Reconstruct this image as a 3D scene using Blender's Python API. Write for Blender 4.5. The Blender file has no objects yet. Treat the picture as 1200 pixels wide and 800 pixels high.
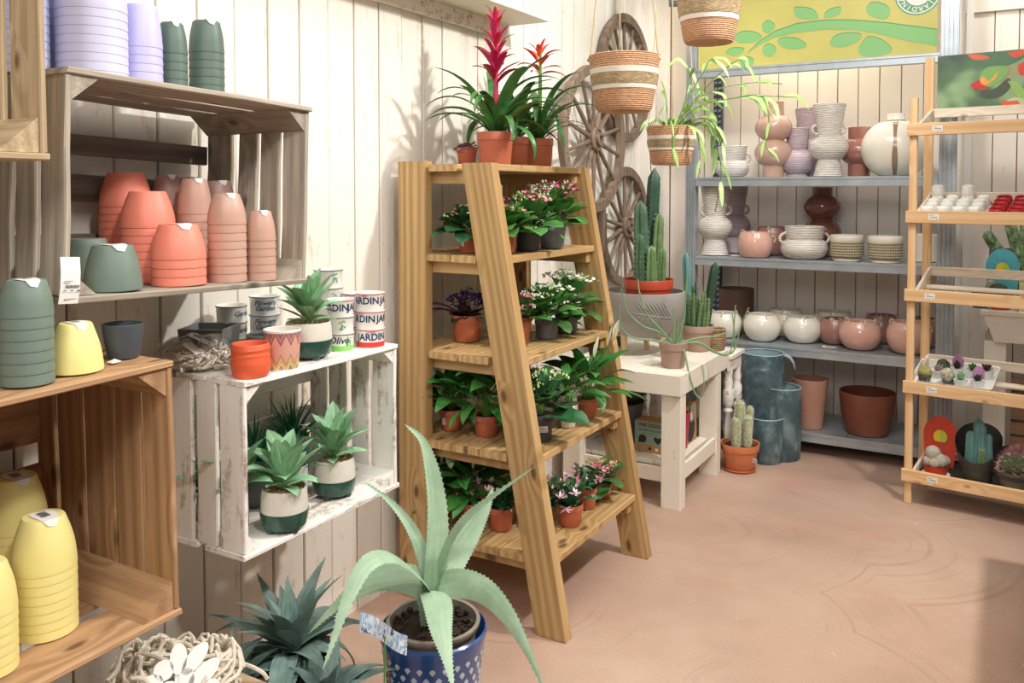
import bpy, bmesh, math, random
from mathutils import Matrix, Vector
R = math.radians
random.seed(11)
scene = bpy.context.scene
COL = scene.collection

# ------------------------------------------------------------------ camera
cam_data = bpy.data.cameras.new('camera')
cam_data.sensor_width = 36
cam_data.lens = 30.0
cam_data.shift_y = -0.1178
cam_data.clip_start = 0.02
cam = bpy.data.objects.new('camera', cam_data)
COL.objects.link(cam)
cam.location = (1.99, 0.0, 1.5)
cam.rotation_euler = (R(90 - 2.1), 0, R(30.3))
scene.camera = cam

# ------------------------------------------------------------------ world, lamps, exposure
world = bpy.data.worlds.new('world')
scene.world = world
world.use_nodes = True
world.node_tree.nodes['Background'].inputs[0].default_value = (1.0, 0.965, 0.925, 1)
world.node_tree.nodes['Background'].inputs[1].default_value = 0.27

def area(name, loc, target, power, size, size_y=None, col=(1, 0.955, 0.895)):
    l = bpy.data.lights.new(name, 'AREA')
    l.energy = power
    l.color = col
    l.size = size
    if size_y:
        l.shape = 'RECTANGLE'
        l.size_y = size_y
    o = bpy.data.objects.new(name, l)
    COL.objects.link(o)
    o.location = loc
    o.rotation_euler = (Vector(target) - Vector(loc)).to_track_quat('-Z', 'Y').to_euler()
    return o

def spot(name, loc, target, power, angle, blend=0.5, radius=0.08, col=(1, 0.955, 0.895)):
    l = bpy.data.lights.new(name, 'SPOT')
    l.energy = power
    l.color = col
    l.spot_size = R(angle)
    l.spot_blend = blend
    l.shadow_soft_size = radius
    o = bpy.data.objects.new(name, l)
    COL.objects.link(o)
    o.location = loc
    o.rotation_euler = (Vector(target) - Vector(loc)).to_track_quat('-Z', 'Y').to_euler()
    return o

spot('ceiling_spot_aisle', (2.55, 3.05, 3.3), (0.7, 2.6, 0.6), 420, 95, 0.6, 0.09)
spot('front_fill_spot', (2.5, 0.5, 3.2), (0.1, 1.35, 0.8), 200, 62, 0.7, 0.12)  # added fill from the front, aimed at the crates
area('overhead_fill_aisle', (1.7, 2.3, 3.5), (1.6, 2.3, 0), 105, 2.0, 3.2)  # large area light added as soft overhead fill
area('fill_behind_camera', (1.9, -0.9, 3.0), (0.8, 1.9, 0.8), 64, 1.2)  # added soft fill behind the camera for surfaces that face it
spot('ceiling_spot_wall', (1.5, 3.9, 3.35), (0.0, 4.3, 1.7), 130, 75, 0.7, 0.08)
spot('sign_fill_spot', (1.3, 3.0, 3.3), (1.05, 5.0, 2.2), 150, 62, 0.6, 0.10)  # extra spot added to brighten the sign and the top shelf
area('ceiling_lamp_behind_sign', (0.85, 5.27, 2.88), (0.9, 5.35, 1.6), 17, 0.14, None, (1, 0.93, 0.90))
area('ceiling_lamp_back_right', (2.25, 4.9, 3.1), (2.1, 5.5, 1.5), 14, 0.2)

scene.view_settings.view_transform = 'Standard'
scene.view_settings.look = 'None'
scene.view_settings.gamma = 1
scene.view_settings.use_curve_mapping = False
scene.view_settings.exposure = -0.55

# ------------------------------------------------------------------ materials
def lin(h):
    h = h.lstrip('#')
    out = []
    for i in (0, 2, 4):
        c = int(h[i:i + 2], 16) / 255
        out.append(c / 12.92 if c <= 0.04045 else ((c + 0.055) / 1.055) ** 2.4)
    return (*out, 1)

class NT:
    def __init__(s, name):
        s.m = bpy.data.materials.new(name)
        s.m.use_nodes = True
        s.t = s.m.node_tree
        s.b = s.t.nodes['Principled BSDF']
    def n(s, typ, props=None, **ins):
        nd = s.t.nodes.new(typ)
        for k, v in (props or {}).items():
            setattr(nd, k, v)
        for k, v in ins.items():
            key = int(k[1:]) if k[0] == 'i' and k[1:].isdigit() else k.replace('_', ' ')
            s.put(nd.inputs[key], v)
        return nd
    def put(s, sock, v):
        if isinstance(v, bpy.types.NodeSocket):
            s.t.links.new(v, sock)
        elif isinstance(v, bpy.types.Node):
            s.t.links.new(v.outputs[0], sock)
        else:
            sock.default_value = v
    def bsdf(s, **k):
        for kk, v in k.items():
            s.put(s.b.inputs[kk.replace('_', ' ')], v)
    def math(s, op, a, b=0.0, c=0.0):
        return s.n('ShaderNodeMath', {'operation': op}, i0=a, i1=b, i2=c).outputs[0]
    def mix(s, f, a, b, mode='MIX'):
        nd = s.n('ShaderNodeMix', {'data_type': 'RGBA', 'blend_type': mode}, i0=f, i6=a, i7=b)
        return nd.outputs[2]
    def ramp(s, f, stops, interp='LINEAR'):
        nd = s.n('ShaderNodeValToRGB', None, i0=f)
        cr = nd.color_ramp
        cr.interpolation = interp
        while len(cr.elements) < len(stops):
            cr.elements.new(0.5)
        for e, (p, c) in zip(cr.elements, stops):
            e.position = p
            e.color = c if len(c) == 4 else (*c, 1)
        return nd.outputs[0]
    def coords(s, off=37.0):
        tc = s.n('ShaderNodeTexCoord').outputs['Object']
        rnd = s.n('ShaderNodeObjectInfo').outputs['Random']
        sc = s.n('ShaderNodeVectorMath', {'operation': 'SCALE'}, i0=(1.0, 0.73, 0.39), Scale=s.math('MULTIPLY', rnd, off)).outputs[0]
        return s.n('ShaderNodeVectorMath', {'operation': 'ADD'}, i0=tc, i1=sc).outputs[0], rnd, tc
    def scl(s, v, sc):
        return s.n('ShaderNodeVectorMath', {'operation': 'MULTIPLY'}, i0=v, i1=sc).outputs[0]
    def noise(s, v, scale, detail=3, rough=0.55, dist=0.0):
        return s.n('ShaderNodeTexNoise', None, Vector=v, Scale=scale, Detail=detail, Roughness=rough, Distortion=dist).outputs[0]
    def bump(s, h, strength=0.3, dist=0.01):
        nd = s.n('ShaderNodeBump', None, Strength=strength, Distance=dist, Height=h)
        s.put(s.b.inputs['Normal'], nd.outputs[0])
        return nd
    def varied(s, col, rnd, amt, hue=0.0):
        v = s.n('ShaderNodeMapRange', None, i0=rnd, i1=0.0, i2=1.0, i3=1 - amt, i4=1 + amt).outputs[0]
        h = s.n('ShaderNodeMapRange', None, i0=rnd, i1=0.0, i2=1.0, i3=0.5 - hue, i4=0.5 + hue).outputs[0]
        return s.n('ShaderNodeHueSaturation', None, Hue=h, Value=v, Color=col).outputs[0]

G = (1, 1, 1)
def grey(v):
    return (v, v, v, 1)

def wood(name, dark, light, knot='#4a3220', rough=0.65, var=0.10, knots=0.05, paint=None, wear=0.45, fibre=0.25, bump=0.25, ring=9.0, kfreq=0.60):
    """sawn timber, the grain runs along local X"""
    t = NT(name)
    v, rnd, tc = t.coords()
    low = t.noise(t.scl(v, (1.4, 10, 10)), 1.0, 2)
    vo = t.n('ShaderNodeTexVoronoi', {'feature': 'F1', 'voronoi_dimensions': '2D'}, Vector=t.scl(v, (4.6, 10.5, 0.0)), Scale=1.0, Randomness=1.0)
    vd = vo.outputs['Distance']
    has = t.math('GREATER_THAN', t.n('ShaderNodeSeparateColor', None, i0=vo.outputs['Color']).outputs[0], kfreq)
    near = t.math('MULTIPLY', t.ramp(vd, [(0.0, G), (0.45, (0, 0, 0))]), has)
    bend = t.n('ShaderNodeCombineXYZ', None, i1=t.math('MULTIPLY', near, 0.55)).outputs[0]
    gv = t.n('ShaderNodeVectorMath', {'operation': 'ADD'}, i0=t.scl(v, (0.8, ring, ring)), i1=bend).outputs[0]
    wv = t.n('ShaderNodeTexWave', {'wave_type': 'BANDS', 'bands_direction': 'Y'}, Vector=gv, Scale=0.8, Distortion=6.0, Detail=2.0)
    wv.inputs['Detail Scale'].default_value = 0.6
    streak = t.noise(t.n('ShaderNodeVectorMath', {'operation': 'ADD'}, i0=t.scl(v, (1.0, 75, 75)), i1=t.scl(bend, (0, 5, 5))).outputs[0], 1.0, 2)
    f = t.math('ADD', t.math('ADD', t.math('MULTIPLY', wv.outputs['Fac'], 0.28), t.math('MULTIPLY', low, 0.40)), t.math('MULTIPLY', streak, 0.40))
    col = t.ramp(f, [(0.28, lin(dark)), (0.76, lin(light))])
    fib = t.noise(t.scl(v, (7, 190, 190)), 1.0, 3)
    col = t.mix(fibre, col, t.ramp(fib, [(0.3, grey(0.35)), (0.62, grey(1.0))]), 'MULTIPLY')
    kd = t.math('ADD', vd, t.math('MULTIPLY', low, 0.05))
    kn = t.math('MULTIPLY', t.ramp(kd, [(knots + 0.035, G), (knots + 0.12, (0, 0, 0))]), has)
    col = t.mix(t.math('MULTIPLY', kn, 0.8), col, lin(knot))
    if paint:
        w1 = t.noise(t.scl(v, (5, 26, 26)), 1.0, 5, 0.65)
        w2 = t.noise(v, 46.0, 4, 0.7)
        wf = t.math('ADD', t.math('MULTIPLY', w1, 0.7), t.math('MULTIPLY', w2, 0.3))
        pm = t.ramp(wf, [(wear - 0.07, (0, 0, 0)), (wear + 0.04, G)])
        pc = t.mix(t.math('MULTIPLY', fib, 0.22), lin(paint), lin(light))
        col = t.mix(pm, col, pc)
    col = t.varied(col, rnd, var)
    t.bsdf(Base_Color=col, Roughness=rough)
    t.bump(fib, bump, 0.004)
    return t.m

def plain(name, col, rough=0.5, var=0.0, hue=0.0, mottle=0.0, mscale=30, bump=0.0, bscale=200, metal=0.0, coat=0.0, spec=0.5, col2=None):
    t = NT(name)
    v, rnd, tc = t.coords()
    c = lin(col)
    if mottle or col2:
        f = t.noise(v, mscale, 4, 0.6)
        d = lin(col2) if col2 else (*[x * (1 - mottle) for x in c[:3]], 1)
        c = t.mix(t.ramp(f, [(0.35, (0, 0, 0)), (0.68, G)]), c, d)
    if var or hue:
        c = t.varied(c, rnd, var, hue)
    t.bsdf(Base_Color=c, Roughness=rough, Metallic=metal)
    t.b.inputs['Coat Weight'].default_value = coat
    t.b.inputs['Coat Roughness'].default_value = 0.08
    t.b.inputs['Specular IOR Level'].default_value = spec
    if bump:
        t.bump(t.noise(v, bscale, 3), bump, 0.003)
    return t.m

def leafmat(name, base, light, rib=None, rough=0.42, var=0.22, hue=0.018, streak=0.35, tip=None, sheen=0.0, variegate=None):
    """leaf colour with midrib and side streaks; UV runs along (u) and across (v) the leaf"""
    t = NT(name)
    uv = t.n('ShaderNodeUVMap').outputs[0]
    sep = t.n('ShaderNodeSeparateXYZ', None, i0=uv)
    v, rnd, tc = t.coords()
    st = t.noise(t.scl(uv, (2.5, 26, 1)), 1.0, 3)
    lo = t.noise(v, 22.0, 3)
    f = t.math('ADD', t.math('MULTIPLY', st, streak), t.math('MULTIPLY', lo, 1 - streak))
    c = t.ramp(f, [(0.32, lin(base)), (0.7, lin(light))])
    mid = t.math('ABSOLUTE', t.math('SUBTRACT', sep.outputs[1], 0.5))
    if rib:
        c = t.mix(t.ramp(mid, [(0.015, grey(0.6)), (0.06, (0, 0, 0))]), c, lin(rib))
    if variegate:
        e = t.math('ADD', mid, t.math('MULTIPLY', t.math('SUBTRACT', st, 0.5), 0.25))
        c = t.mix(t.ramp(e, [(0.16, G), (0.26, (0, 0, 0))]), c, lin(variegate))
    if tip:
        c = t.mix(t.ramp(sep.outputs[0], [(0.45, (0, 0, 0)), (1.0, G)]), c, lin(tip))
    c = t.varied(c, rnd, var, hue)
    t.bsdf(Base_Color=c, Roughness=rough)
    t.b.inputs['Subsurface Weight'].default_value = 0.0
    t.bump(st, 0.15, 0.004)
    return t.m

M = {}
M['old_wood'] = wood('weathered_crate_wood', '#8f8679', '#bcb09f', '#4c443a', 0.8, 0.10, 0.03, fibre=0.42)
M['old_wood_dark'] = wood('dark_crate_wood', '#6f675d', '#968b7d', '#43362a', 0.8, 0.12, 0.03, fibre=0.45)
M['brown_wood'] = wood('warm_brown_crate_wood', '#95714f', '#bf9770', '#553821', 0.7, 0.10, 0.045, fibre=0.3)
M['white_wood'] = wood('worn_white_crate_wood', '#9a8271', '#c9b8a8', '#8a776a', 0.75, 0.05, 0.02, paint='#f4f1eb', wear=0.44, fibre=0.2)
M['pine'] = wood('impregnated_pine', '#a9834f', '#d2b07c', '#4b3220', 0.6, 0.07, 0.055, fibre=0.24, ring=12, kfreq=0.52)
M['rack_wood'] = wood('light_beech', '#d9ab78', '#ecc99b', '#9a6b40', 0.5, 0.05, 0.015, fibre=0.12, bump=0.08)
M['raw_wood'] = wood('planed_pale_wood', '#dccab2', '#efe2d0', '#a98d6c', 0.6, 0.04, 0.02, fibre=0.1, bump=0.08)
M['wall_wood'] = wood('whitewashed_wall_plank', '#cfb692', '#e6dac6', '#b99b7a', 0.7, 0.03, 0.045, paint='#eeeae1', wear=0.40, fibre=0.13, bump=0.15, ring=6)
M['wall_wood_back'] = wood('whitewashed_back_plank', '#d0bea8', '#e8dccd', '#b0998a', 0.7, 0.03, 0.02, paint='#ece3da', wear=0.36, fibre=0.10, bump=0.12, ring=6)
M['cream_wood'] = wood('cream_painted_wood', '#b9a98f', '#d8cdb6', '#a89a84', 0.6, 0.03, 0.01, paint='#efe9db', wear=0.36, fibre=0.08, bump=0.08)
M['wheel_wood'] = wood('brown_wheel_wood', '#6b594b', '#8f7b69', '#483a2e', 0.7, 0.08, 0.01, fibre=0.3)
M['tan_wood'] = wood('pale_tan_crate_wood', '#a48c6c', '#cdb692', '#5a4630', 0.75, 0.08, 0.03, fibre=0.35)
M['end_grain'] = plain('sawn_end_grain', '#b39a78', 0.85, 0.08, 0, 0.4, 60, 0.6, 160)
M['joint'] = plain('wall_joint_brown', '#b47a54', 0.85, mottle=0.3, mscale=8)
M['terracotta'] = plain('terracotta_plastic', '#c06a4c', 0.45, 0.07, 0.006, 0.10, 30)
M['terracotta_lt'] = plain('orange_terracotta', '#cf7a50', 0.55, 0.05, 0.006, 0.12, 30)
M['soil'] = plain('potting_soil', '#3a2a20', 0.95, 0, 0, 0.6, 60, 1.0, 120)
M['greypot'] = plain('grey_nursery_plastic', '#6e7376', 0.45, 0.04)
M['greypot_dk'] = plain('dark_nursery_plastic', '#4d5055', 0.45, 0.04)
M['greypot_lt'] = plain('light_grey_nursery_plastic', '#8d959b', 0.45, 0.03)
M['white'] = plain('white_glaze', '#eeece6', 0.3, 0.02)
M['white_paper'] = plain('white_paper', '#eceae4', 0.7, 0.02, mottle=0.06)
M['ink'] = plain('black_ink', '#2c2a2a', 0.7)
M['navy'] = plain('navy_ink', '#26355f', 0.6)
M['blueink'] = plain('blue_ink', '#41688f', 0.6)
M['redink'] = plain('red_ink', '#c23036', 0.6)
M['greenink'] = plain('green_ink', '#4f9a5c', 0.6)
M['metal'] = plain('galvanised_steel', '#b6bfc6', 0.38, 0.04, 0, 0.18, 14, metal=0.55)
M['metal_dk'] = plain('slotted_dark_steel', '#4b5060', 0.45, metal=0.5)
M['rope'] = plain('jute_cord', '#cdb891', 0.9, 0.05, 0, 0.2, 200, 0.6, 500)
M['cord'] = plain('natural_cotton_cord', '#e6dcca', 0.9, 0.03, 0, 0.15, 120, 0.5, 500)
M['stem'] = plain('plant_stem_green', '#5c8a3c', 0.5, 0.1, 0.01)
M['kal_leaf'] = leafmat('kalanchoe_leaf', '#33642f', '#69a050', None, 0.35, 0.3)
M['kal_leaf_dk'] = leafmat('dark_kalanchoe_leaf', '#1f4a2c', '#40774a', None, 0.35, 0.25)
M['lily_leaf'] = leafmat('peace_lily_leaf', '#2a6029', '#529444', '#4f8b46', 0.35, 0.32)
M['guz_leaf'] = leafmat('bromeliad_leaf', '#2a602c', '#58964c', None, 0.35, 0.25)
M['spathe'] = leafmat('white_spathe', '#e6ead2', '#f4f3e4', None, 0.5, 0.04)
M['spathe_g'] = leafmat('greenish_spathe', '#c9d6a0', '#e6e8c8', None, 0.5, 0.1)
M['bract'] = leafmat('crimson_bract', '#a8185a', '#d63264', None, 0.35, 0.12, tip='#d0223c')
M['bract_or'] = leafmat('vermilion_bract', '#d9412e', '#f26a4a', None, 0.35, 0.08)
M['succ'] = leafmat('artificial_succulent_leaf', '#5f9f68', '#b4d6b4', '#c4e0c2', 0.45, 0.12, 0.01, 0.75)
M['grass'] = leafmat('artificial_grass_leaf', '#1f6246', '#469a70', None, 0.45, 0.2)
M['agave'] = leafmat('pale_agave_leaf', '#86a688', '#b2cbac', None, 0.5, 0.05, 0.004, 0.55)
M['agave_dk'] = leafmat('blue_green_agave_leaf', '#4c6661', '#8ba59b', None, 0.5, 0.22, 0.01, 0.6)
M['epi'] = leafmat('epiphyllum_leaf', '#86b257', '#b4d084', '#c8dca4', 0.4, 0.12)
M['purple_leaf'] = leafmat('dark_purple_leaf', '#3a1c2a', '#6e3a52', '#a25a74', 0.35, 0.2)
M['fitt_leaf'] = leafmat('pink_veined_leaf', '#8f7078', '#d9c0c2', '#b58c94', 0.5, 0.2)
M['spike'] = plain('cactus_spine', '#d9d2b6', 0.6)
M['gravel'] = plain('tan_gravel', '#dcc294', 0.9, 0, 0, 0.55, 140, 1.0, 170, col2='#b08f62')
M['stone_white'] = plain('matt_bone_ceramic', '#ddd7ca', 0.55, 0.03, mottle=0.05)
M['green_glaze'] = plain('dark_green_glaze', '#1d4f42', 0.3, 0.05, 0, 0.35, 60, 0.5, 90, coat=0.4)
def petal(name, a, b):
    t = NT(name)
    v, rnd, tc = t.coords()
    t.bsdf(Base_Color=t.ramp(t.noise(v, 55, 2), [(0.35, lin(a)), (0.65, lin(b))]), Roughness=0.6)
    return t.m
M['pet_pink'] = petal('pink_petal', '#cf4a82', '#ef9fb0')
M['pet_mag'] = petal('magenta_petal', '#b2206e', '#e060a8')
M['pet_white'] = petal('white_petal', '#e9efdc', '#ffffff')
M['pet_green'] = petal('green_bud', '#8fb85a', '#dfe9b4')
M['pet_salmon'] = petal('salmon_petal', '#e58a84', '#f5c3ae')
M['pet_blue'] = petal('violet_petal', '#22194f', '#4a3a94')
M['pet_pale'] = petal('pale_pink_petal', '#e6b3c6', '#f7e3ea')
M['pet_yellow'] = petal('yellow_stamen', '#e8c83c', '#f4e27a')

# ------------------------------------------------------------------ mesh helpers
class MB:
    def __init__(s):
        s.v = []; s.f = []; s.uv = []
    def add(s, v, f, uv=None):
        n = len(s.v)
        s.v += [tuple(p) for p in v]
        s.f += [tuple(i + n for i in q) for q in f]
        s.uv += list(uv) if uv else [(0.5, 0.25)] * len(v)
        return s
    def box(s, c, d, rot=None):
        x, y, z = (k / 2 for k in d)
        p = [Vector(q) for q in ((-x, -y, -z), (x, -y, -z), (x, y, -z), (-x, y, -z), (-x, -y, z), (x, -y, z), (x, y, z), (-x, y, z))]
        if rot: p = [rot @ q for q in p]
        c = Vector(c)
        return s.add([q + c for q in p], [(0, 3, 2, 1), (4, 5, 6, 7), (0, 1, 5, 4), (1, 2, 6, 5), (2, 3, 7, 6), (3, 0, 4, 7)])
    def lathe(s, prof, seg=24, c=(0, 0, 0), fn=None):
        n0 = []; v = []; f = []
        for k, (r, z) in enumerate(prof):
            if r <= 1e-6:
                n0.append((len(v), 1)); v.append((c[0], c[1], c[2] + z))
            else:
                n0.append((len(v), seg))
                for i in range(seg):
                    a = 2 * math.pi * i / seg
                    rr = r * (fn(a, z) if fn else 1)
                    v.append((c[0] + rr * math.cos(a), c[1] + rr * math.sin(a), c[2] + z))
        for (a, na), (b, nb) in zip(n0, n0[1:]):
            for i in range(seg):
                j = (i + 1) % seg
                if na == 1 and nb == 1: continue
                if na == 1: f.append((a, b + j, b + i)[::-1])
                elif nb == 1: f.append((a + i, a + j, b))
                else: f.append((a + i, a + j, b + j, b + i))
        return s.add(v, f)
    def tube(s, pts, r, seg=6, cap=True, flat=1.0):
        pts = [Vector(p) for p in pts]
        n = len(pts)
        rs = r if isinstance(r, (list, tuple)) else [r] * n
        up = None; v = []; f = []
        for i, p in enumerate(pts):
            d = (pts[min(i + 1, n - 1)] - pts[max(i - 1, 0)]).normalized()
            if up is None:
                up = Vector((0, 0, 1)) if abs(d.z) < 0.9 else Vector((1, 0, 0))
            a = d.cross(up).normalized(); up = a.cross(d).normalized()
            for k in range(seg):
                t = 2 * math.pi * k / seg
                v.append(p + a * (rs[i] * math.cos(t)) + up * (rs[i] * flat * math.sin(t)))
        for i in range(n - 1):
            for k in range(seg):
                j = (k + 1) % seg
                f.append((i * seg + k, i * seg + j, (i + 1) * seg + j, (i + 1) * seg + k))
        if cap:
            f.append(tuple(range(seg))[::-1]); f.append(tuple((n - 1) * seg + k for k in range(seg)))
        return s.add(v, f)
    def prism(s, poly, a, b, plane='xz'):
        """closed outline extruded from a to b along the axis missing from plane"""
        n = len(poly); v = []
        for d in (a, b):
            for (p, q) in poly:
                v.append({'xz': (p, d, q), 'yz': (d, p, q), 'xy': (p, q, d)}[plane])
        f = [tuple(range(n)), tuple(range(2 * n - 1, n - 1, -1))]
        f += [(i, n + i, n + (i + 1) % n, (i + 1) % n) for i in range(n)]
        return s.add(v, f)
    def mesh(s, name, mat=None, angle=38):
        me = bpy.data.meshes.new(name)
        me.from_pydata(s.v, [], s.f)
        uvl = me.uv_layers.new(name='UVMap')
        co = []
        for l in me.loops:
            co += s.uv[l.vertex_index]
        uvl.data.foreach_set('uv', co)
        me.shade_smooth()
        me.set_sharp_from_angle(angle=R(angle))
        if mat: me.materials.append(mat)
        bm = bmesh.new(); bm.from_mesh(me)
        bmesh.ops.recalc_face_normals(bm, faces=bm.faces)
        bm.to_mesh(me); bm.free()
        return me

def ob(name, me, parent=None, m=None):
    o = bpy.data.objects.new(name, me)
    COL.objects.link(o)
    if parent: o.parent = parent
    if m is not None: o.matrix_basis = m
    return o
def part(name, mb, mat, parent, m=None, label=None, stuff=False, angle=38):
    o = ob(name, mb.mesh(name, mat, angle) if isinstance(mb, MB) else mb, parent, m)
    if label: o['label'] = label
    if stuff: o['kind'] = 'stuff'
    return o
def tag(o, label, cat, group=None):
    o['label'] = label; o['category'] = cat
    if group: o['group'] = group
    return o
def thing(name, loc, label, cat, group=None, rz=0.0, rot=None):
    o = bpy.data.objects.new(name, None)
    o.empty_display_size = 0.05
    COL.objects.link(o)
    o.location = loc
    o.rotation_euler = rot or (0, 0, rz)
    return tag(o, label, cat, group)
def T(x, y=None, z=None):
    return Matrix.Translation((x, y, z) if y is not None else x)
def Rz(a): return Matrix.Rotation(a, 4, 'Z')
def Ry(a): return Matrix.Rotation(a, 4, 'Y')
def Rx(a): return Matrix.Rotation(a, 4, 'X')
def S(k): return Matrix.Scale(k, 4)
def basis(p, dx, dz):
    dx = Vector(dx).normalized(); dz = Vector(dz)
    dy = dz.cross(dx).normalized(); dz = dx.cross(dy)
    m = Matrix((dx, dy, dz)).transposed().to_4x4()
    m.translation = Vector(p)
    return m
def dup(root, loc, label=None, rz=None, group=None):
    r = root.copy(); COL.objects.link(r); r.location = loc
    if rz is not None: r.rotation_euler.z = rz
    if label: r['label'] = label
    if group: r['group'] = group
    for ch in list(root.children):
        c = ch.copy(); COL.objects.link(c); c.parent = r
        for g in list(ch.children):
            d = g.copy(); COL.objects.link(d); d.parent = c
    return r

def board_mesh(l, w, t, mat, ch=0.0025, rough=0.0, rng=random):
    ch = min(ch, t * 0.3)
    y, z = w / 2, t / 2
    sec = [(-y + ch, -z), (y - ch, -z), (y, -z + ch), (y, z - ch), (y - ch, z), (-y + ch, z), (-y, z - ch), (-y, -z + ch)]
    xs = [-l / 2, l / 2] if not rough else [-l / 2, -l / 6, l / 6, l / 2]
    v = []; f = []
    for i, x in enumerate(xs):
        jy = rng.uniform(-rough, rough); jz = rng.uniform(-rough, rough) * 0.5
        for (a, b) in sec:
            v.append((x + (rng.uniform(-rough, rough) if rough and i in (0, len(xs) - 1) else 0), a + jy + rng.uniform(-rough, rough) * 0.4, b + jz))
    for i in range(len(xs) - 1):
        for k in range(8):
            j = (k + 1) % 8
            f.append((i * 8 + k, i * 8 + j, (i + 1) * 8 + j, (i + 1) * 8 + k))
    f.append(tuple(range(8))[::-1]); f.append(tuple((len(xs) - 1) * 8 + k for k in range(8)))
    return MB().add(v, f).mesh('board', mat, 20)
def board(name, parent, mat, a, b, w, t, dz=(0, 0, 1), rough=0.0, ch=0.0025):
    """plank from a to b, width w, thickness t along dz"""
    a = Vector(a); b = Vector(b)
    return ob(name, board_mesh((b - a).length, w, t, mat, ch, rough), parent, basis((a + b) / 2, b - a, dz))

PROF = {
    'lance': lambda t: math.sin(math.pi * min(1, t ** 0.85)) ** 0.8 if 0 < t < 1 else 0.04,
    'round': lambda t: math.sin(math.pi * min(1, (0.06 + 0.94 * t) ** 0.9)) ** 0.55 if t < 1 else 0.05,
    'strap': lambda t: (0.75 + 0.25 * min(1, t * 5)) * (1 - t ** 3) ** 0.75 + 0.02,
    'agave': lambda t: (0.8 + 0.35 * math.sin(math.pi * min(1, t * 1.15))) * (1 - t ** 2.2) + 0.01,
    'blade': lambda t: (1 - t) ** 0.7 + 0.03,
}
def leaf_mesh(L, W, prof, bend, fold, mat, seg=7, cols=2, wave=0.0, rng=random, thick=0.0):
    p = PROF[prof]
    pts = []; uv = []; f = []
    x = z = 0.0
    n = cols * 2 + 1 if cols > 1 else 3
    for i in range(seg + 1):
        t = i / seg
        a = -bend * (t ** 1.3)
        w = W / 2 * p(t)
        nx, nz = -math.sin(a), math.cos(a)
        for k in range(n):
            q = -1 + 2 * k / (n - 1)
            h = fold * abs(q) * w + (rng.uniform(-wave, wave) * w if abs(q) > 0.9 else 0)
            pts.append((x + nx * h, q * w, z + nz * h)); uv.append((t, (q + 1) / 2))
        x += L / seg * math.cos(a); z += L / seg * math.sin(a)
    for i in range(seg):
        for k in range(n - 1):
            f.append((i * n + k, i * n + k + 1, (i + 1) * n + k + 1, (i + 1) * n + k))
    return MB().add(pts, f, uv).mesh('leaf', mat, 80)
def ribbon(pts, W, prof, normal, fold=0.15, teeth=0.0, seg=18, cols=5):
    """leaf blade along a 3-D path, smooth through the points"""
    P = smooth(pts, seg)
    p = PROF[prof]
    V = []; uv = []; f = []
    nrm = Vector(normal).normalized()
    for i, q in enumerate(P):
        t = i / (len(P) - 1)
        d = (P[min(i + 1, len(P) - 1)] - P[max(i - 1, 0)]).normalized()
        side = d.cross(nrm).normalized(); nn = side.cross(d).normalized(); nrm = (nn * 0.8 + nrm * 0.2).normalized()
        w = W / 2 * p(t)
        for k in range(cols):
            s = -1 + 2 * k / (cols - 1)
            V.append(q + side * (s * w) + nn * (fold * abs(s) ** 1.5 * w)); uv.append((t, (s + 1) / 2))
    n = cols
    for i in range(len(P) - 1):
        for k in range(n - 1):
            f.append((i * n + k, i * n + k + 1, (i + 1) * n + k + 1, (i + 1) * n + k))
    mb = MB().add(V, f, uv)
    if teeth:
        v2 = []; f2 = []
        for i in range(1, len(P) - 2):
            for k, o in ((0, 1), (n - 1, n - 2)):
                for h in (0.0, 0.5):
                    a = Vector(V[i * n + k]).lerp(Vector(V[(i + 1) * n + k]), h)
                    b = Vector(V[i * n + k]).lerp(Vector(V[(i + 1) * n + k]), h + 0.25)
                    out = (Vector(V[i * n + k]) - Vector(V[i * n + o])).normalized()
                    m = len(v2); v2 += [a, b, (a + b) / 2 + out * teeth]; f2.append((m, m + 1, m + 2))
        mb.add(v2, f2, [(0.95, 0.0)] * len(v2))
    return mb
def smooth(pts, seg):
    P = [Vector(p) for p in pts]
    if len(P) == 2: return [P[0].lerp(P[1], i / seg) for i in range(seg + 1)]
    out = []
    m = len(P) - 1
    for i in range(seg + 1):
        u = i / seg * m; k = min(int(u), m - 1); t = u - k
        a, b = P[max(k - 1, 0)], P[k]; c, d = P[k + 1], P[min(k + 2, m)]
        out.append(0.5 * ((2 * b) + (c - a) * t + (2 * a - 5 * b + 4 * c - d) * t * t + (3 * b - a - 3 * c + d) * t ** 3))
    return out

def text_mesh(body, size, mat, shear=0.0, align='CENTER', bold=0.0):
    cu = bpy.data.curves.new('lettering', 'FONT')
    cu.body = body; cu.size = size; cu.shear = shear; cu.align_x = align; cu.align_y = 'CENTER'; cu.offset = bold
    cu.resolution_u = 3
    o = bpy.data.objects.new('lettering', cu)
    COL.objects.link(o)
    me = bpy.data.meshes.new_from_object(o.evaluated_get(bpy.context.evaluated_depsgraph_get()))
    bpy.data.objects.remove(o); bpy.data.curves.remove(cu)
    me.materials.clear(); me.materials.append(mat)
    return me
def wrap(me, r, z, az, slope=0.0):
    """lay flat lettering round a cylinder of radius r at height z"""
    for v in me.vertices:
        a = az + v.co.x / r
        rr = r + slope * v.co.y + 0.0006
        v.co = (rr * math.cos(a), rr * math.sin(a), z + v.co.y)
    return me

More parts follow.
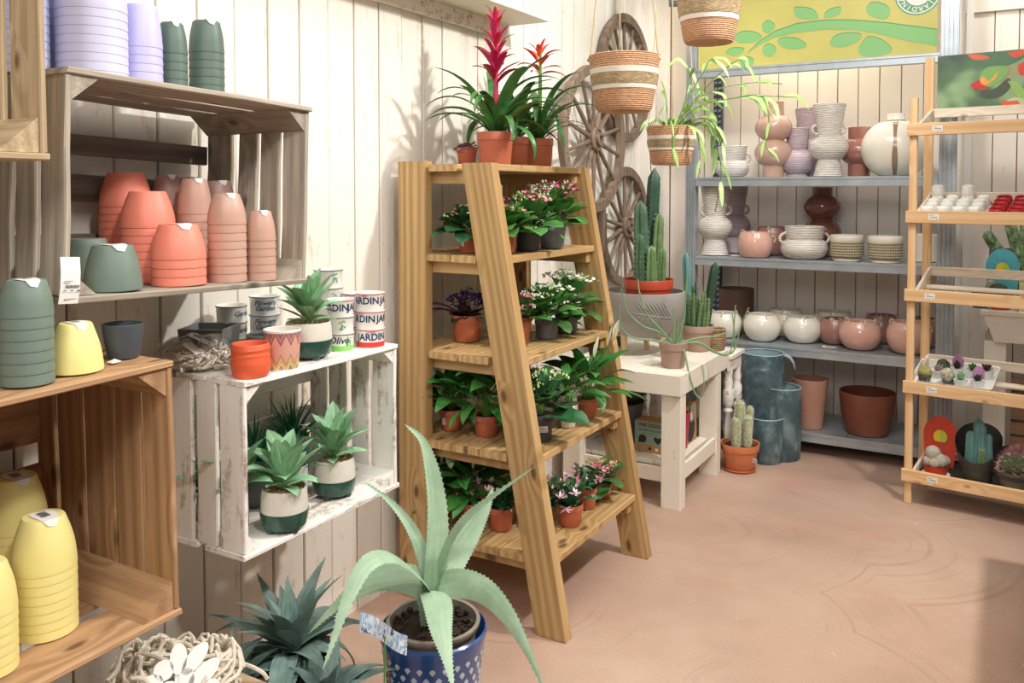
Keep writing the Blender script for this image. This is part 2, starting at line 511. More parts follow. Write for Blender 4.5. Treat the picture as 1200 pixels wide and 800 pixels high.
TX = {}
for key, (body, size, mt, sh, al, bo) in {
    'flowers': ('Flowers', 0.019, 'blueink', 0.35, 'CENTER', 0.0004), 'garden': ('Garden', 0.019, 'blueink', 0.35, 'CENTER', 0.0004),
    'jardin': ('JARDIN', 0.028, 'navy', 0, 'CENTER', 0.0007), 'olive': ('Olive', 0.028, 'ink', 0.3, 'CENTER', 0.0005),
    'labell': ('La Belle', 0.009, 'redink', 0.3, 'CENTER', 0), 'one': ('ONE DESIGN', 0.026, 'ink', 0, 'CENTER', 0.0006),
    'endless': ('ENDLESS FUNCTIONS', 0.0145, 'ink', 0, 'CENTER', 0.0002), 'small': ('a selection of sustainable paper', 0.0075, 'ink', 0, 'CENTER', 0),
}.items():
    TX[key] = text_mesh(body, size, M[mt], sh, al, bo)
LOGO = [text_mesh(ch, 0.036, M['white_paper'], 0, 'CENTER', 0.0006) for ch in 'JARDINAR']

# label with print, shared meshes
_lb = MB().box((0, 0, 0), (0.044, 0.0008, 0.028)).mesh('price_label', M['white_paper'])
_bars = MB()
for i in range(12):
    _bars.box((-0.013 + i * 0.0024, -0.0006, -0.001), (0.0007 + (i * 7 % 3) * 0.0005, 0.0004, 0.005))
for i, (x, w) in enumerate(((-0.008, 0.018), (-0.011, 0.012))):
    _bars.box((x, -0.0006, 0.009 - i * 0.003), (w, 0.0004, 0.0009))
_bars.box((-0.014, -0.0006, -0.0095), (0.006, 0.0004, 0.0016)).box((0.0, -0.0006, -0.0095), (0.006, 0.0004, 0.0016)).box((0.014, -0.0006, -0.0095), (0.007, 0.0004, 0.0022))
_bars = _bars.mesh('barcode', M['ink'])
def price_label(parent, m):
    l = ob('price_label', _lb, parent, m)
    ob('barcode', _bars, l)
    return l

# ------------------------------------------------------------------ room shell
def structure(name, mb, mat, parent=None):
    o = ob(name, mb.mesh(name, mat, 30), parent)
    o['kind'] = 'structure'
    return o

def floor_material():
    t = NT('pink_brown_concrete')
    v, rnd, tc = t.coords()
    big = t.noise(tc, 1.3, 4, 0.6)
    c = t.ramp(big, [(0.3, lin('#b19280')), (0.5, lin('#bfa08d')), (0.72, lin('#cbb09d'))])
    red = t.noise(t.scl(tc, (1.0, 1.4, 1)), 2.3, 3)
    c = t.mix(t.math('MULTIPLY', t.ramp(red, [(0.55, (0, 0, 0)), (0.75, G)]), 0.5), c, lin('#c28f7a'))
    vo = t.n('ShaderNodeTexVoronoi', None, Vector=t.scl(tc, (1, 1, 0)), Scale=0.85)
    ring = t.n('ShaderNodeTexNoise', None, Vector=t.n('ShaderNodeCombineXYZ', None, i0=t.math('MULTIPLY', vo.outputs['Distance'], 70), i1=t.noise(tc, 3, 2)), Scale=1.0, Detail=3).outputs[0]
    sc = t.ramp(ring, [(0.30, grey(0.78)), (0.43, grey(1))])
    c = t.mix(t.math('MULTIPLY', t.ramp(t.noise(tc, 2.1, 2), [(0.36, (0, 0, 0)), (0.58, G)]), 0.85), c, sc, 'MULTIPLY')
    fine = t.noise(tc, 160, 4, 0.7)
    c = t.mix(0.36, c, t.ramp(fine, [(0.35, grey(0.55)), (0.6, grey(1))]), 'MULTIPLY')
    sp = t.noise(tc, 24, 2)
    c = t.mix(t.ramp(sp, [(0.73, (0, 0, 0)), (0.78, grey(0.6))]), c, lin('#e0cdbb'))
    t.bsdf(Base_Color=c, Roughness=0.62)
    t.bump(t.math('ADD', fine, t.math('MULTIPLY', ring, 0.6)), 0.25, 0.004)
    return t.m

structure('floor', MB().box((1.6, 2.6, -0.05), (5.2, 8.0, 0.1)), floor_material())
wl = structure('wall_left', MB().box((-0.065, 2.4, 1.45), (0.10, 6.4, 2.9)), M['joint'])
y = 1.78 - 18 * 0.1335
k = 0
while y < 5.5:
    board('plank', wl, M['wall_wood'], (-0.008 + 0.002 * ((k * 7) % 3), y + 0.0667, 0), (-0.008 + 0.002 * ((k * 7) % 3), y + 0.0667, 2.9), 0.1278, 0.014, (1, 0, 0), ch=0.003)
    y += 0.1335; k += 1
wb = structure('wall_back', MB().box((1.6, 5.585, 1.45), (3.3, 0.10, 2.9)), M['joint'])
x = 0.0
k = 0
while x < 3.15:
    board('plank', wb, M['wall_wood_back'], (x + 0.059, 5.528 - 0.002 * ((k * 5) % 3), 0), (x + 0.059, 5.528 - 0.002 * ((k * 5) % 3), 2.9), 0.1140, 0.014, (0, -1, 0), ch=0.003)
    x += 0.1185; k += 1
tr = structure('trim_1', MB().box((0.013, 2.5, 2.208), (0.024, 1.55, 0.064)), M['white_wood'])
board('shelf_board', tr, M['cream_wood'], (0.11, 1.7, 2.252), (0.11, 3.37, 2.252), 0.20, 0.022)
tr2 = structure('trim_2', MB().box((2.45, 5.507, 2.57), (1.4, 0.025, 0.15)), M['wall_wood_back'])
structure('trim_3', MB().box((1.775, 5.505, 1.3), (0.035, 0.03, 2.6)), M['white'])

# ------------------------------------------------------------------ crates
def tri_block(name, parent, mat, m, L, leg, sy, sz):
    p = [(0, 0), (sy * leg, 0), (0, sz * leg * 0.85)]
    return part(name, MB().prism(p, 0, L, 'yz'), mat, parent, m, angle=20)

def crate(loc, rot, W, D, H, mat, label, slats, backs, tops, bottoms, rough=0.0015, block=0.05, hang=0.0, left=True, dark=None):
    r = thing('wooden_crate', loc, label, 'crate', 'old apple crates on the wall', rot=rot)
    t = 0.013
    dm = dark or mat
    for sgn in ((-1, 1) if left else (1,)):
        yy = sgn * (W / 2 - t / 2)
        for (a, b) in slats:
            board('end_slat', r, mat, ((a + b) / 2, yy, t + 0.001), ((a + b) / 2, yy, H - t - 0.001), b - a, t, (0, 1, 0), rough)
    for (a, b) in tops:
        board('top_board', r, mat, ((a + b) / 2, -W / 2, H - t / 2), ((a + b) / 2, W / 2, H - t / 2), b - a, t, (0, 0, 1), rough)
    for (a, b) in bottoms:
        board('bottom_board', r, mat, ((a + b) / 2, -W / 2 - hang, t / 2), ((a + b) / 2, W / 2 + hang, t / 2), b - a, t, (0, 0, 1), rough)
    for (a, b) in backs:
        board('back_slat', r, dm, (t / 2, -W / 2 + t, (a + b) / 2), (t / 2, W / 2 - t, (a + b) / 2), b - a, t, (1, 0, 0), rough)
    for sy in (-1, 1):
        for sz in (-1, 1):
            if sy == -1 and not left: continue
            m = T(t, -sy * (-1) * (W / 2 - t - 0.0005), t + 0.0005 if sz == -1 else H - t - 0.0005)
            b_ = tri_block('corner_block', r, mat, m, D - t - 0.004, block, -sy, -sz)
    return r

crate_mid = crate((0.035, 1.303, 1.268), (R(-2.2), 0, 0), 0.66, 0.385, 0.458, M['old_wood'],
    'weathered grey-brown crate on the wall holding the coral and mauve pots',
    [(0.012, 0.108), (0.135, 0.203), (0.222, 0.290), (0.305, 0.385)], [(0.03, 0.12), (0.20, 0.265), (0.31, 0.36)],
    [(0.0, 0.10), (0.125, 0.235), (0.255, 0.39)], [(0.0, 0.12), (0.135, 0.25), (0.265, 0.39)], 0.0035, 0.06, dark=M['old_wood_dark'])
crate_white = crate((0.035, 1.745, 0.592), (0, 0, 0), 0.60, 0.355, 0.440, M['white_wood'],
    'worn white-painted crate on the wall holding the artificial succulents',
    [(0.010, 0.080), (0.090, 0.165), (0.185, 0.255), (0.270, 0.355)], [(0.03, 0.10), (0.155, 0.215), (0.29, 0.36)],
    [(0.0, 0.10), (0.11, 0.215), (0.225, 0.36)], [(0.0, 0.09), (0.105, 0.19), (0.215, 0.36)], 0.0015, 0.05, hang=0.006)
crate_low = crate((0.035, 0.83, 0.607), (R(1.2), 0, 0), 0.67, 0.470, 0.535, M['brown_wood'],
    'warm brown crate at lower left holding the yellow pot stacks',
    [(0.0, 0.066), (0.082, 0.175), (0.182, 0.285), (0.291, 0.377), (0.384, 0.470)], [(0.02, 0.12), (0.15, 0.25), (0.30, 0.40), (0.43, 0.51)],
    [(0.0, 0.15), (0.16, 0.31), (0.32, 0.475)], [(0.0, 0.15), (0.16, 0.30), (0.345, 0.475)], 0.0015, 0.07)
crate_up = crate((0.035, 0.585, 1.553), (0, 0, 0), 0.66, 0.445, 0.53, M['tan_wood'],
    'old crate cut off by the upper left corner of the photo',
    [(0.0, 0.06), (0.08, 0.15), (0.17, 0.25), (0.235, 0.322), (0.352, 0.445)], [(0.05, 0.13), (0.2, 0.28), (0.36, 0.44)],
    [(0.0, 0.14), (0.15, 0.29), (0.30, 0.45)], [(0.0, 0.14), (0.15, 0.29), (0.30, 0.45)], 0.0015, 0.075)

# ------------------------------------------------------------------ ladder shelf
def prism_along(name, parent, mat, poly, y0, y1, a, b, off):
    """side outline in the x-z plane, thickness in y, grain along a-b"""
    a = Vector((a[0], y0, a[1])); b = Vector((b[0], y0, b[1]))
    m = basis((a + b) / 2, b - a, (0, 1, 0))
    inv = m.inverted()
    mb = MB().prism(poly, y0, y1, 'xz')
    mb.v = [tuple(inv @ Vector(p)) for p in mb.v]
    return part(name, mb, mat, parent, T(-off) @ m, angle=20)

LO = Vector((0.40, 2.87, 0.0))
ladder = thing('plant_ladder', LO, 'A-frame pine plant stand with five shelves leaning against the white wall', 'plant stand')
for y0 in (2.478, 3.218):
    prism_along('front_leg', ladder, M['pine'], [(0.634, 0.002), (0.747, 0.002), (0.457, 1.592), (0.338, 1.592)], y0, y0 + 0.045, (0.69, 0), (0.3975, 1.59), LO)
    board('back_leg', ladder, M['pine'], Vector((0.12, y0 + 0.0225, 0.002)) - LO, Vector((0.12, y0 + 0.0225, 1.602)) - LO, 0.122, 0.045, (0, 1, 0))
SHELF_Z = {1: 1.59, 2: 1.27, 3: 0.92, 4: 0.595, 5: 0.26}
SHELF_X = {1: 0.445, 2: 0.507, 3: 0.572, 4: 0.632, 5: 0.695}
for i in range(1, 6):
    z, xf = SHELF_Z[i], SHELF_X[i]
    n = max(3, round((xf - 0.06) / 0.115))
    w = (xf - 0.06) / n
    for k in range(n):
        xx = 0.06 + (k + 0.5) * w
        last = k == n - 1
        dz_ = random.uniform(-0.0015, 0.0)
        board('shelf_plank', ladder, M['pine'], Vector((xx, 2.526 if last else 2.486 if xx > 0.19 and xx < xf - 1.45 * w else 2.526, z - 0.0125 + dz_)) - LO, Vector((xx, 3.215, z - 0.0125 + dz_)) - LO, w - 0.006, 0.025)
    for yy in (2.545, 3.196):
        board('shelf_cleat', ladder, M['pine'], Vector((0.062, yy, z - 0.048)) - LO, Vector((xf - 0.02, yy, z - 0.048)) - LO, 0.038, 0.045)

# ------------------------------------------------------------------ cream work table
TO = Vector((0.38, 4.09, 0))
table = thing('potting_table', TO, 'cream-painted wooden table with lower shelf between plant stand and steel shelving', 'table')
tx0, tx1, ty0, ty1 = 0.07, 0.69, 3.765, 4.545
for k in range(6):
    w = (tx1 - tx0) / 6
    board('top_plank', table, M['cream_wood'], Vector((tx0 + (k + .5) * w, ty0 + 0.02, 0.629)) - TO, Vector((tx0 + (k + .5) * w, ty1 - 0.02, 0.629)) - TO, w - 0.003, 0.022)
for yy in (ty0 + 0.0095, ty1 - 0.0095):
    board('apron', table, M['cream_wood'], Vector((tx0, yy, 0.59)) - TO, Vector((tx1, yy, 0.59)) - TO, 0.098, 0.019, (0, 1, 0))
for xx in (tx0 + 0.0095, tx1 - 0.0095):
    board('apron', table, M['cream_wood'], Vector((xx, ty0 + 0.02, 0.59)) - TO, Vector((xx, ty1 - 0.02, 0.59)) - TO, 0.098, 0.019, (1, 0, 0))
for xx in (tx0 + 0.05, tx1 - 0.053):
    for yy in (ty0 + 0.06, 4.39):
        board('leg', table, M['cream_wood'], Vector((xx, yy, 0.001)) - TO, Vector((xx, yy, 0.54)) - TO, 0.095, 0.075, (0, 1, 0))
for k in range(5):
    w = 0.55 / 5
    board('lower_plank', table, M['cream_wood'], Vector((0.085 + (k + .5) * w, ty0 + 0.10, 0.185)) - TO, Vector((0.085 + (k + .5) * w, 4.35, 0.185)) - TO, w - 0.003, 0.02)
for xx in (tx0 + 0.05, tx1 - 0.02):
    board('lower_rail', table, M['cream_wood'], Vector((xx, ty0 + 0.098, 0.165)) - TO, Vector((xx, 4.352, 0.165)) - TO, 0.075, 0.02, (1, 0, 0))
board('lower_rail', table, M['cream_wood'], Vector((tx0 + 0.098, ty0 + 0.08, 0.14)) - TO, Vector((tx1 - 0.1, ty0 + 0.08, 0.14)) - TO, 0.07, 0.02, (0, 1, 0))

SO = Vector((0.42, 4.66, 0))
side = thing('side_table', SO, 'small white side table with turned legs behind the cream table', 'table')
for k in range(3):
    board('top_plank', side, M['cream_wood'], Vector((0.14, 4.600 + k * 0.087, 0.59)) - SO, Vector((0.705, 4.600 + k * 0.087, 0.59)) - SO, 0.085, 0.02)
board('apron', side, M['white_wood'], Vector((0.685, 4.565, 0.545)) - SO, Vector((0.685, 4.785, 0.545)) - SO, 0.068, 0.018, (1, 0, 0))
board('apron', side, M['white_wood'], Vector((0.16, 4.567, 0.545)) - SO, Vector((0.66, 4.567, 0.545)) - SO, 0.068, 0.018, (0, 1, 0))
tl = [(0.0, 0.002), (0.016, 0.002), (0.018, 0.03), (0.024, 0.06), (0.014, 0.09), (0.022, 0.12), (0.026, 0.2), (0.016, 0.27), (0.026, 0.29), (0.018, 0.31), (0.03, 0.33), (0.03, 0.40), (0.02, 0.42), (0.026, 0.45), (0.02, 0.48), (0.024, 0.50), (0.024, 0.51), (0, 0.51)]
tlm = MB().lathe(tl, 14).mesh('leg', M['white_wood'])
for (xx, yy) in ((0.18, 4.595), (0.675, 4.595), (0.18, 4.76), (0.675, 4.76)):
    ob('leg', tlm, side, T(Vector((xx, yy, 0)) - SO))
board('stretcher', side, M['white_wood'], Vector((0.675, 4.62, 0.36)) - SO, Vector((0.675, 4.735, 0.36)) - SO, 0.045, 0.02, (1, 0, 0))

# ------------------------------------------------------------------ steel shelving
HO = Vector((1.0, 5.2, 0))
rackb = thing('steel_shelving', HO, 'galvanised steel shelving unit against the back wall full of vases', 'shelving unit')
def upright(x0, x1, y, label=None):
    mb = MB().box(((x0 + x1) / 2, y + 0.03, 1.4), (x1 - x0, 0.055, 2.8))
    n = 4
    for i in range(n):
        xx = x0 + (i + 0.5) * (x1 - x0) / n
        mb.box((xx, y - 0.0005, 1.4), ((x1 - x0) / n * 0.5, 0.009, 2.8))
    mb.v = [tuple(Vector(p) - HO) for p in mb.v]
    return part('upright', mb, M['metal'], rackb, angle=20)
upright(0.295, 0.358, 4.972); upright(1.662, 1.745, 4.972)
for xx in (0.345, 1.68):
    mb = MB().box((xx, 5.47, 1.4), (0.052, 0.045, 2.8))
    mb.v = [tuple(Vector(p) - HO) for p in mb.v]
    u = part('upright', mb, M['metal_dk'], rackb, label='dark slotted rear upright')
    sl = MB()
    for i in range(60):
        for dx in (-0.013, 0.013):
            c = Vector((xx + dx, 5.446, 0.1 + i * 0.036)) - HO
            sl.add([c + Vector(q) for q in ((-0.008, 0, -0.009), (0.008, 0, -0.003), (0.008, 0, 0.009), (-0.008, 0, 0.003))], [(0, 1, 2, 3)])
    part('slot', sl, M['metal'], u, stuff=True)
for z in (1.572, 1.102, 0.604, 0.127):
    lip = MB().box((1.01, 4.975, z - 0.027), (1.30, 0.012, 0.054)).box((1.01, 4.968, z - 0.008), (1.30, 0.006, 0.012)).box((1.01, 4.968, z - 0.047), (1.30, 0.006, 0.010))
    lip.v = [tuple(Vector(p) - HO) for p in lip.v]
    sh = part('shelf_lip', lip, M['metal'], rackb, angle=20)
    for i in range(3):
        xx0 = 0.362 + i * 0.4325
        mb = MB().box((xx0 + 0.215, 5.225, z - 0.012), (0.429, 0.485, 0.022))
        mb.v = [tuple(Vector(p) - HO) for p in mb.v]
        part('shelf_panel', mb, M['metal'], rackb, angle=20)
rail = MB().box((1.01, 4.995, 2.187), (1.30, 0.03, 0.05)).box((1.01, 4.977, 2.205), (1.30, 0.006, 0.012)).box((1.01, 4.977, 2.17), (1.30, 0.006, 0.012))
rail.v = [tuple(Vector(p) - HO) for p in rail.v]
part('top_rail', rail, M['metal'], rackb, angle=20)

# sign on top of the shelving
M['sign_yellow'] = plain('olive_yellow_sign', '#cbc46c', 0.55, mottle=0.10, mscale=7)
M['sign_green'] = plain('leaf_green_print', '#84bd76', 0.55)
M['sign_edge'] = plain('dark_green_print', '#56915f', 0.55)
M['sign_logo'] = plain('logo_green_print', '#5f9d72', 0.55)
GO = Vector((1.0, 5.0, 2.213))
sign = thing('sign_board', GO, 'yellow-green sign with a green leafy branch above the steel shelving', 'sign')
part('panel', MB().box((0.002, 0.006, 0.29), (1.28, 0.012, 0.575)), M['sign_yellow'], sign)
def flat(name, poly, mat, parent, off, y, dep=0.0012):
    return part(name, MB().prism([(p[0] - off.x, p[1] - off.z) for p in poly], y, y - dep, 'xz'), mat, parent, angle=20)
BR = [(0.649, 2.284), (0.710, 2.344), (0.806, 2.400), (0.932, 2.433), (1.084, 2.437), (1.232, 2.422), (1.404, 2.390), (1.641, 2.333), (1.642, 2.249), (1.488, 2.292), (1.348, 2.342), (1.218, 2.374), (1.085, 2.387), (0.932, 2.385), (0.807, 2.368), (0.727, 2.335), (0.678, 2.306)]
flat('branch_edge', [(a, b + 0.006) for a, b in BR], M['sign_edge'], sign, GO, 0.0, 0.0008)
flat('branch', BR, M['sign_green'], sign, GO, -0.0009)
for lf in [[(0.572, 2.389), (0.620, 2.418), (0.694, 2.407), (0.734, 2.374), (0.678, 2.350), (0.604, 2.357)],
           [(0.912, 2.521), (0.931, 2.525), (1.000, 2.511), (1.035, 2.481), (1.043, 2.449), (0.978, 2.454), (0.923, 2.477)],
           [(1.076, 2.453), (1.081, 2.476), (1.113, 2.496), (1.161, 2.500), (1.158, 2.468), (1.121, 2.452)],
           [(1.295, 2.480), (1.317, 2.508), (1.360, 2.503), (1.402, 2.478), (1.414, 2.446), (1.392, 2.415), (1.333, 2.430), (1.301, 2.453)],
           [(0.734, 2.431), (0.742, 2.452), (0.772, 2.465), (0.807, 2.440), (0.803, 2.417), (0.773, 2.397), (0.742, 2.409)],
           [(0.524, 2.302), (0.562, 2.327), (0.634, 2.318), (0.613, 2.290), (0.571, 2.282)],
           [(0.610, 2.251), (0.633, 2.272), (0.684, 2.257), (0.686, 2.229), (0.656, 2.202 + 0.013), (0.617, 2.221)],
           [(0.740, 2.296), (0.748, 2.321), (0.780, 2.333), (0.814, 2.306), (0.811, 2.279), (0.781, 2.261), (0.748, 2.276)],
           [(0.823, 2.342), (0.846, 2.360), (0.917, 2.355), (0.964, 2.330), (0.983, 2.302), (0.926, 2.291), (0.855, 2.308)],
           [(1.108, 2.302), (1.130, 2.342), (1.189, 2.357), (1.271, 2.342), (1.248, 2.306), (1.190, 2.283), (1.138, 2.286)],
           [(1.259, 2.266), (1.305, 2.326), (1.377, 2.302), (1.420, 2.260), (1.423, 2.240), (1.374, 2.221), (1.293, 2.223), (1.264, 2.240)]]:
    c = [sum(p[i] for p in lf) / len(lf) for i in (0, 1)]
    # round the outline off a little
    P = smooth([(p[0], p[1], 0) for p in lf + lf[:1]], 24)[:-1]
    e = flat('printed_leaf', [(p.x, p.y) for p in P], M['sign_green'], sign, GO, -0.0006, 0.0012)
    flat('leaf_edge', [(p.x, p.y + 0.005) for p in P], M['sign_edge'], e, GO, 0.0, 0.0006)  # darker green print showing along the upper edge of the leaf
def disc(r, n=40): return [(math.cos(2 * math.pi * i / n) * r, math.sin(2 * math.pi * i / n) * r) for i in range(n)]
LG = Vector((1.548, 5, 2.531))
# the emblem hides behind the right upright, so only its left part is cut out
for nm, r, mt, y in (('emblem_ring', 0.112, 'sign_logo', -0.0003), ('emblem_line', 0.105, 'white_paper', -0.001), ('emblem_band', 0.098, 'sign_logo', -0.0017), ('emblem_disc', 0.062, 'white_paper', -0.0024)):
    flat(nm, [(min(a + LG.x, 1.641), b + LG.z) for a, b in disc(r)], M[mt], sign, GO, y, 0.0008)
for i, me in enumerate(LOGO):
    a = R(-38 - i * 21)
    m = T(LG.x - GO.x + 0.08 * math.cos(a), -0.0034, LG.z - GO.z + 0.08 * math.sin(a)) @ Ry(-(a - R(90))) @ Rx(R(90))
    if LG.x + 0.08 * math.cos(a) < 1.632: ob('lettering', me, sign, m)

# ------------------------------------------------------------------ light wooden display rack at the right
DO = Vector((1.568, 4.42, 0))
rack = thing('display_rack', DO, 'light wooden display rack with five tilted shelves and a plant poster', 'display rack', rz=R(-7.5))
RW, RD = 0.92, 0.335
for xx in (0.0175, RW - 0.0175):
    board('front_post', rack, M['rack_wood'], (xx, 0.033, 0.002), (xx, 0.033, 1.93), 0.034, 0.024, (0, 1, 0))
    board('back_post', rack, M['rack_wood'], (xx + (0.004 if xx < .5 else -0.004), RD - 0.012, 0.002), (xx + (0.004 if xx < .5 else -0.004), RD - 0.012, 2.155), 0.040, 0.024, (0, 1, 0))
RACK_Z = (1.81, 1.40, 1.03, 0.592, 0.168)
for i, z in enumerate(RACK_Z):
    up_ = 0.085 if i < 4 else 0.03
    board('front_rail', rack, M['rack_wood'], (-0.006, 0.0095, z - 0.029), (RW + 0.006, 0.0095, z - 0.029), 0.058, 0.019, (0, 1, 0))
    board('back_rail', rack, M['raw_wood'], (0.04, RD - 0.034, z + up_ - 0.02), (RW - 0.04, RD - 0.034, z + up_ - 0.02), 0.045, 0.019, (0, 1, 0))
    for xx in (0.043, RW - 0.043):
        board('side_rail', rack, M['raw_wood'], (xx, 0.022, z - 0.022), (xx, RD - 0.045, z + up_ - 0.022), 0.045, 0.014, (1, 0, 0))
    for k in ((0, 1, 2, 3) if i in (1,) else (0, 2)):
        yy = 0.045 + k * 0.072
        zz = z - 0.05 + up_ * yy / RD
        board('slat', rack, M['raw_wood'], (0.052, yy, zz), (RW - 0.052, yy, zz), 0.04, 0.012, (0, -up_ / RD, 1))
    xl = (0.125, 0.115, 0.105, 0.12, 0.13)[i]
    price_label(rack, T(xl, -0.0006, z - 0.028) @ Rx(0))

# poster with a close-up of a red-tipped plant
def poster_material():
    t = NT('poster_blurred_green')
    v, rnd, tc = t.coords(0)
    n1 = t.noise(tc, 5.0, 2)
    c = t.ramp(n1, [(0.32, lin('#4c5a52')), (0.48, lin('#5d7a5c')), (0.62, lin('#8fae84')), (0.75, lin('#a88b68'))])
    t.bsdf(Base_Color=c, Roughness=0.3)
    return t.m
PX = lambda p: ((p[0] - 1.610) / 0.991, p[1])
def pp(name, poly, col, y, parent, rnd=True):
    if col not in M: M[col] = plain('poster_' + col.strip('#'), col, 0.35, mottle=0.12, mscale=30)
    q = [PX(p) for p in poly]
    if rnd: q = [(p.x, p.y) for p in smooth([(a, b, 0) for a, b in q + q[:1]], 26)[:-1]]
    return part(name, MB().prism(q, y, y - 0.0006, 'xz'), M[col], parent, angle=20)
hb = part('poster', MB().box((0.47, 0.305, 2.024), (0.82, 0.006, 0.262)), poster_material(), rack)
yb = 0.3018
pp('printed_shape', [(1.799, 2.150), (1.854, 2.152), (1.938, 2.150), (2.031, 2.152), (2.032, 2.114), (1.974, 2.085), (1.915, 2.075), (1.867, 2.085), (1.824, 2.116)], '#56795c', yb, hb)
pp('printed_shape', [(1.857, 1.977), (1.917, 1.980), (1.969, 2.024), (1.985, 1.996), (1.965, 1.957), (1.918, 1.932), (1.858, 1.942)], '#4f5a4c', yb, hb)
pp('printed_shape', [(1.799, 2.150), (1.824, 2.151), (1.872, 2.140), (1.891, 2.125), (1.842, 2.122), (1.818, 2.130)], '#e0684c', yb - 0.0008, hb)
pp('printed_shape', [(1.967, 2.143), (2.031, 2.151), (2.032, 2.127), (1.991, 2.120)], '#dd5a3e', yb - 0.0008, hb)
pp('printed_shape', [(2.009, 2.082), (2.060, 2.100), (2.09, 2.04), (2.022, 2.035)], '#d94b3a', yb - 0.0008, hb)
pp('printed_shape', [(1.814, 2.003), (1.850, 2.028), (1.856, 2.045), (1.876, 2.078), (1.915, 2.086), (1.966, 2.080), (1.968, 2.038), (1.928, 2.006), (1.875, 1.979), (1.839, 1.981)], '#7fae62', yb - 0.0008, hb)
pp('printed_shape', [(1.848, 1.991), (1.862, 2.045), (1.893, 2.015), (1.933, 2.067), (1.922, 2.031), (1.881, 1.996)], '#eba350', yb - 0.0016, hb, False)
pp('printed_shape', [(1.812, 2.003), (1.850, 2.028), (1.862, 2.004), (1.900, 1.985), (1.836, 1.978)], '#c93a36', yb - 0.0024, hb, False)
pp('printed_shape', [(1.970, 2.011), (2.005, 2.002), (2.045, 1.953), (2.045, 1.926), (2.012, 1.934), (1.988, 1.976)], '#9cc36a', yb - 0.0008, hb)
pp('printed_shape', [(1.944, 1.924), (1.977, 1.916), (2.012, 1.917), (2.024, 1.897), (1.948, 1.897)], '#e4643e', yb - 0.0016, hb, False)
pp('printed_shape', [(1.966, 1.920), (2.000, 1.935), (2.035, 1.926), (2.046, 1.897), (1.995, 1.901)], '#c4d3a0', yb - 0.0008, hb, False)
pp('printed_shape', [(2.06, 2.06), (2.12, 2.12), (2.22, 2.10), (2.26, 2.02), (2.17, 1.96), (2.09, 1.98)], '#7fae62', yb - 0.0008, hb)
pp('printed_shape', [(2.10, 2.04), (2.17, 2.09), (2.22, 2.03), (2.15, 1.99)], '#eba350', yb - 0.0016, hb)

# counter just right of the frame; its shadow falls on the floor at the lower right
dc = thing('display_counter', (2.60, 2.97, 0), 'wooden display counter just outside the right photo edge casting its shadow on the floor', 'counter')
for k in range(7):
    board('counter_plank', dc, M['pine'], (-.456 + k * .152, -.76, .765), (-.456 + k * .152, .76, .765), .150, .03)
for xx in (-.50, .50):
    board('side_panel', dc, M['pine'], (xx, -.74, .375), (xx, .74, .375), .748, .03, (1, 0, 0))
board('lower_shelf', dc, M['pine'], (0, -.74, .2), (0, .74, .2), .96, .025)

# ------------------------------------------------------------------ upside-down pot stacks
CAMXY = Vector((1.99, 0.0))
def face(x, y):
    return math.atan2(CAMXY.y - y, CAMXY.x - x)
ORD = ['lowest', 'second up', 'third up', 'fourth up', 'fifth up', 'sixth up', 'seventh up', 'eighth up', 'ninth up', 'tenth up', 'eleventh up']
def inv_profile(rb, rt, h, pw):
    p = [(rb - 0.004, 0.004), (rb - 0.0015, 0.0), (rb, 0.0015), (rb, 0.008)]
    for i in range(1, 8):
        t = i / 8
        p.append((rb - 0.0008 + (rt - rb) * t ** pw, 0.008 + (h - 0.012) * t))
    return p + [(rt, h - 0.004), (rt - 0.003, h), (0, h)]
_st = {}
def sticker(parent, r, h, az):
    """crumpled white sticker lying over the pot base with a corner folded down"""
    mb = MB()
    w = r * 1.25; d = r * 0.5
    m = Rz(az)
    P = [(-0.6 * r, -d, h + .0012), (0.1 * r, -d, h + .0018), (r * .93, -d * .8, h + .001), (r * 1.08, -d * .45, h - .009),
         (-0.6 * r, d, h + .0012), (0.1 * r, d * 1.1, h + .0022), (r * .95, d * .7, h + .001), (r * 1.09, d * .25, h - .012)]
    mb.add([m @ Vector(p) for p in P], [(0, 1, 5, 4), (1, 2, 6, 5), (2, 3, 7, 6)])
    s = part('sticker', mb, M['white_paper'], parent, angle=60)
    bm_ = MB()
    for i in range(7):
        x0 = -0.3 * r + i * r * 0.11
        bm_.add([m @ Vector(q) for q in ((x0, -d * .5, h + .0026), (x0 + r * .05, -d * .5, h + .0026), (x0 + r * .05, d * .4, h + .003), (x0, d * .4, h + .003))], [(0, 1, 2, 3)])
    part('barcode', bm_, M['ink'], s)
def stack(x, y, z, n, rb, rt, total, step, mat, what, where, group, pw=1.7, label=True, lean=(0, 0)):
    h = total - (n - 1) * step
    me = MB().lathe(inv_profile(rb, rt, h, pw), 36).mesh('stacked_pot', mat, 30)
    for k in range(n):
        nm = 'upturned ' + what
        lab = f'{nm}, {ORD[k] if k < n - 1 else "topmost"} in {where}' if n > 1 else f'{nm} {where}'
        o = ob('flower_pot', me, None, T(x + lean[0] * k, y + lean[1] * k, z + k * step + 0.0005) @ Rz(k * 1.3))
        tag(o, lab, 'pot', group if n > 1 else None)
    if label:
        sticker(o, rt, h, face(x, y) + 0.4 - (n - 1) * 1.3)

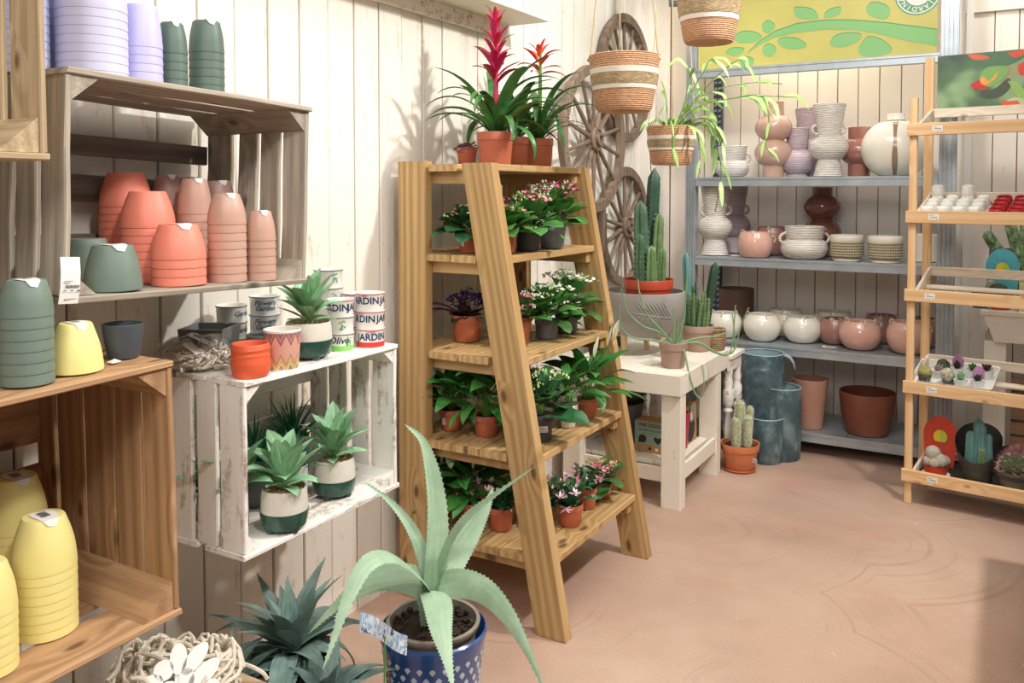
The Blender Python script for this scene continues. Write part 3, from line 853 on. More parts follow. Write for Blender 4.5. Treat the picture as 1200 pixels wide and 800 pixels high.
M['lilac'] = plain('lilac_plastic', '#c9c8e4', 0.45, 0.015)
M['lilac_b'] = plain('blue_lilac_plastic', '#b3bbe0', 0.45, 0.015)
M['lilac_v'] = plain('violet_lilac_plastic', '#bcb8e6', 0.45, 0.015)
M['bottle_green'] = plain('dark_green_plastic', '#566a5f', 0.5, 0.03, mottle=0.06)
M['sage'] = plain('grey_green_plastic', '#728377', 0.55, 0.02, mottle=0.08)
M['coral'] = plain('coral_plastic', '#f08a74', 0.5, 0.015)
M['mauve'] = plain('mauve_plastic', '#c39c8b', 0.42, 0.02)
M['mauve_dk'] = plain('dusky_mauve_plastic', '#b08d84', 0.38, 0.02)
M['lemon'] = plain('pale_yellow_plastic', '#f0e394', 0.5, 0.012)
M['slate'] = plain('dark_slate_plastic', '#4c545b', 0.5, 0.02, mottle=0.12)

zt = lambda y: 1.7265 + 0.0384 * (1.303 - y)
zf = lambda y: 1.2825 + 0.0384 * (1.303 - y)
zl = lambda y: 1.1435 + 0.021 * (y - 0.83)
zi = lambda y: 0.6215 + 0.021 * (y - 0.83)
stack(.200, 1.030, zt(1.03), 9, .055, .045, .235, .0175, M['lilac_b'], 'blue-lilac pot', 'the shaded stack behind the upper left crate', 'blue-lilac pots behind the upper crate', label=False)
stack(.115, 1.149, zt(1.149), 10, .056, .045, .255, .0180, M['lilac_b'], 'blue-lilac pot', 'the rear stack against the wall on the grey crate', 'blue-lilac pots in the rear stack', label=False)
stack(.250, 1.158, zt(1.158), 9, .073, .062, .270, .0188, M['lilac'], 'pale lilac pot', 'the widest stack on the grey crate', 'pale lilac pots in the widest stack', label=False)
stack(.250, 1.281, zt(1.281), 6, .0465, .036, .195, .0190, M['lilac_v'], 'violet-lilac pot', 'the narrow stack beside the widest one', 'violet-lilac pots in the narrow stack', label=False)
stack(.220, 1.388, zt(1.388), 6, .0365, .027, .180, .0205, M['bottle_green'], 'dark green pot', 'the left green stack on the grey crate', 'dark green pots in the left stack', pw=2.2)
stack(.220, 1.492, zt(1.492), 7, .0435, .034, .205, .0205, M['bottle_green'], 'dark green pot', 'the right green stack on the grey crate', 'dark green pots in the right stack', pw=2.2)
stack(.100, 1.341, zf(1.341), 11, .062, .043, .260, .0175, M['coral'], 'coral pot', 'the tall rear coral stack', 'coral pots in the tall rear stack', label=False)
stack(.230, 1.306, zf(1.306), 8, .062, .042, .213, .0182, M['coral'], 'coral pot', 'the middle coral stack', 'coral pots in the middle stack', label=False)
stack(.347, 1.298, zf(1.298), 4, .0605, .043, .138, .0195, M['coral'], 'coral pot', 'the low front coral stack', 'coral pots in the low front stack')
stack(.100, 1.463, zf(1.463), 10, .040, .029, .260, .0200, M['mauve_dk'], 'dusky mauve pot', 'the rear left mauve stack', 'dusky mauve pots in the rear left stack', pw=2)
stack(.205, 1.461, zf(1.461), 9, .042, .031, .250, .0200, M['mauve'], 'mauve pot', 'the stack in the middle of the mauve ones', 'mauve pots in the middle stack', pw=2)
stack(.170, 1.568, zf(1.568), 9, .044, .032, .250, .0200, M['mauve_dk'], 'dusky mauve pot', 'the rear right mauve stack', 'dusky mauve pots in the rear right stack', pw=2)
stack(.084, 1.548, zf(1.548), 9, .038, .030, .258, .0205, M['mauve_dk'], 'dusky mauve pot', 'the mauve stack nearest the wall', 'dusky mauve pots against the wall', pw=2)
stack(.355, 1.432, zf(1.432), 8, .0455, .031, .212, .0196, M['mauve'], 'mauve pot', 'the front mauve stack beside the coral ones', 'mauve pots in the front stack', pw=2)
stack(.377, 1.519, zf(1.519), 6, .0365, .026, .172, .0196, M['mauve'], 'mauve pot', 'the short slim mauve stack at the crate end', 'mauve pots in the short slim stack', pw=2)
stack(.365, 1.120, zf(1.120), 1, .0575, .041, .094, .02, M['sage'], 'wide grey-green pot', 'at the left front of the grey crate', None, pw=1.9)
stack(.200, 1.171, zf(1.171), 1, .052, .040, .102, .02, M['sage'], 'grey-green pot', 'at the back left of the grey crate behind the post', None, pw=1.9, label=False)
stack(.438, .894, zl(.894), 7, .045, .034, .190, .0205, M['sage'], 'grey-green pot', 'the green stack on the lower left crate', 'grey-green pots on the lower left crate', pw=2.2)
stack(.300, .862, zl(.862), 6, .045, .034, .170, .0205, M['sage'], 'grey-green pot', 'the green stack cut by the left photo edge', 'grey-green pots at the left edge', pw=2.2, label=False)
stack(.423, .997, zl(.997), 1, .050, .031, .094, .02, M['lemon'], 'single pale yellow pot', 'on the lower left crate beside the green stack', None, pw=1.8)
stack(.200, 1.000, zi(1.0), 10, .061, .041, .275, .0185, M['lemon'], 'pale yellow pot', 'the tall rear yellow stack', 'pale yellow pots in the rear stack', pw=2)
stack(.346, .972, zi(.972), 8, .0595, .040, .230, .0182, M['lemon'], 'pale yellow pot', 'the middle yellow stack', 'pale yellow pots in the middle stack', pw=2)
stack(.390, .838, zi(.838), 7, .050, .034, .200, .0182, M['lemon'], 'pale yellow pot', 'the yellow stack cut by the left photo edge', 'pale yellow pots at the left edge', pw=2)

def vessel(name, prof_out, wall, mat, loc, label, cat, group=None, seg=40, fn=None, angle=35):
    """open vessel: outer profile from the foot up, turned inwards at the rim"""
    inner = []
    for r, z in prof_out[::-1]:
        if z > wall * 1.2: inner.append((max(r - wall, 0.001), z - (0.0 if (r, z) != prof_out[-1] else 0.0)))
    top = prof_out[-1]
    p = [(0, 0)] + prof_out + [(top[0] - wall * .5, top[1] + wall * .4)] + inner + [(0, wall * 1.3)]
    o = ob(name, MB().lathe(p, seg, fn=fn).mesh(name, mat, angle), None, T(loc))
    return tag(o, label, cat, group)
sl = vessel('flower_pot', [(.029, 0), (.031, .004), (.037, .036), (.041, .070)], .0025, M['slate'], (.394, 1.121, zl(1.121) + .0005), 'dark slate pot standing upright at the right end of the lower left crate', 'pot')
mb = MB().add([Vector(q) for q in ((-.013, -.008, .0008), (.011, -.010, .0008), (.014, .008, .003), (-.010, .009, .005), (0, 0, .007))], [(0, 1, 4), (1, 2, 4), (2, 3, 4), (3, 0, 4)])
tag(ob('paper_scrap', mb.mesh('paper_scrap', M['white_paper'], 20), None, T(.428, 1.075, zl(1.1) + .001)), 'torn white paper scrap lying beside the dark slate pot', 'paper')

# hang tag on the crate post
tg = thing('hang_tag', (.424, .985, 1.325), 'white price tag with barcode hanging on the grey crate post', 'tag', rot=(0, R(4), R(90)))
part('paper', MB().add([(-.02 + .04 * (i % 2) , -.001 - 0.006 * math.sin(i // 2 * 1.0), .045 - .03 * (i // 2)) for i in range(8)], [(0, 1, 3, 2), (2, 3, 5, 4), (4, 5, 7, 6)]), M['white_paper'], tg, angle=60)
ob('barcode', _bars, tg, T(0.002, -.0085, -.01) @ Rx(R(2)))

# ------------------------------------------------------------------ nursery pots and plant builders
def nursery_pot(root, rb, rt, h, mat, soil=True, lip=True, name='pot'):
    ri = lambda t: rb + (rt - rb) * t
    if lip:
        p = [(0, .001), (rb * .93, .001), (rb, .005), (ri(.70), h * .74), (ri(.72) + .0028, h * .755), (rt, h - .002), (rt - .0015, h), (rt - .0035, h - .001), (rt - .006, h * .86), (0, h * .85)]
    else:
        p = [(0, .001), (rb * .93, .001), (rb, .005), (rt, h - .002), (rt - .0015, h), (rt - .0035, h - .001), (rt - .006, h * .86), (0, h * .85)]
    part(name, MB().lathe(p, 32), mat, root)
    if soil:
        rng = random.Random(int(rb * 1e5) + int(h * 1e4))
        part('soil', MB().lathe([(rt - .005, h * .87), (rt * .8, h * .90), (rt * .45, h * .925), (0, h * .935)], 18, fn=lambda a, z: 1 + (0 if z < h * .88 else rng.uniform(-.08, .08))), M['soil'], root)
_lm = {}
def LF(key, *a, **k):
    """cached leaf meshes (several variants share a key)"""
    if key not in _lm:
        _lm[key] = leaf_mesh(*a, **k)
    return _lm[key]
def place_leaf(root, me, base, az, el, roll=0.0, s=1.0, name='leaf'):
    return ob(name, me, root, T(base) @ Rz(az) @ Ry(-el) @ Rx(roll) @ S(s))

def blossoms(pts, r, rng, petals=4, cup=0.25):
    mb = MB()
    for p in pts:
        p = Vector(p)
        nrm = Vector((rng.uniform(-.7, .7), rng.uniform(-.7, .7), 1)).normalized()
        a0 = rng.uniform(0, 6.28)
        t1 = nrm.orthogonal().normalized(); t2 = nrm.cross(t1)
        rr = r * rng.uniform(.7, 1.2)
        for k in range(petals):
            a = a0 + k * 2 * math.pi / petals
            d = t1 * math.cos(a) + t2 * math.sin(a); s = t1 * -math.sin(a) + t2 * math.cos(a)
            w = rr * 1.5 / petals * 1.2
            mb.add([p, p + d * rr * .55 + s * w + nrm * rr * cup * .7, p + d * rr + nrm * rr * cup, p + d * rr * .55 - s * w + nrm * rr * cup * .7], [(0, 1, 2), (0, 2, 3)])
    return mb
def buds(pts, r, rng):
    mb = MB()
    for p in pts:
        k = r * rng.uniform(.6, 1.2)
        p = Vector(p)
        mb.add([p + Vector(q) * k for q in ((1, 0, 0), (0, 1, 0), (-1, 0, 0), (0, -1, 0), (0, 0, 1.7), (0, 0, -1.2))], [(0, 1, 4), (1, 2, 4), (2, 3, 4), (3, 0, 4), (1, 0, 5), (2, 1, 5), (3, 2, 5), (0, 3, 5)])
    return mb

def plant_root(name, it, label, cat='potted plant', group=None, pot='terracotta', lip=True, rz=None):
    x, y, z, rb, rt, h = it
    r = thing(name, (x, y, z), label, cat, group, rz=random.uniform(0, 6.28) if rz is None else rz)
    nursery_pot(r, rb, rt, h, M[pot], lip=lip)
    return r, h, rt

def kalanchoe(it, label, flower, pot='terracotta', spread=.085, hgt=.11, nleaf=44, nfl=100, bloom=.0088, dark=False, seed=1, budmat='pet_green', heads=6, lsize=1.0, flat=.9, sep=None):
    rng = random.Random(seed)
    r, h, rt = plant_root('potted_kalanchoe', it, label, pot=pot)
    mt = M['kal_leaf_dk'] if dark else M['kal_leaf']
    var = [LF(('kal', dark, i), .075, .056, 'round', (.5, .9, .2)[i], (.22, .1, .3)[i], mt, 6, 2, .12, rng) for i in range(3)]
    for i in range(nleaf):
        t = i / nleaf
        az = i * 2.399 + rng.uniform(-.3, .3)
        el = R(64 - 72 * t + rng.uniform(-9, 9))
        zb = h * .9 + hgt * (.62 * (1 - t) + .03 * rng.random())
        rad = .012 + (spread - .050) * t ** .5
        sc = lsize * (.82 + .52 * t) * rng.uniform(.85, 1.15)
        place_leaf(r, var[i % 3], (rad * math.cos(az), rad * math.sin(az), zb), az, el, rng.uniform(-.35, .35), sc)
    st = MB(); pts = []; bp = []
    top = h + hgt
    for k in range(heads):
        az = k * 2.399 + seed; rr = spread * flat * math.sqrt((k + .3) / heads)
        c = Vector((rr * math.cos(az), rr * math.sin(az), top - rr * .35 + rng.uniform(-.012, .012)))
        st.tube([(0, 0, h * .9), (c.x * .6, c.y * .6, h + hgt * .5), c - Vector((0, 0, .008))], .0018, 5)
        for j in range(int(nfl * 1.35) // heads):
            a = rng.uniform(0, 6.28); q = spread * .40 * math.sqrt(rng.random())
            p = c + Vector((q * math.cos(a), q * math.sin(a), -q * q * 9 + rng.uniform(-.004, .006)))
            (pts if rng.random() < .75 else bp).append(p)
            if j % 3 == 0: st.tube([c - Vector((0, 0, .02)), p], .0009, 3, cap=False)
    part('stems', st, M['stem'], r, stuff=True)
    if flower == 'pet_green':
        part('flower_buds', buds(pts, bloom * .9, rng), M['pet_green'], r, stuff=True)
    else:
        part('blossoms', blossoms(pts, bloom, rng), M[flower], r, stuff=True)
    if bp: part('flower_buds', buds(bp, bloom * .6, rng), M[budmat], r, stuff=True)
    return r

def peace_lily(it, label, pot='terracotta', spread=.13, hgt=.17, nleaf=38, flowers=((40, .2, 1),), seed=1, lsize=1.0, green=False, variegated=False):
    rng = random.Random(seed)
    r, h, rt = plant_root('potted_peace_lily', it, label, pot=pot, rz=0)
    mt = M['lily_leaf']
    var = [LF(('lily', i), .135, .048, 'lance', (.8, 1.3, .4)[i], (.25, .12, .3)[i], mt, 8, 2, .1, rng) for i in range(3)]
    st = MB()
    for i in range(nleaf):
        t = (i + .5) / nleaf
        az = i * 2.399 + rng.uniform(-.4, .4)
        lean = t ** .7
        if math.cos(az) < 0: lean = min(lean, max(.05, (it[0] - .15) / (spread * .62)))
        b = Vector((spread * .62 * lean * math.cos(az), spread * .62 * lean * math.sin(az), h * .9 + hgt * (.72 - .5 * t) * rng.uniform(.8, 1.15)))
        st.tube([(.01 * math.cos(az), .01 * math.sin(az), h * .88), (b.x * .45, b.y * .45, h * .9 + (b.z - h * .9) * .6), b], .0014, 4, cap=False)
        place_leaf(r, var[i % 3], b, az, R(58 - 62 * t + rng.uniform(-12, 12)), rng.uniform(-.5, .5), lsize * rng.uniform(.85, 1.25))
    for (azd, up, sc) in flowers:
        az = R(azd); q = spread * .75
        b = Vector((q * math.cos(az), q * math.sin(az), h + up))
        st.tube([(0, 0, h * .88), (b.x * .4, b.y * .4, h + up * .6), b], .0015, 5)
        sp = LF(('spathe', green), .085, .034, 'lance', -.35, .45, M['spathe_g' if green else 'spathe'], 8, 2)
        f = place_leaf(r, sp, b, az + .6, R(68), .3, sc, 'spathe')
        part('spadix', MB().tube([(0.008, 0, .004), (.03, 0, .012), (.045, 0, .016)], [.003, .0035, .002], 6), M['pet_yellow'], f)
    part('leaf_stalks', st, M['stem'], r, stuff=True)
    return r

def xmas_cactus(it, label, flower, pot='terracotta', spread=.1, hgt=.10, n=26, nfl=7, seed=1, dark=False):
    rng = random.Random(seed)
    r, h, rt = plant_root('potted_christmas_cactus', it, label, pot=pot)
    me = LF('seg', .034, .022, 'round', .3, .12, M['kal_leaf_dk'], 5, 2, .35, rng)
    tips = []
    for i in range(n):
        az = i * 2.399; el = R(rng.uniform(35, 82) if i > n // 3 else rng.uniform(65, 88))
        p = Vector((.014 * math.cos(az), .014 * math.sin(az), h * .9))
        k = rng.randint(3, 4)
        for j in range(k):
            place_leaf(r, me, p, az + rng.uniform(-.2, .2), el, rng.uniform(-.6, .6), rng.uniform(.85, 1.1), 'stem_segment')
            p = p + Vector((math.cos(az) * math.cos(el), math.sin(az) * math.cos(el), math.sin(el))) * .03 * hgt / .1
            el -= R(rng.uniform(8, 26))
        tips.append((p, az, el))
    fm = LF(('xf', flower), .030, .011, 'lance', -.9, .2, M[flower], 5, 2)
    rng.shuffle(tips)
    for p, az, el in tips[:nfl]:
        for k in range(9):
            place_leaf(r, fm, p, az + k * .7, el + R(20 + 22 * (k % 3)) - R(35), 0, rng.uniform(.7, 1), 'petal')
    part('flower_buds', buds([t[0] for t in tips[nfl:nfl + 7]], .006, rng), M['pet_pale'], r, stuff=True)
    return r

def bromeliad(it, label, bract, n=22, L=.34, W=.036, stalk=.33, rows=30, seed=1, bl=.085, flower=True):
    rng = random.Random(seed)
    r, h, rt = plant_root('potted_bromeliad', it, label, rz=0)
    var = [LF(('guz', i, L), L, W, 'strap', (2.0, 1.5, 2.6, 1.1)[i], .30, M['guz_leaf'], 12, 2, .03, rng) for i in range(4)]
    for i in range(n):
        t = i / n
        az = i * 2.399 + rng.uniform(-.2, .2)
        sL = rng.uniform(.72, 1.05) * (.72 + .28 * math.sin(math.pi * min(1, t + .3)))
        if math.cos(az) < 0: sL = min(sL, (it[0] - .02) / (.86 * L * -math.cos(az) + .012))
        place_leaf(r, var[i % 4], (.012 * math.cos(az), .012 * math.sin(az), h * .9 + .03 * (1 - t)), az, R(80 - 48 * t + rng.uniform(-8, 8)), rng.uniform(-.25, .25), sL)
    if flower:
        part('flower_stalk', MB().tube([(0, 0, h * .9), (.004, 0, h + stalk * .5), (.006, 0, h + stalk)], [.011, .009, .005], 8), M['stem' if rows < 24 else bract], r)
        for i in range(rows):
            t = i / rows
            z = h + stalk * ((.42 + .58 * t) if rows > 20 else (.72 + .28 * t))
            az = i * 2.399
            bm_ = LF((bract, i % 2, bl), bl, bl * .27, 'lance', (1.15, .7)[i % 2], .35, M[bract], 7, 2)
            place_leaf(r, bm_, (.007 * math.cos(az), .007 * math.sin(az), z), az, R((46 if rows > 20 else 18) + (36 if rows > 20 else 60) * t + rng.uniform(-8, 8)), 0, (1.0 - .45 * t) * rng.uniform(.85, 1.1), 'bract')
    return r

# ------------------------------------------------------------------ plants on the ladder
bromeliad((.300, 2.767, 1.591, .0582, .0696, .125), 'bromeliad with a tall crimson flower spike on the top ladder shelf', 'bract', seed=3, n=28, L=.42, W=.05, stalk=.43, bl=.125, rows=34)
bromeliad((.240, 3.020, 1.591, .0460, .0560, .122), 'bromeliad without a spike between the crimson and the vermilion one', 'bract', n=20, L=.32, W=.042, seed=4, flower=False)
bromeliad((.270, 3.170, 1.591, .0512, .0604, .122), 'bromeliad with a vermilion star-shaped flower on the top ladder shelf', 'bract_or', n=24, L=.38, W=.036, stalk=.37, rows=14, bl=.13, seed=5)
r, h, rt = plant_root('potted_fittonia', (.150, 2.80, 1.591, .0334, .0400, .072), 'small pink-veined plant behind the left end of the top ladder shelf')
fm = LF('fit', .034, .022, 'round', .6, .15, M['fitt_leaf'], 5, 2, .2)
for i in range(34):
    az = i * 2.399; q = .03 * math.sqrt(i / 34)
    place_leaf(r, fm, (q * math.cos(az), q * math.sin(az), .068 + .012 * (1 - i / 34)), az, R(40 - i * 1.4), random.uniform(-.4, .4), random.uniform(.7, 1.1))

kalanchoe((.299, 2.590, 1.271, .0368, .0429, .082), 'kalanchoe with salmon-pink buds in orange pot at left of second shelf', 'pet_salmon', seed=11, hgt=.085, spread=.085, nfl=50, heads=4, dark=True)
kalanchoe((.425, 2.635, 1.271, .0340, .0407, .078), 'kalanchoe with peach-pink flowers in soil-stained orange pot behind the front leg', 'pet_salmon', seed=12, hgt=.10, spread=.08, nfl=60, heads=5)
kalanchoe((.425, 2.800, 1.271, .0420, .0500, .083), 'kalanchoe with pink flowers in dark grey pot on second shelf', 'pet_pink', 'greypot_dk', seed=13, hgt=.145, spread=.11, nfl=110, heads=8)
kalanchoe((.440, 2.965, 1.271, .0454, .0550, .093), 'kalanchoe with magenta flowers in light grey pot on second shelf', 'pet_mag', 'greypot_lt', seed=14, hgt=.175, spread=.11, nfl=130, heads=9)

# african violet with a purple-leaved companion in the same pot
r, h, rt = plant_root('potted_african_violet', (.199, 2.722, .921, .0491, .0589, .102), 'dark violet-blue african violet with long purple leaves in orange pot', rz=0)
rng = random.Random(5)
vm = LF('vio', .06, .045, 'round', .9, .15, M['purple_leaf'], 6, 2, .1)
vg = LF('viog', .06, .045, 'round', .8, .15, M['kal_leaf_dk'], 6, 2, .1)
pm = LF('pur', .16, .042, 'lance', .8, .2, M['purple_leaf'], 9, 2, .05)
for i in range(16):
    az = i * 2.399
    place_leaf(r, (vm, vg)[i % 2], (.015 * math.cos(az), .015 * math.sin(az), h * .92), az, R(48 - 3 * i), rng.uniform(-.2, .2), rng.uniform(.9, 1.3))
for az, el, s in ((-2.3, 38, 1.0), (-2.6, 25, .95), (-2.0, 30, .9), (-2.9, 34, .9), (-1.2, 35, .6), (2.4, 45, .9), (.6, 40, .6)):
    place_leaf(r, pm, (.02 * math.cos(az), .02 * math.sin(az), h * .92), az, R(el), rng.uniform(-.4, .4), s)
pts = []
for i in range(85):
    a = rng.uniform(0, 6.28); q = .075 * math.sqrt(rng.random())
    pts.append((q * math.cos(a), q * math.sin(a), h + .085 - q * q * 6 + rng.uniform(-.02, .012)))
part('blossoms', blossoms(pts, .0165, rng, 5), M['pet_blue'], r, stuff=True)
part('stamens', buds([(p[0], p[1], p[2] + .002) for p in pts], .0022, rng), M['pet_yellow'], r, stuff=True)
st = MB()
for p in pts[::3]: st.tube([(0, 0, h * .9), p], .0009, 3, cap=False)
part('stems', st, M['purple_leaf'], r, stuff=True)

kalanchoe((.400, 2.785, .921, .0313, .0420, .089), 'small kalanchoe with bright magenta flowers in orange pot on third shelf', 'pet_mag', seed=21, hgt=.10, spread=.085, nfl=60, heads=3, nleaf=14, bloom=.009)
kalanchoe((.435, 2.930, .921, .0420, .0470, .075), 'nearer white kalanchoe in grey pot on third shelf', 'pet_white', 'greypot', seed=22, hgt=.145, spread=.105, nfl=110, heads=8)
kalanchoe((.444, 3.085, .921, .0417, .0487, .087), 'farther white kalanchoe in grey pot at right of third shelf', 'pet_white', 'greypot', seed=23, hgt=.165, spread=.105, nfl=110, heads=8)

peace_lily((.182, 2.641, .596, .0355, .0451, .080), 'peace lily in orange pot at far left of fourth shelf', seed=31, spread=.11, hgt=.17, flowers=((285, .15, .8), (250, .13, .7)))
peace_lily((.335, 2.645, .596, .0391, .0469, .077), 'peace lily with one white spathe beside the front leg, fourth shelf', seed=32, spread=.11, hgt=.19, flowers=((290, .17, 1.0), (320, .15, .8)))
kalanchoe((.540, 2.690, .596, .0368, .0460, .097), 'large-leaved kalanchoe with green-white buds in dark labelled pot, fourth shelf', 'pet_green', 'greypot_dk', seed=33, hgt=.17, spread=.10, nfl=110, heads=7, dark=True, lsize=1.35, nleaf=24, bloom=.006)
r = peace_lily((.545, 2.895, .596, .0290, .0390, .088), 'bushy green plant in a white pot on fourth shelf', 'white', seed=34, spread=.09, hgt=.14, nleaf=26, flowers=(), lsize=.8)
peace_lily((.549, 3.062, .596, .0341, .0427, .077), 'peace lily in orange pot with pale spathes at right of fourth shelf', seed=35, spread=.14, hgt=.16, flowers=((340, .22, 1.0), (20, .24, .9), (310, .18, 1.1)), nleaf=34, green=False)

peace_lily((.135, 2.660, .261, .0360, .0459, .086), 'peace lily in orange pot at far left of bottom shelf', seed=41, spread=.11, hgt=.15, flowers=((300, .13, .7),))
peace_lily((.262, 2.650, .261, .0386, .0451, .073), 'peace lily with greenish spathe second from left on bottom shelf', seed=42, spread=.12, hgt=.17, flowers=((250, .14, .9), (310, .15, .8)), green=True, lsize=1.1)
xmas_cactus((.401, 2.640, .261, .0390, .0483, .085), 'christmas cactus with pale lilac flowers left of the front leg', 'pet_pale', seed=43)
xmas_cactus((.515, 2.775, .261, .0318, .0400, .060), 'christmas cactus in low pot half hidden by the front leg', 'pet_pale', seed=44, hgt=.09)
xmas_cactus((.601, 2.803, .261, .0396, .0490, .080), 'christmas cactus with pink flower hanging over its pot, right of front leg', 'pet_pale', seed=45, nfl=5, hgt=.11)
xmas_cactus((.587, 2.985, .261, .0300, .0365, .082), 'christmas cactus with pink blooms in slim pot on bottom shelf', 'pet_pink', seed=46, nfl=6, n=20, hgt=.09)
kalanchoe((.592, 3.120, .261, .0295, .0400, .063), 'kalanchoe with dense light pink blossoms at right end of bottom shelf', 'pet_salmon', seed=47, hgt=.085, spread=.06, nfl=130, heads=7, nleaf=16, bloom=.0075)

# white price stickers on some of the plant pots
for key, zf_, da in (('salmon-pink buds', .5, -.7), ('far left of fourth shelf', .5, -.75), ('dark labelled pot', .55, .15), ('light pink blossoms', .5, .75)):
    for o in list(COL.objects):
        if key in o.get('label', '') and o.type == 'EMPTY':
            a = face(o.location.x, o.location.y) + da - o.rotation_euler.z
            big = 'labelled' in key
            r_ = (.0368 + (.0460 - .0368) * zf_ if big else .0395 if 'salmon' in key else .0408 if 'far left' in key else .0355) + .0012
            price_label(o, T(r_ * math.cos(a), r_ * math.sin(a), .050 if big else .038) @ Rz(a + R(90)) @ S(.55 if not big else .8) @ (Ry(R(90)) if not big else Rx(0)))

# ------------------------------------------------------------------ on and in the white crate
M['lime_band'] = plain('lime_green_print', '#86cf5e', 0.5)
M['red_band'] = plain('red_print', '#d8392f', 0.5)
WT, WF = 1.0325, 0.6055
def tin(loc, h, r, label, face_az, band=None, words=(), herb=False, trim='white', cat='tin', group='enamel-look tins on the white crate'):
    t = thing('printed_tin', loc, label, cat, group)
    rim = [(0, .0015), (r * .955, .0015), (r * .965, .0), (r * .965, .003), (r, h - .004), (r + .0015, h - .002), (r + .0012, h), (r - .001, h), (r - .003, h - .003), (r * .95, .004), (0, .004)]
    part('body', MB().lathe(rim, 36), M['white'], t)
    part('rim_line', MB().lathe([(r + .0016, h - .0035), (r + .0024, h - .0022), (r + .0016, h - .001)], 36), M['ink' if trim == 'white' else trim], t)
    if band:
        part('colour_band', MB().lathe([(r * .967, .001), (r * .9685 + .0008, .002), (r * .965 + r * .035 * .30 + .0008, h * .30), (r * .965 + r * .035 * .30, h * .305)], 36), M[band], t)
    for (key, z, da) in words:
        me = wrap(TX[key].copy(), r * .985, z, face_az + da, 0.0)
        for v in me.vertices:
            d = Vector((v.co.x, v.co.y)); f = (r * .965 + r * .035 * v.co.z / h + .0009) / d.length
            v.co.x *= f; v.co.y *= f
        ob('lettering', me, t)
    if herb:
        mb = MB()
        for k in range(16):
            a = face_az + herb + random.uniform(-.22, .22); z = h * .52 + random.uniform(-.014, .014)
            rr = r * .985 + .001
            mb.add([(rr * math.cos(a + dx / r), rr * math.sin(a + dx / r), z + dz) for dx, dz in ((-.003, 0), (0, -.0025), (.003, .001), (0, .003))], [(0, 1, 2, 3)])
        part('herb_print', mb, M['greenink'], t)
    return t
def flowers_words(h): return (('flowers', h * .66, 0), ('garden', h * .36, .02))
az = face(.12, 1.77)
for k in range(3):
    tin((.12, 1.773, WT + k * .0535), .053, .0425, f'"Flowers Garden" tin with blue script, {("lowest", "middle", "topmost")[k]} of its stack', az, None, flowers_words(.053), trim='blueink')
for k in range(3):
    tin((.083, 1.683, WT + k * .0468), .0465, .042, f'blank-looking white tin, {("lowest", "middle", "topmost")[k]} of the stack left of the "Flowers Garden" tins', az + .9, None, (('garden', .024, 0),))
az = face(.3, 1.9)
tin((.300, 1.895, WT), .049, .039, 'white tin with "Olive" lettering and bright green band, lowest of its stack', az, 'lime_band', (('olive', .030, -.15),), .62)
tin((.300, 1.895, WT + .0495), .049, .039, 'white tin with a green herb print, middle of the olive stack', az, None, (), .12)
tin((.300, 1.895, WT + .099), .049, .039, 'white tin with "JARDIN" lettering, topmost of the olive stack', az, None, (('jardin', .026, -.55), ('jardin', .026, 1.75)), trim='redink')
az = face(.337, 1.975)
for k, (da, bd) in enumerate(((.12, 'red_band'), (-.75, None), (-.45, None))):
    tin((.340, 1.982, WT + k * .0537), .0532, .0425, f'white tin with navy "JARDIN" lettering, {("lowest, with red band,", "middle", "topmost")[k]} in the right-hand stack', az, bd, (('jardin', .031, da), ('labell', .0465, da - .1)) + ((('jardin', .031, da + 2.3),) if k else ()), trim='redink')
for k in range(4):
    tin((.172, 1.985, WT + k * .0555), .0552, .0435, f'white herb-print tin, {("lowest", "second up", "third up", "topmost")[k]} in the tallest tin stack by the wall', face(.17, 1.98), None, (), .5 if k != 1 else .2)
for k in range(3):
    tin((.250, 2.022, WT + k * .05), .0495, .039, f'plain white tin, {("lowest", "middle", "topmost")[k]} in the stack behind the "JARDIN" tins', face(.25, 2.0), None, ())

# grey planters behind the bag
sq = MB()
o_, i_, H_ = .062, .057, .095
for (a, z0, z1) in ((o_, 0, H_),):
    sq.add([(-a * .85, -a * .85, 0), (a * .85, -a * .85, 0), (a * .85, a * .85, 0), (-a * .85, a * .85, 0), (-a, -a, H_), (a, -a, H_), (a, a, H_), (-a, a, H_), (-i_, -i_, H_), (i_, -i_, H_), (i_, i_, H_), (-i_, i_, H_), (-i_ * .85, -i_ * .85, .01), (i_ * .85, -i_ * .85, .01), (i_ * .85, i_ * .85, .01), (-i_ * .85, i_ * .85, .01)],
           [(3, 2, 1, 0), (12, 13, 14, 15)] + [(k, (k + 1) % 4, 4 + (k + 1) % 4, 4 + k) for k in range(4)] + [(4 + k, 4 + (k + 1) % 4, 8 + (k + 1) % 4, 8 + k) for k in range(4)] + [(8 + k, 8 + (k + 1) % 4, 12 + (k + 1) % 4, 12 + k) for k in range(4)])
M['zinc'] = plain('grey_zinc', '#8b8d8c', 0.45, 0.03, mottle=0.15, mscale=12, metal=0.2)
tag(ob('square_planter', sq.mesh('square_planter', M['zinc'], 25), None, T(.108, 1.585, WT) @ Rz(.45)), 'grey square planter behind the plastic bag on the white crate', 'planter')
vessel('round_planter', [(.034, 0), (.036, .004), (.041, .066), (.043, .070)], .003, M['zinc'], (.222, 1.664, WT), 'grey round planter between the zigzag pot and the tins', 'planter')

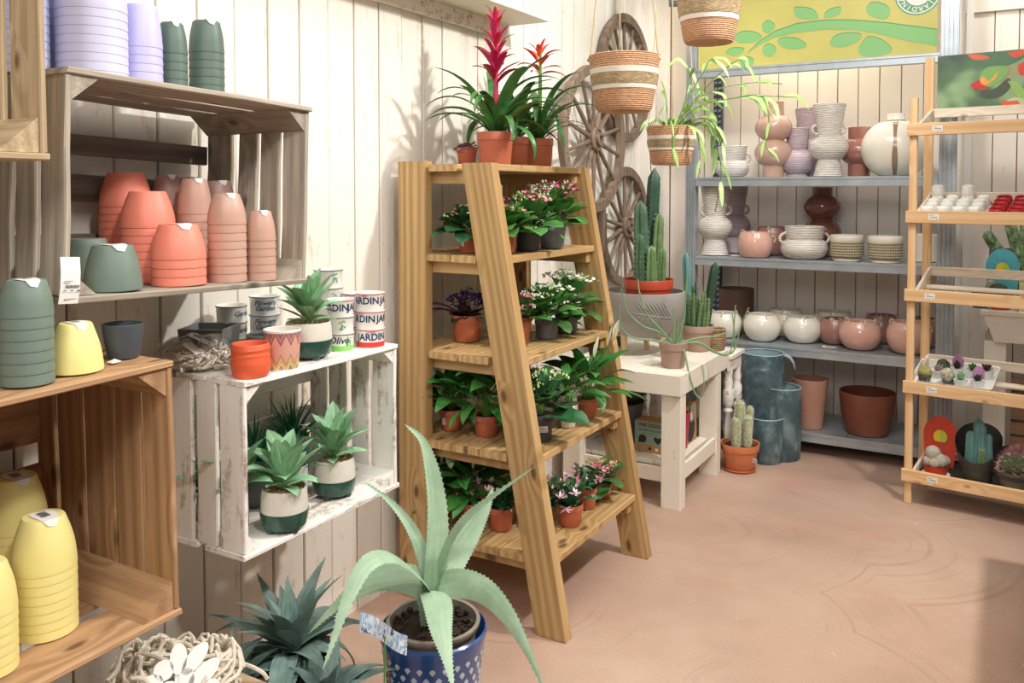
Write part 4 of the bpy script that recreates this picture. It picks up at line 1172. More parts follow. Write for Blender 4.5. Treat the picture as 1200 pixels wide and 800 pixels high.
# plastic bag full of cord
rng = random.Random(2)
bag = thing('plastic_bag', (.175, 1.487, WT), 'clear plastic bag of pale macrame cord with barcode label on the white crate', 'bag')
t = NT('clear_plastic_film')
tr_ = t.n('ShaderNodeBsdfTransparent'); gl = t.n('ShaderNodeBsdfGlossy', None, Roughness=0.12)
fr = t.n('ShaderNodeLayerWeight', None, Blend=0.35)
mx = t.n('ShaderNodeMixShader', None, i0=t.math('ADD', t.math('MULTIPLY', fr.outputs['Facing'], 0.35), 0.09), i1=tr_.outputs[0], i2=gl.outputs[0])
t.t.links.new(mx.outputs[0], t.t.nodes['Material Output'].inputs[0])
v, rnd, tc = t.coords()
bn = t.n('ShaderNodeBump', None, Strength=0.9, Distance=0.01, Height=t.noise(v, 55, 3))
t.put(gl.inputs['Normal'], bn.outputs[0]); M['film'] = t.m
def blob(rx, ry, rz, n=14, m=24, amp=.16, sd=1):
    rg = random.Random(sd); v = []; f = []
    ph = [(rg.uniform(0, 6), rg.uniform(1.5, 5), rg.uniform(1.5, 5)) for _ in range(6)]
    for i in range(n + 1):
        th = math.pi * i / n
        for j in range(m):
            a = 2 * math.pi * j / m
            d = (math.sin(th) * math.cos(a), math.sin(th) * math.sin(a), math.cos(th))
            k = 1 + amp * sum(math.sin(p + q * d[0] * 2 + s * d[1] * 2 + 3 * d[2]) for p, q, s in ph) / 4 + rg.uniform(-amp, amp) * .25
            v.append((rx * d[0] * k, ry * d[1] * k, max(rz + rz * d[2] * k, .001)))
    for i in range(n):
        for j in range(m):
            f.append((i * m + j, (i + 1) * m + j, (i + 1) * m + (j + 1) % m, i * m + (j + 1) % m))
    return MB().add(v, f)
part('film', blob(.092, .100, .046, sd=3), M['film'], bag, angle=25)
cd = MB()
for k in range(130):
    c = Vector((rng.uniform(-.052, .052), rng.uniform(-.062, .062), rng.uniform(.014, .060)))
    pts = [c + Vector((rng.uniform(-.03, .03), rng.uniform(-.03, .03), rng.uniform(-.012, .016))) for _ in range(4)]
    cd.tube([(p.x, p.y, max(p.z, .006)) for p in smooth(pts, 9)], .0034, 5)
part('cord', cd, M['cord'], bag, stuff=True)
m = T(.035, -.012, .083) @ Rz(.75) @ Ry(R(28)) @ Rx(R(-90)) @ S(1.5)
l = ob('bag_label', _lb, bag, m); ob('barcode', _bars, l)
l2 = ob('bag_label', _lb, bag, T(.052, -.055, .070) @ Rz(.2) @ Ry(R(30)) @ Rx(R(-90)) @ S(1.1))

# orange twisted pot and zigzag pot
M['orange'] = plain('orange_matt_ceramic', '#e8653f', 0.5, 0.0)
op = thing('orange_pot', (.350, 1.506, WT), 'small orange ceramic pot with diagonal grooves on the white crate front', 'pot')
prof = [(.041, 0), (.0435, .003), (.0475, .02), (.049, .035), (.0475, .05), (.0465, .062), (.048, .070), (.046, .080), (.0445, .083)]
def groove(a, z):
    d = (z - (.045 + .012 * math.sin(a + 2.0))); e = (z - (.066 + .006 * math.sin(a + 1.2)))
    return 1 + .03 * math.exp(-(d / .003) ** 2) + .02 * math.exp(-(e / .003) ** 2)
fine = []
for (r0, z0), (r1, z1) in zip(prof, prof[1:]):
    for k in range(5): fine.append((r0 + (r1 - r0) * k / 5, z0 + (z1 - z0) * k / 5))
fine.append(prof[-1])
part('body', MB().lathe([(0, 0)] + fine + [(.043, .083), (.041, .078), (.040, .01), (0, .008)], 44, fn=lambda a, z: groove(a, z)), M['orange'], op, angle=50)

def zigzag_material():
    t = NT('zigzag_print')
    v, rnd, tc = t.coords(0)
    s = t.n('ShaderNodeSeparateXYZ', None, i0=tc)
    ang = t.math('ARCTAN2', s.outputs[1], s.outputs[0])
    tri = t.math('PINGPONG', t.math('MULTIPLY', ang, 11 / (2 * math.pi)), 0.5)
    z = t.math('MULTIPLY', s.outputs[2], 1 / .103)
    a = t.math('SUBTRACT', z, t.math('MULTIPLY', tri, 0.50))
    lowc = t.ramp(t.math('ADD', a, 0.3), [(0.0, lin('#8f95bd')), (0.16, lin('#8f95bd')), (0.17, lin('#7c4a44')), (0.21, lin('#ecd98a')), (0.27, lin('#a07052')), (0.295, lin('#ecd98a')), (0.325, lin('#a07052')), (0.35, lin('#ecd98a')), (0.38, lin('#a07052')), (0.405, lin('#e2c286')), (0.43, lin('#9c6a56')), (0.47, lin('#d9a493'))], 'CONSTANT')
    b = t.math('ADD', z, t.math('MULTIPLY', tri, 0.55))
    upc = t.ramp(t.math('MULTIPLY', b, 0.8), [(0.0, lin('#d9a493')), (0.715, lin('#8c5450')), (0.75, lin('#a8716a')), (0.80, lin('#c99a8e')), (0.83, lin('#a8716a')), (0.89, lin('#7e5a74')), (0.92, lin('#7f8fc6'))], 'CONSTANT')
    c = t.mix(t.math('GREATER_THAN', z, 0.56), lowc, upc)
    r = t.math('SQRT', t.math('ADD', t.math('POWER', s.outputs[0], 2.0), t.math('POWER', s.outputs[1], 2.0)))
    inside = t.math('LESS_THAN', r, t.math('ADD', .0408, t.math('MULTIPLY', z, .0068)))
    edge = t.math('MAXIMUM', inside, t.math('GREATER_THAN', z, 0.955))
    edge = t.math('MAXIMUM', edge, t.math('LESS_THAN', z, 0.03))
    c = t.mix(edge, c, lin('#ece7dc'))
    t.bsdf(Base_Color=c, Roughness=0.35)
    return t.m
vessel('zigzag_pot', [(.041, 0), (.0422, .003), (.0450, .05), (.0488, .100), (.0487, .103)], .0032, zigzag_material(), (.350, 1.614, WT), 'ceramic pot with pink, yellow and blue zigzag print beside the orange pot', 'pot')

# artificial succulents in footed two-tone pots
def footed_pot(root, r=.062, h=.105, col='green_glaze', scale=1.0):
    p = [(0, .010), (r * .80, .010), (r * .93, .016), (r * 1.01, .035), (r * 1.03, .055), (r * .99, h * .85), (r * .945, h - .003), (r * .93, h), (r * .90, h - .001), (r * .89, h * .85), (0, h * .84)]
    part('pot', MB().lathe(p, 40), M['stone_white'], root)
    g = MB().lathe([(0, .008), (r * .81, .008), (r * .95, .014), (r * 1.03, .034), (r * 1.052, .050), (r * 1.045, .0535), (r * 1.02, .054)], 60, fn=lambda a, z: 1 + (.012 * abs(math.sin(a * 11)) if z > .045 else .006 * math.sin(a * 22 + z * 900)))
    part('glazed_base', g, M[col], root)
    for k in range(4):
        a = k * math.pi / 2 + .4
        ft = MB().lathe([(0, 0), (.009, .0005), (.011, .006), (.010, .014), (0, .018)], 12, c=(r * .72 * math.cos(a), r * .72 * math.sin(a), 0))
        part('foot', ft, M[col], root)
    part('gravel', MB().lathe([(r * .885, h * .86), (r * .5, h * .90), (0, h * .92)], 22, fn=lambda a, z: 1 + random.uniform(-.03, .03)), M['gravel'], root)
    gs = MB()
    for k in range(110):
        a = random.uniform(0, 6.28); q = r * .84 * math.sqrt(random.random())
        gs.box((q * math.cos(a), q * math.sin(a), h * .895 + random.uniform(0, .004)), [random.uniform(.003, .006) for _ in range(3)], Matrix.Rotation(random.uniform(0, 3), 3, 'Z') @ Matrix.Rotation(random.uniform(0, 3), 3, 'X'))
    part('pebbles', gs, M['gravel'], root, stuff=True)
def succulent(loc, label, r=.062, h=.105, n=20, L=.105, seed=1, col='green_glaze'):
    rng = random.Random(seed)
    t = thing('artificial_succulent', loc, label, 'plant', 'two-tone footed succulent pots', rz=rng.uniform(0, 6))
    footed_pot(t, r, h, col)
    var = [LF(('succ', i), .10, .042, 'lance', (.5, .9, .25)[i], .32, M['succ'], 8, 2, .02) for i in range(3)]
    part('stem', MB().tube([(0, 0, h * .88), (0, 0, h + .035)], [.008, .005], 8), M['stem'], t)
    for i in range(n):
        q = i / n
        az = i * 2.399
        place_leaf(t, var[i % 3], (.006 * math.cos(az), .006 * math.sin(az), h * .95 + .035 * (1 - q)), az, R(82 - 72 * q + rng.uniform(-6, 6)), rng.uniform(-.2, .2), L / .10 * (.72 + .42 * math.sin(math.pi * min(1, q + .2))) * rng.uniform(.9, 1.1))
    return t
succulent((.309, 1.753, WT), 'artificial succulent in white and green footed pot on top of the white crate', .064, .102, seed=1, L=.115, n=22)
succulent((.348, 1.618, WF), 'artificial succulent in white and green footed pot at front inside the crate', .060, .112, seed=2, L=.12, n=22)
succulent((.292, 1.872, WF), 'artificial succulent in white and green footed pot at right inside the crate', .060, .112, seed=3, L=.12, n=22)
M['grey_white_glaze'] = plain('grey_white_glaze', '#c3c4be', 0.4, 0, 0, 0.1, 40)
succulent((.268, 1.520, WF), 'artificial plant in white footed pot behind the front slat of the crate', .036, .115, seed=4, L=.11, n=16, col='grey_white_glaze')
succulent((.205, 1.497, WF), 'artificial plant in white pot seen between the left slats of the crate', .034, .10, seed=5, L=.09, n=14, col='grey_white_glaze')
def grass_pot(loc, label, r, h, seed, L=.15, mt='greypot'):
    rng = random.Random(seed)
    t = thing('artificial_grass', loc, label, 'plant', None)
    part('pot', MB().lathe([(0, .001), (r * .75, .001), (r * .95, h * .3), (r * 1.02, h * .6), (r, h), (r - .003, h), (r - .006, h * .85), (0, h * .85)], 30), M[mt], t)
    part('gravel', MB().lathe([(r - .005, h * .87), (0, h * .92)], 18), M['gravel'], t)
    var = [LF(('grs', i), .15, .012, 'blade', (.5, .9, .2)[i], .4, M['grass'], 7, 1) for i in range(3)]
    for i in range(80):
        az = i * 2.399; q = i / 80
        place_leaf(t, var[i % 3], (.022 * q * math.cos(az), .022 * q * math.sin(az), h * .88), az, R(86 - 56 * q + rng.uniform(-8, 8)), rng.uniform(-.4, .4), L / .15 * rng.uniform(.6, 1.05))
    return t
grass_pot((.150, 1.700, WF), 'artificial grass plant in grey pot at back left inside the white crate', .050, .135, 1, .15)
grass_pot((.120, 1.880, WF), 'artificial grass plant in grey pot at the back middle of the white crate', .050, .15, 2, .15)
grass_pot((.255, 1.745, WF), 'short artificial grass plant between the two footed succulents', .040, .12, 3, .11, 'grey_white_glaze')


# ------------------------------------------------------------------ foreground agaves and cord bundle
AO = Vector((.655, 1.860, 0.0))
ag = thing('potted_agave', AO, 'large pale green agave in a blue lattice ceramic pot in the foreground', 'potted plant')
PZ = .335
part('inner_pot', MB().lathe([(0, .06), (.085, .06), (.118, PZ - .025), (.124, PZ - .02), (.128, PZ - .002), (.126, PZ + .002), (.118, PZ), (.114, PZ - .03), (0, PZ - .035)], 44), plain('old_beige_plastic', '#a39a8c', 0.55, 0, 0, .25, 20), ag)
part('soil', MB().lathe([(.114, PZ - .028), (.08, PZ - .018), (.04, PZ - .012), (0, PZ - .008)], 26, fn=lambda a, z: 1 + random.uniform(-.06, .06)), M['soil'], ag)
cl = MB()
for k in range(170):
    a = random.uniform(0, 6.28); q = .108 * math.sqrt(random.random())
    cl.box((q * math.cos(a), q * math.sin(a), PZ - .018 + random.uniform(-.004, .006)), [random.uniform(.005, .014) for _ in range(3)], Matrix.Rotation(random.uniform(0, 3), 3, 'Z') @ Matrix.Rotation(random.uniform(0, 3), 3, 'X'))
part('bark_chips', cl, M['soil'], ag, stuff=True)
M['cobalt'] = plain('cobalt_glaze', '#2f5596', 0.22, 0, 0, .25, 18, coat=.5)
part('glazed_pot', MB().lathe([(0, .001), (.098, .001), (.106, .02), (.122, .15), (.141, PZ - .05), (.146, PZ - .035), (.146, PZ - .022), (.141, PZ - .018), (.136, PZ - .03), (.118, .15), (.10, .03), (0, .02)], 56), M['cobalt'], ag)
for row in range(9):
    z = .055 + row * .026
    for i in range(26):
        a = 2 * math.pi * (i + .5 * (row % 2)) / 26
        r = .106 + (z - .02) / (PZ - .07) * .0345 + .001
        if math.cos(a - face(AO.x, AO.y)) < -.1: continue
        e = ob('lattice_hole', _lm.setdefault('hole', MB().prism([(0, -.0105), (.0085, 0), (0, .0105), (-.0085, 0)], 0, .0012, 'xz').mesh('lattice_hole', plain('white_lattice_hole', '#b9c3cf', .6), 20)), ag, T(r * math.cos(a), r * math.sin(a), z) @ Rz(a + R(90)))
AG = {1: ([(0.664, 1.845, 0.424), (0.664, 1.862, 0.535), (0.650, 1.881, 0.643), (0.629, 1.884, 0.745), (0.607, 1.875, 0.815), (0.572, 1.845, 0.860)], .070, (.86, -.5, 0)),
      2: ([(0.674, 1.851, 0.436), (0.707, 1.852, 0.536), (0.763, 1.854, 0.628), (0.851, 1.862, 0.709), (0.969, 1.866, 0.804)], .048, (-.3, -.5, .8)),
      3: ([(0.668, 1.859, 0.431), (0.675, 1.923, 0.479), (0.688, 2.003, 0.537), (0.706, 2.051, 0.594), (0.712, 2.079, 0.641)], .086, (.7, -.7, .3)),
      4: ([(0.652, 1.850, 0.431), (0.623, 1.859, 0.503), (0.571, 1.867, 0.573), (0.494, 1.870, 0.629), (0.418, 1.851, 0.675)], .040, (.5, -.6, .6)),
      5: ([(0.668, 1.824, 0.429), (0.667, 1.758, 0.511), (0.658, 1.674, 0.580), (0.651, 1.590, 0.590), (0.653, 1.519, 0.535), (0.661, 1.463, 0.470), (0.666, 1.417, 0.414)], .062, (.35, .3, 1)),
      6: ([(0.650, 1.837, 0.424), (0.594, 1.817, 0.450), (0.528, 1.790, 0.445), (0.468, 1.753, 0.410), (0.422, 1.713, 0.362), (0.385, 1.666, 0.310)], .080, (.5, -.3, .8)),
      7: ([(0.683, 1.822, 0.432), (0.734, 1.771, 0.438), (0.788, 1.708, 0.413), (0.836, 1.665, 0.372), (0.885, 1.622, 0.321)], .084, (0, 0, 1)),
      8: ([(0.685, 1.835, 0.434), (0.758, 1.833, 0.468), (0.843, 1.824, 0.469), (0.925, 1.801, 0.436), (0.998, 1.772, 0.381), (1.071, 1.731, 0.321)], .076, (.1, -.3, 1)),
      9: ([(0.660, 1.854, 0.420), (0.643, 1.870, 0.480), (0.635, 1.891, 0.542)], .036, (.8, -.5, 0))}
for k, (pts, w, nrm) in AG.items():
    pts = [tuple(Vector(p) - AO) for p in pts]
    pts = [(0.0, -.006, PZ - .02)] + pts if k in (1, 3, 9, 2, 4) else [(0.0, -.006, PZ - .01)] + pts
    part('leaf', ribbon(pts, w * .9, 'agave', nrm, -.16 if k in (7, 8, 5, 6) else .25, .0035, 22), M['agave'], ag, angle=70)

def agave_rosette(root, c, n, L, W, mt, seed, els=(82, 8), teeth=.003, bend=(.2, 1.1)):
    rng = random.Random(seed)
    for i in range(n):
        q = i / n; az = i * 2.399 + rng.uniform(-.25, .25)
        el = R(els[0] + (els[1] - els[0]) * q + rng.uniform(-7, 7))
        b = rng.uniform(*bend) * (.4 + q)
        l = L * rng.uniform(.6, 1.2) * (.7 + .3 * q)
        pts = []; p = Vector(c); e = el
        for s in range(7):
            pts.append(p.copy())
            p = p + Vector((math.cos(az) * math.cos(e), math.sin(az) * math.cos(e), math.sin(e))) * (l / 6)
            e -= b / 6 * (1 + .3 * s / 6) - (.10 if s > 4 else 0)
        wx = (root.matrix_basis @ pts[-1]).x
        if wx < .015:
            sc = max(.25, (root.location.x - .02) / max(root.location.x - wx, .01))
            pts = [Vector(c) + (p_ - Vector(c)) * sc for p_ in pts]
        nrm = Vector((-math.cos(az) * math.sin(el), -math.sin(az) * math.sin(el), math.cos(el)))
        part('leaf', ribbon(pts, W * rng.uniform(.85, 1.1), 'agave', nrm, .30, teeth, 14, 3), M[mt], root, angle=70)
def pot_below(root, r, z0, z1):
    part('pot', MB().lathe([(0, z0), (r * .8, z0), (r, z1 - .01), (r + .003, z1), (r - .003, z1), (r - .006, z1 - .02), (0, z1 - .02)], 32), M['greypot_dk'], root)
    part('soil', MB().lathe([(r - .006, z1 - .018), (0, z1 - .008)], 18), M['soil'], root)
a1 = thing('potted_agave', (.345, 1.640, 0), 'dark blue-green agave with many spiny leaves left of the pale one', 'potted plant')
pot_below(a1, .10, .001, .24)
agave_rosette(a1, (0, 0, .25), 40, .30, .056, 'agave_dk', 2, bend=(.3, 2.0))
a2 = thing('potted_agave', (.52, 1.585, 0), 'dark agave rosette in front of the blue-green one at bottom edge', 'potted plant')
pot_below(a2, .085, .001, .20)
agave_rosette(a2, (0, 0, .19), 28, .21, .048, 'agave_dk', 3, (78, 5), bend=(.3, 1.8))
a3 = thing('potted_agave', (.30, 1.475, 0), 'small dark agave rosette behind the white cord bundle', 'potted plant')
pot_below(a3, .08, .001, .24)
agave_rosette(a3, (0, 0, .23), 24, .19, .044, 'agave_dk', 4, (75, 5), bend=(.3, 1.8))
a4 = thing('potted_agave', (.80, 1.565, 0), 'thin grey-leaved young agave at the bottom edge before the blue pot', 'potted plant')
pot_below(a4, .07, .001, .18)
M['agave_grey'] = leafmat('grey_agave_leaf', '#7c8d90', '#aebcb9', None, .5, .12, .005, .6)
agave_rosette(a4, (0, 0, .17), 20, .19, .020, 'agave_grey', 6, (84, 10), .0018, (.3, 1.3))

# foil plant tag on a stick
fo = thing('plant_tag', (.722, 1.565, .225), 'blue and white foil plant tag on a stick among the agaves', 'plant tag')
part('stick', MB().tube([(0, 0, .0), (.004, 0, .215)], .0022, 6), M['stem'], fo)
def foil():
    t = NT('blue_white_print')
    v, rnd, tc = t.coords(0)
    n = t.noise(t.scl(tc, (38, 38, 16)), 1.0, 4, .6, 1.2)
    t.bsdf(Base_Color=t.ramp(n, [(.36, lin('#e9eef2')), (.47, lin('#7fa3c6')), (.56, lin('#dfe8ee')), (.64, lin('#2f5077'))]), Roughness=.25)
    return t.m
cp = MB()
n_ = 8
for i in range(n_ + 1):
    u = -.058 + .116 * i / n_
    for w_ in (-.021, .021):
        cp.v.append((u, w_ * .25 + .010 * math.sin(i * .7), .222 + w_ - u * .42)); cp.uv.append((i / n_, .5))
cp.f = [(2 * i, 2 * i + 2, 2 * i + 3, 2 * i + 1) for i in range(n_)]
part('foil_card', cp, foil(), fo, Rz(R(25)), angle=70)

# cord bundle with white wooden leaves, on a box
bx = thing('cardboard_box', (.40, 1.22, 0), 'pale cardboard box under the cord bundle at the bottom edge', 'box')
M['carton'] = plain('pale_cardboard', '#c9ae8b', .8, 0, 0, .12, 20)
part('body', MB().box((0, 0, .182), (.30, .32, .362)), M['carton'], bx)
part('flap', MB().box((.152, 0, .349), (.003, .318, .028)), M['carton'], bx)
BO = Vector((.405, 1.225, .3645))
bu = thing('cord_bundle', BO, 'bundle of cream cord with a white wooden leaf ornament', 'ornament')
rng = random.Random(8)
cb = MB()
for k in range(95):
    a = rng.uniform(0, 6.28); b = a + rng.uniform(.7, 2.2)
    r0 = rng.uniform(.075, .150); z0 = rng.uniform(.01, .075)
    pts = []
    for s in range(6):
        t_ = s / 5; aa = a + (b - a) * t_
        rr = r0 * (1 - .35 * math.sin(math.pi * t_) * rng.random()) * rng.uniform(.9, 1.08)
        pts.append((rr * math.cos(aa), rr * math.sin(aa) * 1.05, max(.006, z0 + .055 * math.sin(math.pi * t_) * rng.random() + rng.uniform(-.008, .008))))
    cb.tube(smooth(pts, 14), .0046, 6)
for k in range(26):
    a = rng.uniform(0, 6.28); r0 = rng.uniform(.0, .07)
    c = Vector((r0 * math.cos(a), r0 * math.sin(a), .06 + rng.uniform(-.02, .03)))
    cb.tube(smooth([c + Vector((rng.uniform(-.07, .07), rng.uniform(-.07, .07), rng.uniform(-.03, .02))) for _ in range(4)], 12), .0046, 6)
part('cord', cb, M['cord'], bu, stuff=True)
for sdir in (-1, 1):
    pts = [(.11 * math.cos(2.2 + sdir * .6), .11 * sdir, .05), (.09, .145 * sdir, .03), (.12, .16 * sdir, .004)]
    cb2 = MB().tube(smooth(pts, 10), .0046, 6); part('cord_end', cb2, M['cord'], bu)
fr_m = T(.085, -.055, .088) @ Rz(R(50)) @ Rx(R(58)) @ S(.92)
orn = part('ornament_stem', MB().box((0, -.02, 0), (.016, .11, .008)), M['white'], bu, fr_m)
el = [(math.cos(i * math.pi / 9), math.sin(i * math.pi / 9)) for i in range(18)]
for (u, v_, w, l_, ra) in ((0, .055, .019, .034, 0), (.036, .050, .018, .040, -42), (-.032, .036, .022, .022, 40), (.055, .015, .019, .042, -52), (-.058, .012, .026, .019, 15), (.018, .012, .017, .021, 0), (-.024, -.002, .022, .014, 10), (.058, -.022, .020, .034, -62), (-.060, -.018, .026, .017, 8), (.024, -.028, .021, .017, -20), (-.03, -.03, .024, .017, 5)):
    mm = T(u, v_, .004) @ Rz(R(ra))
    pl = MB().prism([(w * a, l_ * b) for a, b in el], -.004, .004, 'xy')
    part('wooden_leaf', pl, M['white'], orn, mm, angle=30)

# ------------------------------------------------------------------ wagon wheels on the wall
def wheel(loc, r, label, ns=14, phase=0.0):
    t = thing('wagon_wheel', loc, label, 'wheel', 'old wagon wheels on the wall', rot=(0, R(90), 0))
    rim = [(r - .052, -.018), (r - .004, -.018), (r, -.012), (r, .014), (r - .004, .018), (r - .052, .018), (r - .052, -.018)]
    part('rim', MB().lathe(rim, 64), M['wheel_wood'], t)
    part('hub', MB().lathe([(0, -.02), (.062, -.02), (.066, .0), (.066, .022), (.058, .030), (.050, .030), (.048, .024), (.036, .026), (.034, .042), (.020, .044), (.018, .030), (0, .030)], 32), M['wheel_wood'], t)
    sp = _lm.get(('spoke', r)) or _lm.setdefault(('spoke', r), MB().tube([(.055, 0, 0), (r * .3, 0, 0), (r * .7, 0, 0), (r - .048, 0, 0)], [.014, .0125, .010, .0095], 8).mesh('spoke', M['wheel_wood']))
    bo = _lm.get('bolt') or _lm.setdefault('bolt', MB().lathe([(0, .003), (.007, .0), (.006, .003), (0, .006)], 10).mesh('bolt', M['wheel_wood']))
    for k in range(ns):
        a = phase + 2 * math.pi * k / ns
        ob('spoke', sp, t, Rz(a))
        ob('bolt', bo, t, Rz(a) @ T(r - .026, 0, .018))
        if k % 2 == 0: ob('bolt', bo, t, Rz(a + .2) @ T(.053, 0, .028))
    return t
wheel((.035, 4.66, 2.148), .372, 'wagon wheel highest on the wall, half behind the hanging basket', phase=.1)
w2 = wheel((.085, 4.115, 1.765), .388, 'largest wagon wheel on the wall directly behind the bromeliads', phase=.0)
w3 = wheel((.035, 4.66, 1.282), .352, 'lowest wagon wheel on the wall behind the column cactus', phase=.05)
part('paper_tag', MB().box((-.12, -.30, .020), (.07, .035, .001)), M['white_paper'], w3)

# floodlight near the ceiling
fl = thing('flood_lamp', (.50, 4.35, 2.53), 'grey flood lamp at the top edge in front of the corner', 'lamp', rz=.5)
part('housing', MB().box((0, 0, 0), (.16, .09, .13)).box((.0, -.05, 0), (.14, .012, .11)), M['greypot'], fl)
part('bracket', MB().box((0, .0, .20), (.02, .06, .30)), M['metal'], fl)
part('cable', MB().tube(smooth([(-.05, .04, .05), (-.12, .03, -.02), (-.08, .05, .12), (0, .03, .3)], 14), .005, 6), M['ink'], fl)

# ------------------------------------------------------------------ hanging baskets
def basket_material():
    t = NT('coiled_rope_basket')
    v, rnd, tc = t.coords(0)
    s = t.n('ShaderNodeSeparateXYZ', None, i0=tc)
    coil = t.math('SINE', t.math('MULTIPLY', s.outputs[2], 2 * math.pi / .0075))
    ang = t.math('ARCTAN2', s.outputs[1], s.outputs[0])
    st = t.math('SINE', t.math('ADD', t.math('MULTIPLY', ang, 90), t.math('MULTIPLY', t.math('FLOOR', t.math('MULTIPLY', s.outputs[2], 1 / .0075)), 1.7)))
    h = t.math('ADD', coil, t.math('MULTIPLY', st, .3))
    f = t.noise(v, 90, 3)
    c = t.ramp(f, [(.3, lin('#c48e68')), (.7, lin('#dcae88'))])
    t.bsdf(Base_Color=c, Roughness=.85)
    t.bump(h, .7, .004)
    return t.m
def band_material(name, a, b, raffia=False):
    t = NT(name)
    v, rnd, tc = t.coords(0)
    s = t.n('ShaderNodeSeparateXYZ', None, i0=tc)
    ang = t.math('ARCTAN2', s.outputs[1], s.outputs[0])
    if raffia:
        h = t.noise(t.n('ShaderNodeCombineXYZ', None, i0=t.math('MULTIPLY', ang, 6), i1=t.math('MULTIPLY', s.outputs[2], 240)).outputs[0], 1.0, 4, .6, 1.0)
        c = t.ramp(h, [(.32, lin(a)), (.65, lin(b))])
    else:
        h = t.math('MULTIPLY', t.math('SINE', t.math('MULTIPLY', s.outputs[2], 2 * math.pi / .0075)), t.math('SINE', t.math('MULTIPLY', ang, 110)))
        c = t.ramp(t.math('ADD', t.math('MULTIPLY', h, .5), .5), [(.1, lin(a)), (.6, lin(b))])
    t.bsdf(Base_Color=c, Roughness=.9)
    t.bump(h, .35 if not raffia else .8, .005)
    return t.m
M['basket'] = basket_material()
M['band_white'] = band_material('white_rope_band', '#e0d6c4', '#f2ebdc')
M['band_raffia'] = band_material('raffia_band', '#6f5a40', '#cdb48c', True)
def hanging_basket(loc, rt, rb, h, label, ztop, ropes, bands=(.38, .46, .66, .76)):
    t = thing('hanging_basket', loc, label, 'basket', 'coiled rope hanging baskets')
    r = lambda u: rb + (rt - rb) * u ** .8
    p = [(0, .006), (rb * .8, .002), (rb * .95, .0), (rb, .006)] + [(r(k / 12), h * k / 12) for k in range(1, 13)] + [(rt - .002, h + .003), (rt - .007, h), (r(.5) - .008, h * .5), (rb * .9, .012), (0, .012)]
    part('body', MB().lathe(p, 48), M['basket'], t)
    b0, b1, b2, b3 = bands
    for nm, u0, u1, mt, dr in (('white_band', b0, b1, 'band_white', .0022), ('raffia_band', b1, b2, 'band_raffia', .004), ('white_band', b2, b3, 'band_white', .0022)):
        pr_ = [(r(u0) - .001, h * u0)] + [(r(u0 + (u1 - u0) * k / 6) + dr, h * (u0 + (u1 - u0) * (k + .0) / 6) + (.001 if k == 0 else 0)) for k in range(7)] + [(r(u1) - .001, h * u1)]
        part(nm, MB().lathe(pr_, 48, fn=(lambda a, z: 1 + .012 * math.sin(a * 17 + z * 300) * math.sin(a * 5 + z * 90)) if nm == 'raffia_band' else None), M[mt], t)
    for a in ropes:
        c = Vector((rt * .985 * math.cos(a), rt * .985 * math.sin(a), h * .93))
        part('rope', MB().tube([c, c * .97 + Vector((0, 0, .02)), Vector((c.x * .25, c.y * .25, ztop - loc[2]))], .0028, 6), M['rope'], t)
        part('knot', MB().lathe([(0, -.008), (.007, -.004), (.008, .002), (.005, .007), (0, .009)], 10, c=c * 1.01), M['rope'], t)
    return t
b1 = hanging_basket((.692, 3.080, 1.800), .137, .104, .212, 'empty hanging rope basket in front of the highest wagon wheel', 3.0, (face(.69, 3.08) + 1.35, face(.69, 3.08) - 1.45, face(.69, 3.08) + 3.3))
b2 = hanging_basket((.970, 3.255, 2.066), .128, .094, .235, 'hanging rope basket cut off by the top edge above the trailing plant', 3.2, (.6, 2.7, 4.8), bands=(.34, .42, .72, .80))
EB = Vector((.645, 3.742, 1.612))
b3 = hanging_basket(tuple(EB), .112, .088, .172, 'small hanging rope basket holding the trailing leaf cactus before the wall corner', 3.0, (face(.645, 3.74) + 1.5, face(.645, 3.74) - 1.2, face(.645, 3.74) + 3.1))

# trailing epiphyllum
ep = thing('trailing_leaf_cactus', tuple(EB + Vector((0, 0, .10))), 'trailing leaf cactus with flat pale green stems spilling from the small basket', 'potted plant')
part('soil', MB().lathe([(0, -.085), (.080, -.085), (.095, .03), (0, .04)], 24), M['soil'], ep)
rng = random.Random(21)
def strand(pts, w=.016, n=5, leaf=.09, stem=True):
    P = [Vector(p) for p in pts]
    part('stem', MB().tube(smooth(P, 16), .0022, 5), M['stem'], ep)
    S_ = smooth(P, 40)
    for k in range(n):
        i = int(8 + (32 - 1) * (k + rng.random() * .5) / n)
        i = min(i, 38)
        d = (S_[i + 1] - S_[i]).normalized()
        side = Vector((rng.uniform(-1, 1), rng.uniform(-1, 1), rng.uniform(-.9, .2)))
        e = S_[i] + (d * .8 + side * .5).normalized() * leaf * rng.uniform(.7, 1.2) * .5
        e2 = e + (d * .4 + Vector((0, 0, -.7)) + side * .4).normalized() * leaf * .55
        part('leaf', ribbon([S_[i], e, e2], w * rng.uniform(.55, .95), 'lance', (rng.uniform(-.4, .4) + .6, -.7, .3), .1, 0, 8, 3), M['epi'], ep, angle=80)
O = EB + Vector((0, 0, .10))
rel = lambda L: [Vector(p) - O for p in L]
strand([(0, 0, .03)] + rel([(0.689, 3.742, 1.781), (0.754, 3.730, 1.892), (0.867, 3.74, 1.944), (0.998, 3.80, 1.971), (1.113, 3.85, 1.963)]), .018, 5, .11)
strand([(0, 0, .03)] + rel([(0.672, 3.73, 1.781), (0.786, 3.70, 1.868), (0.945, 3.69, 1.895), (1.070, 3.70, 1.898), (1.206, 3.73, 1.888)]), .022, 8, .14)
strand(rel([(0.945, 3.69, 1.895), (1.05, 3.70, 1.90), (1.09, 3.72, 1.80), (1.07, 3.73, 1.70), (1.11, 3.74, 1.64)]), .016, 5, .08)
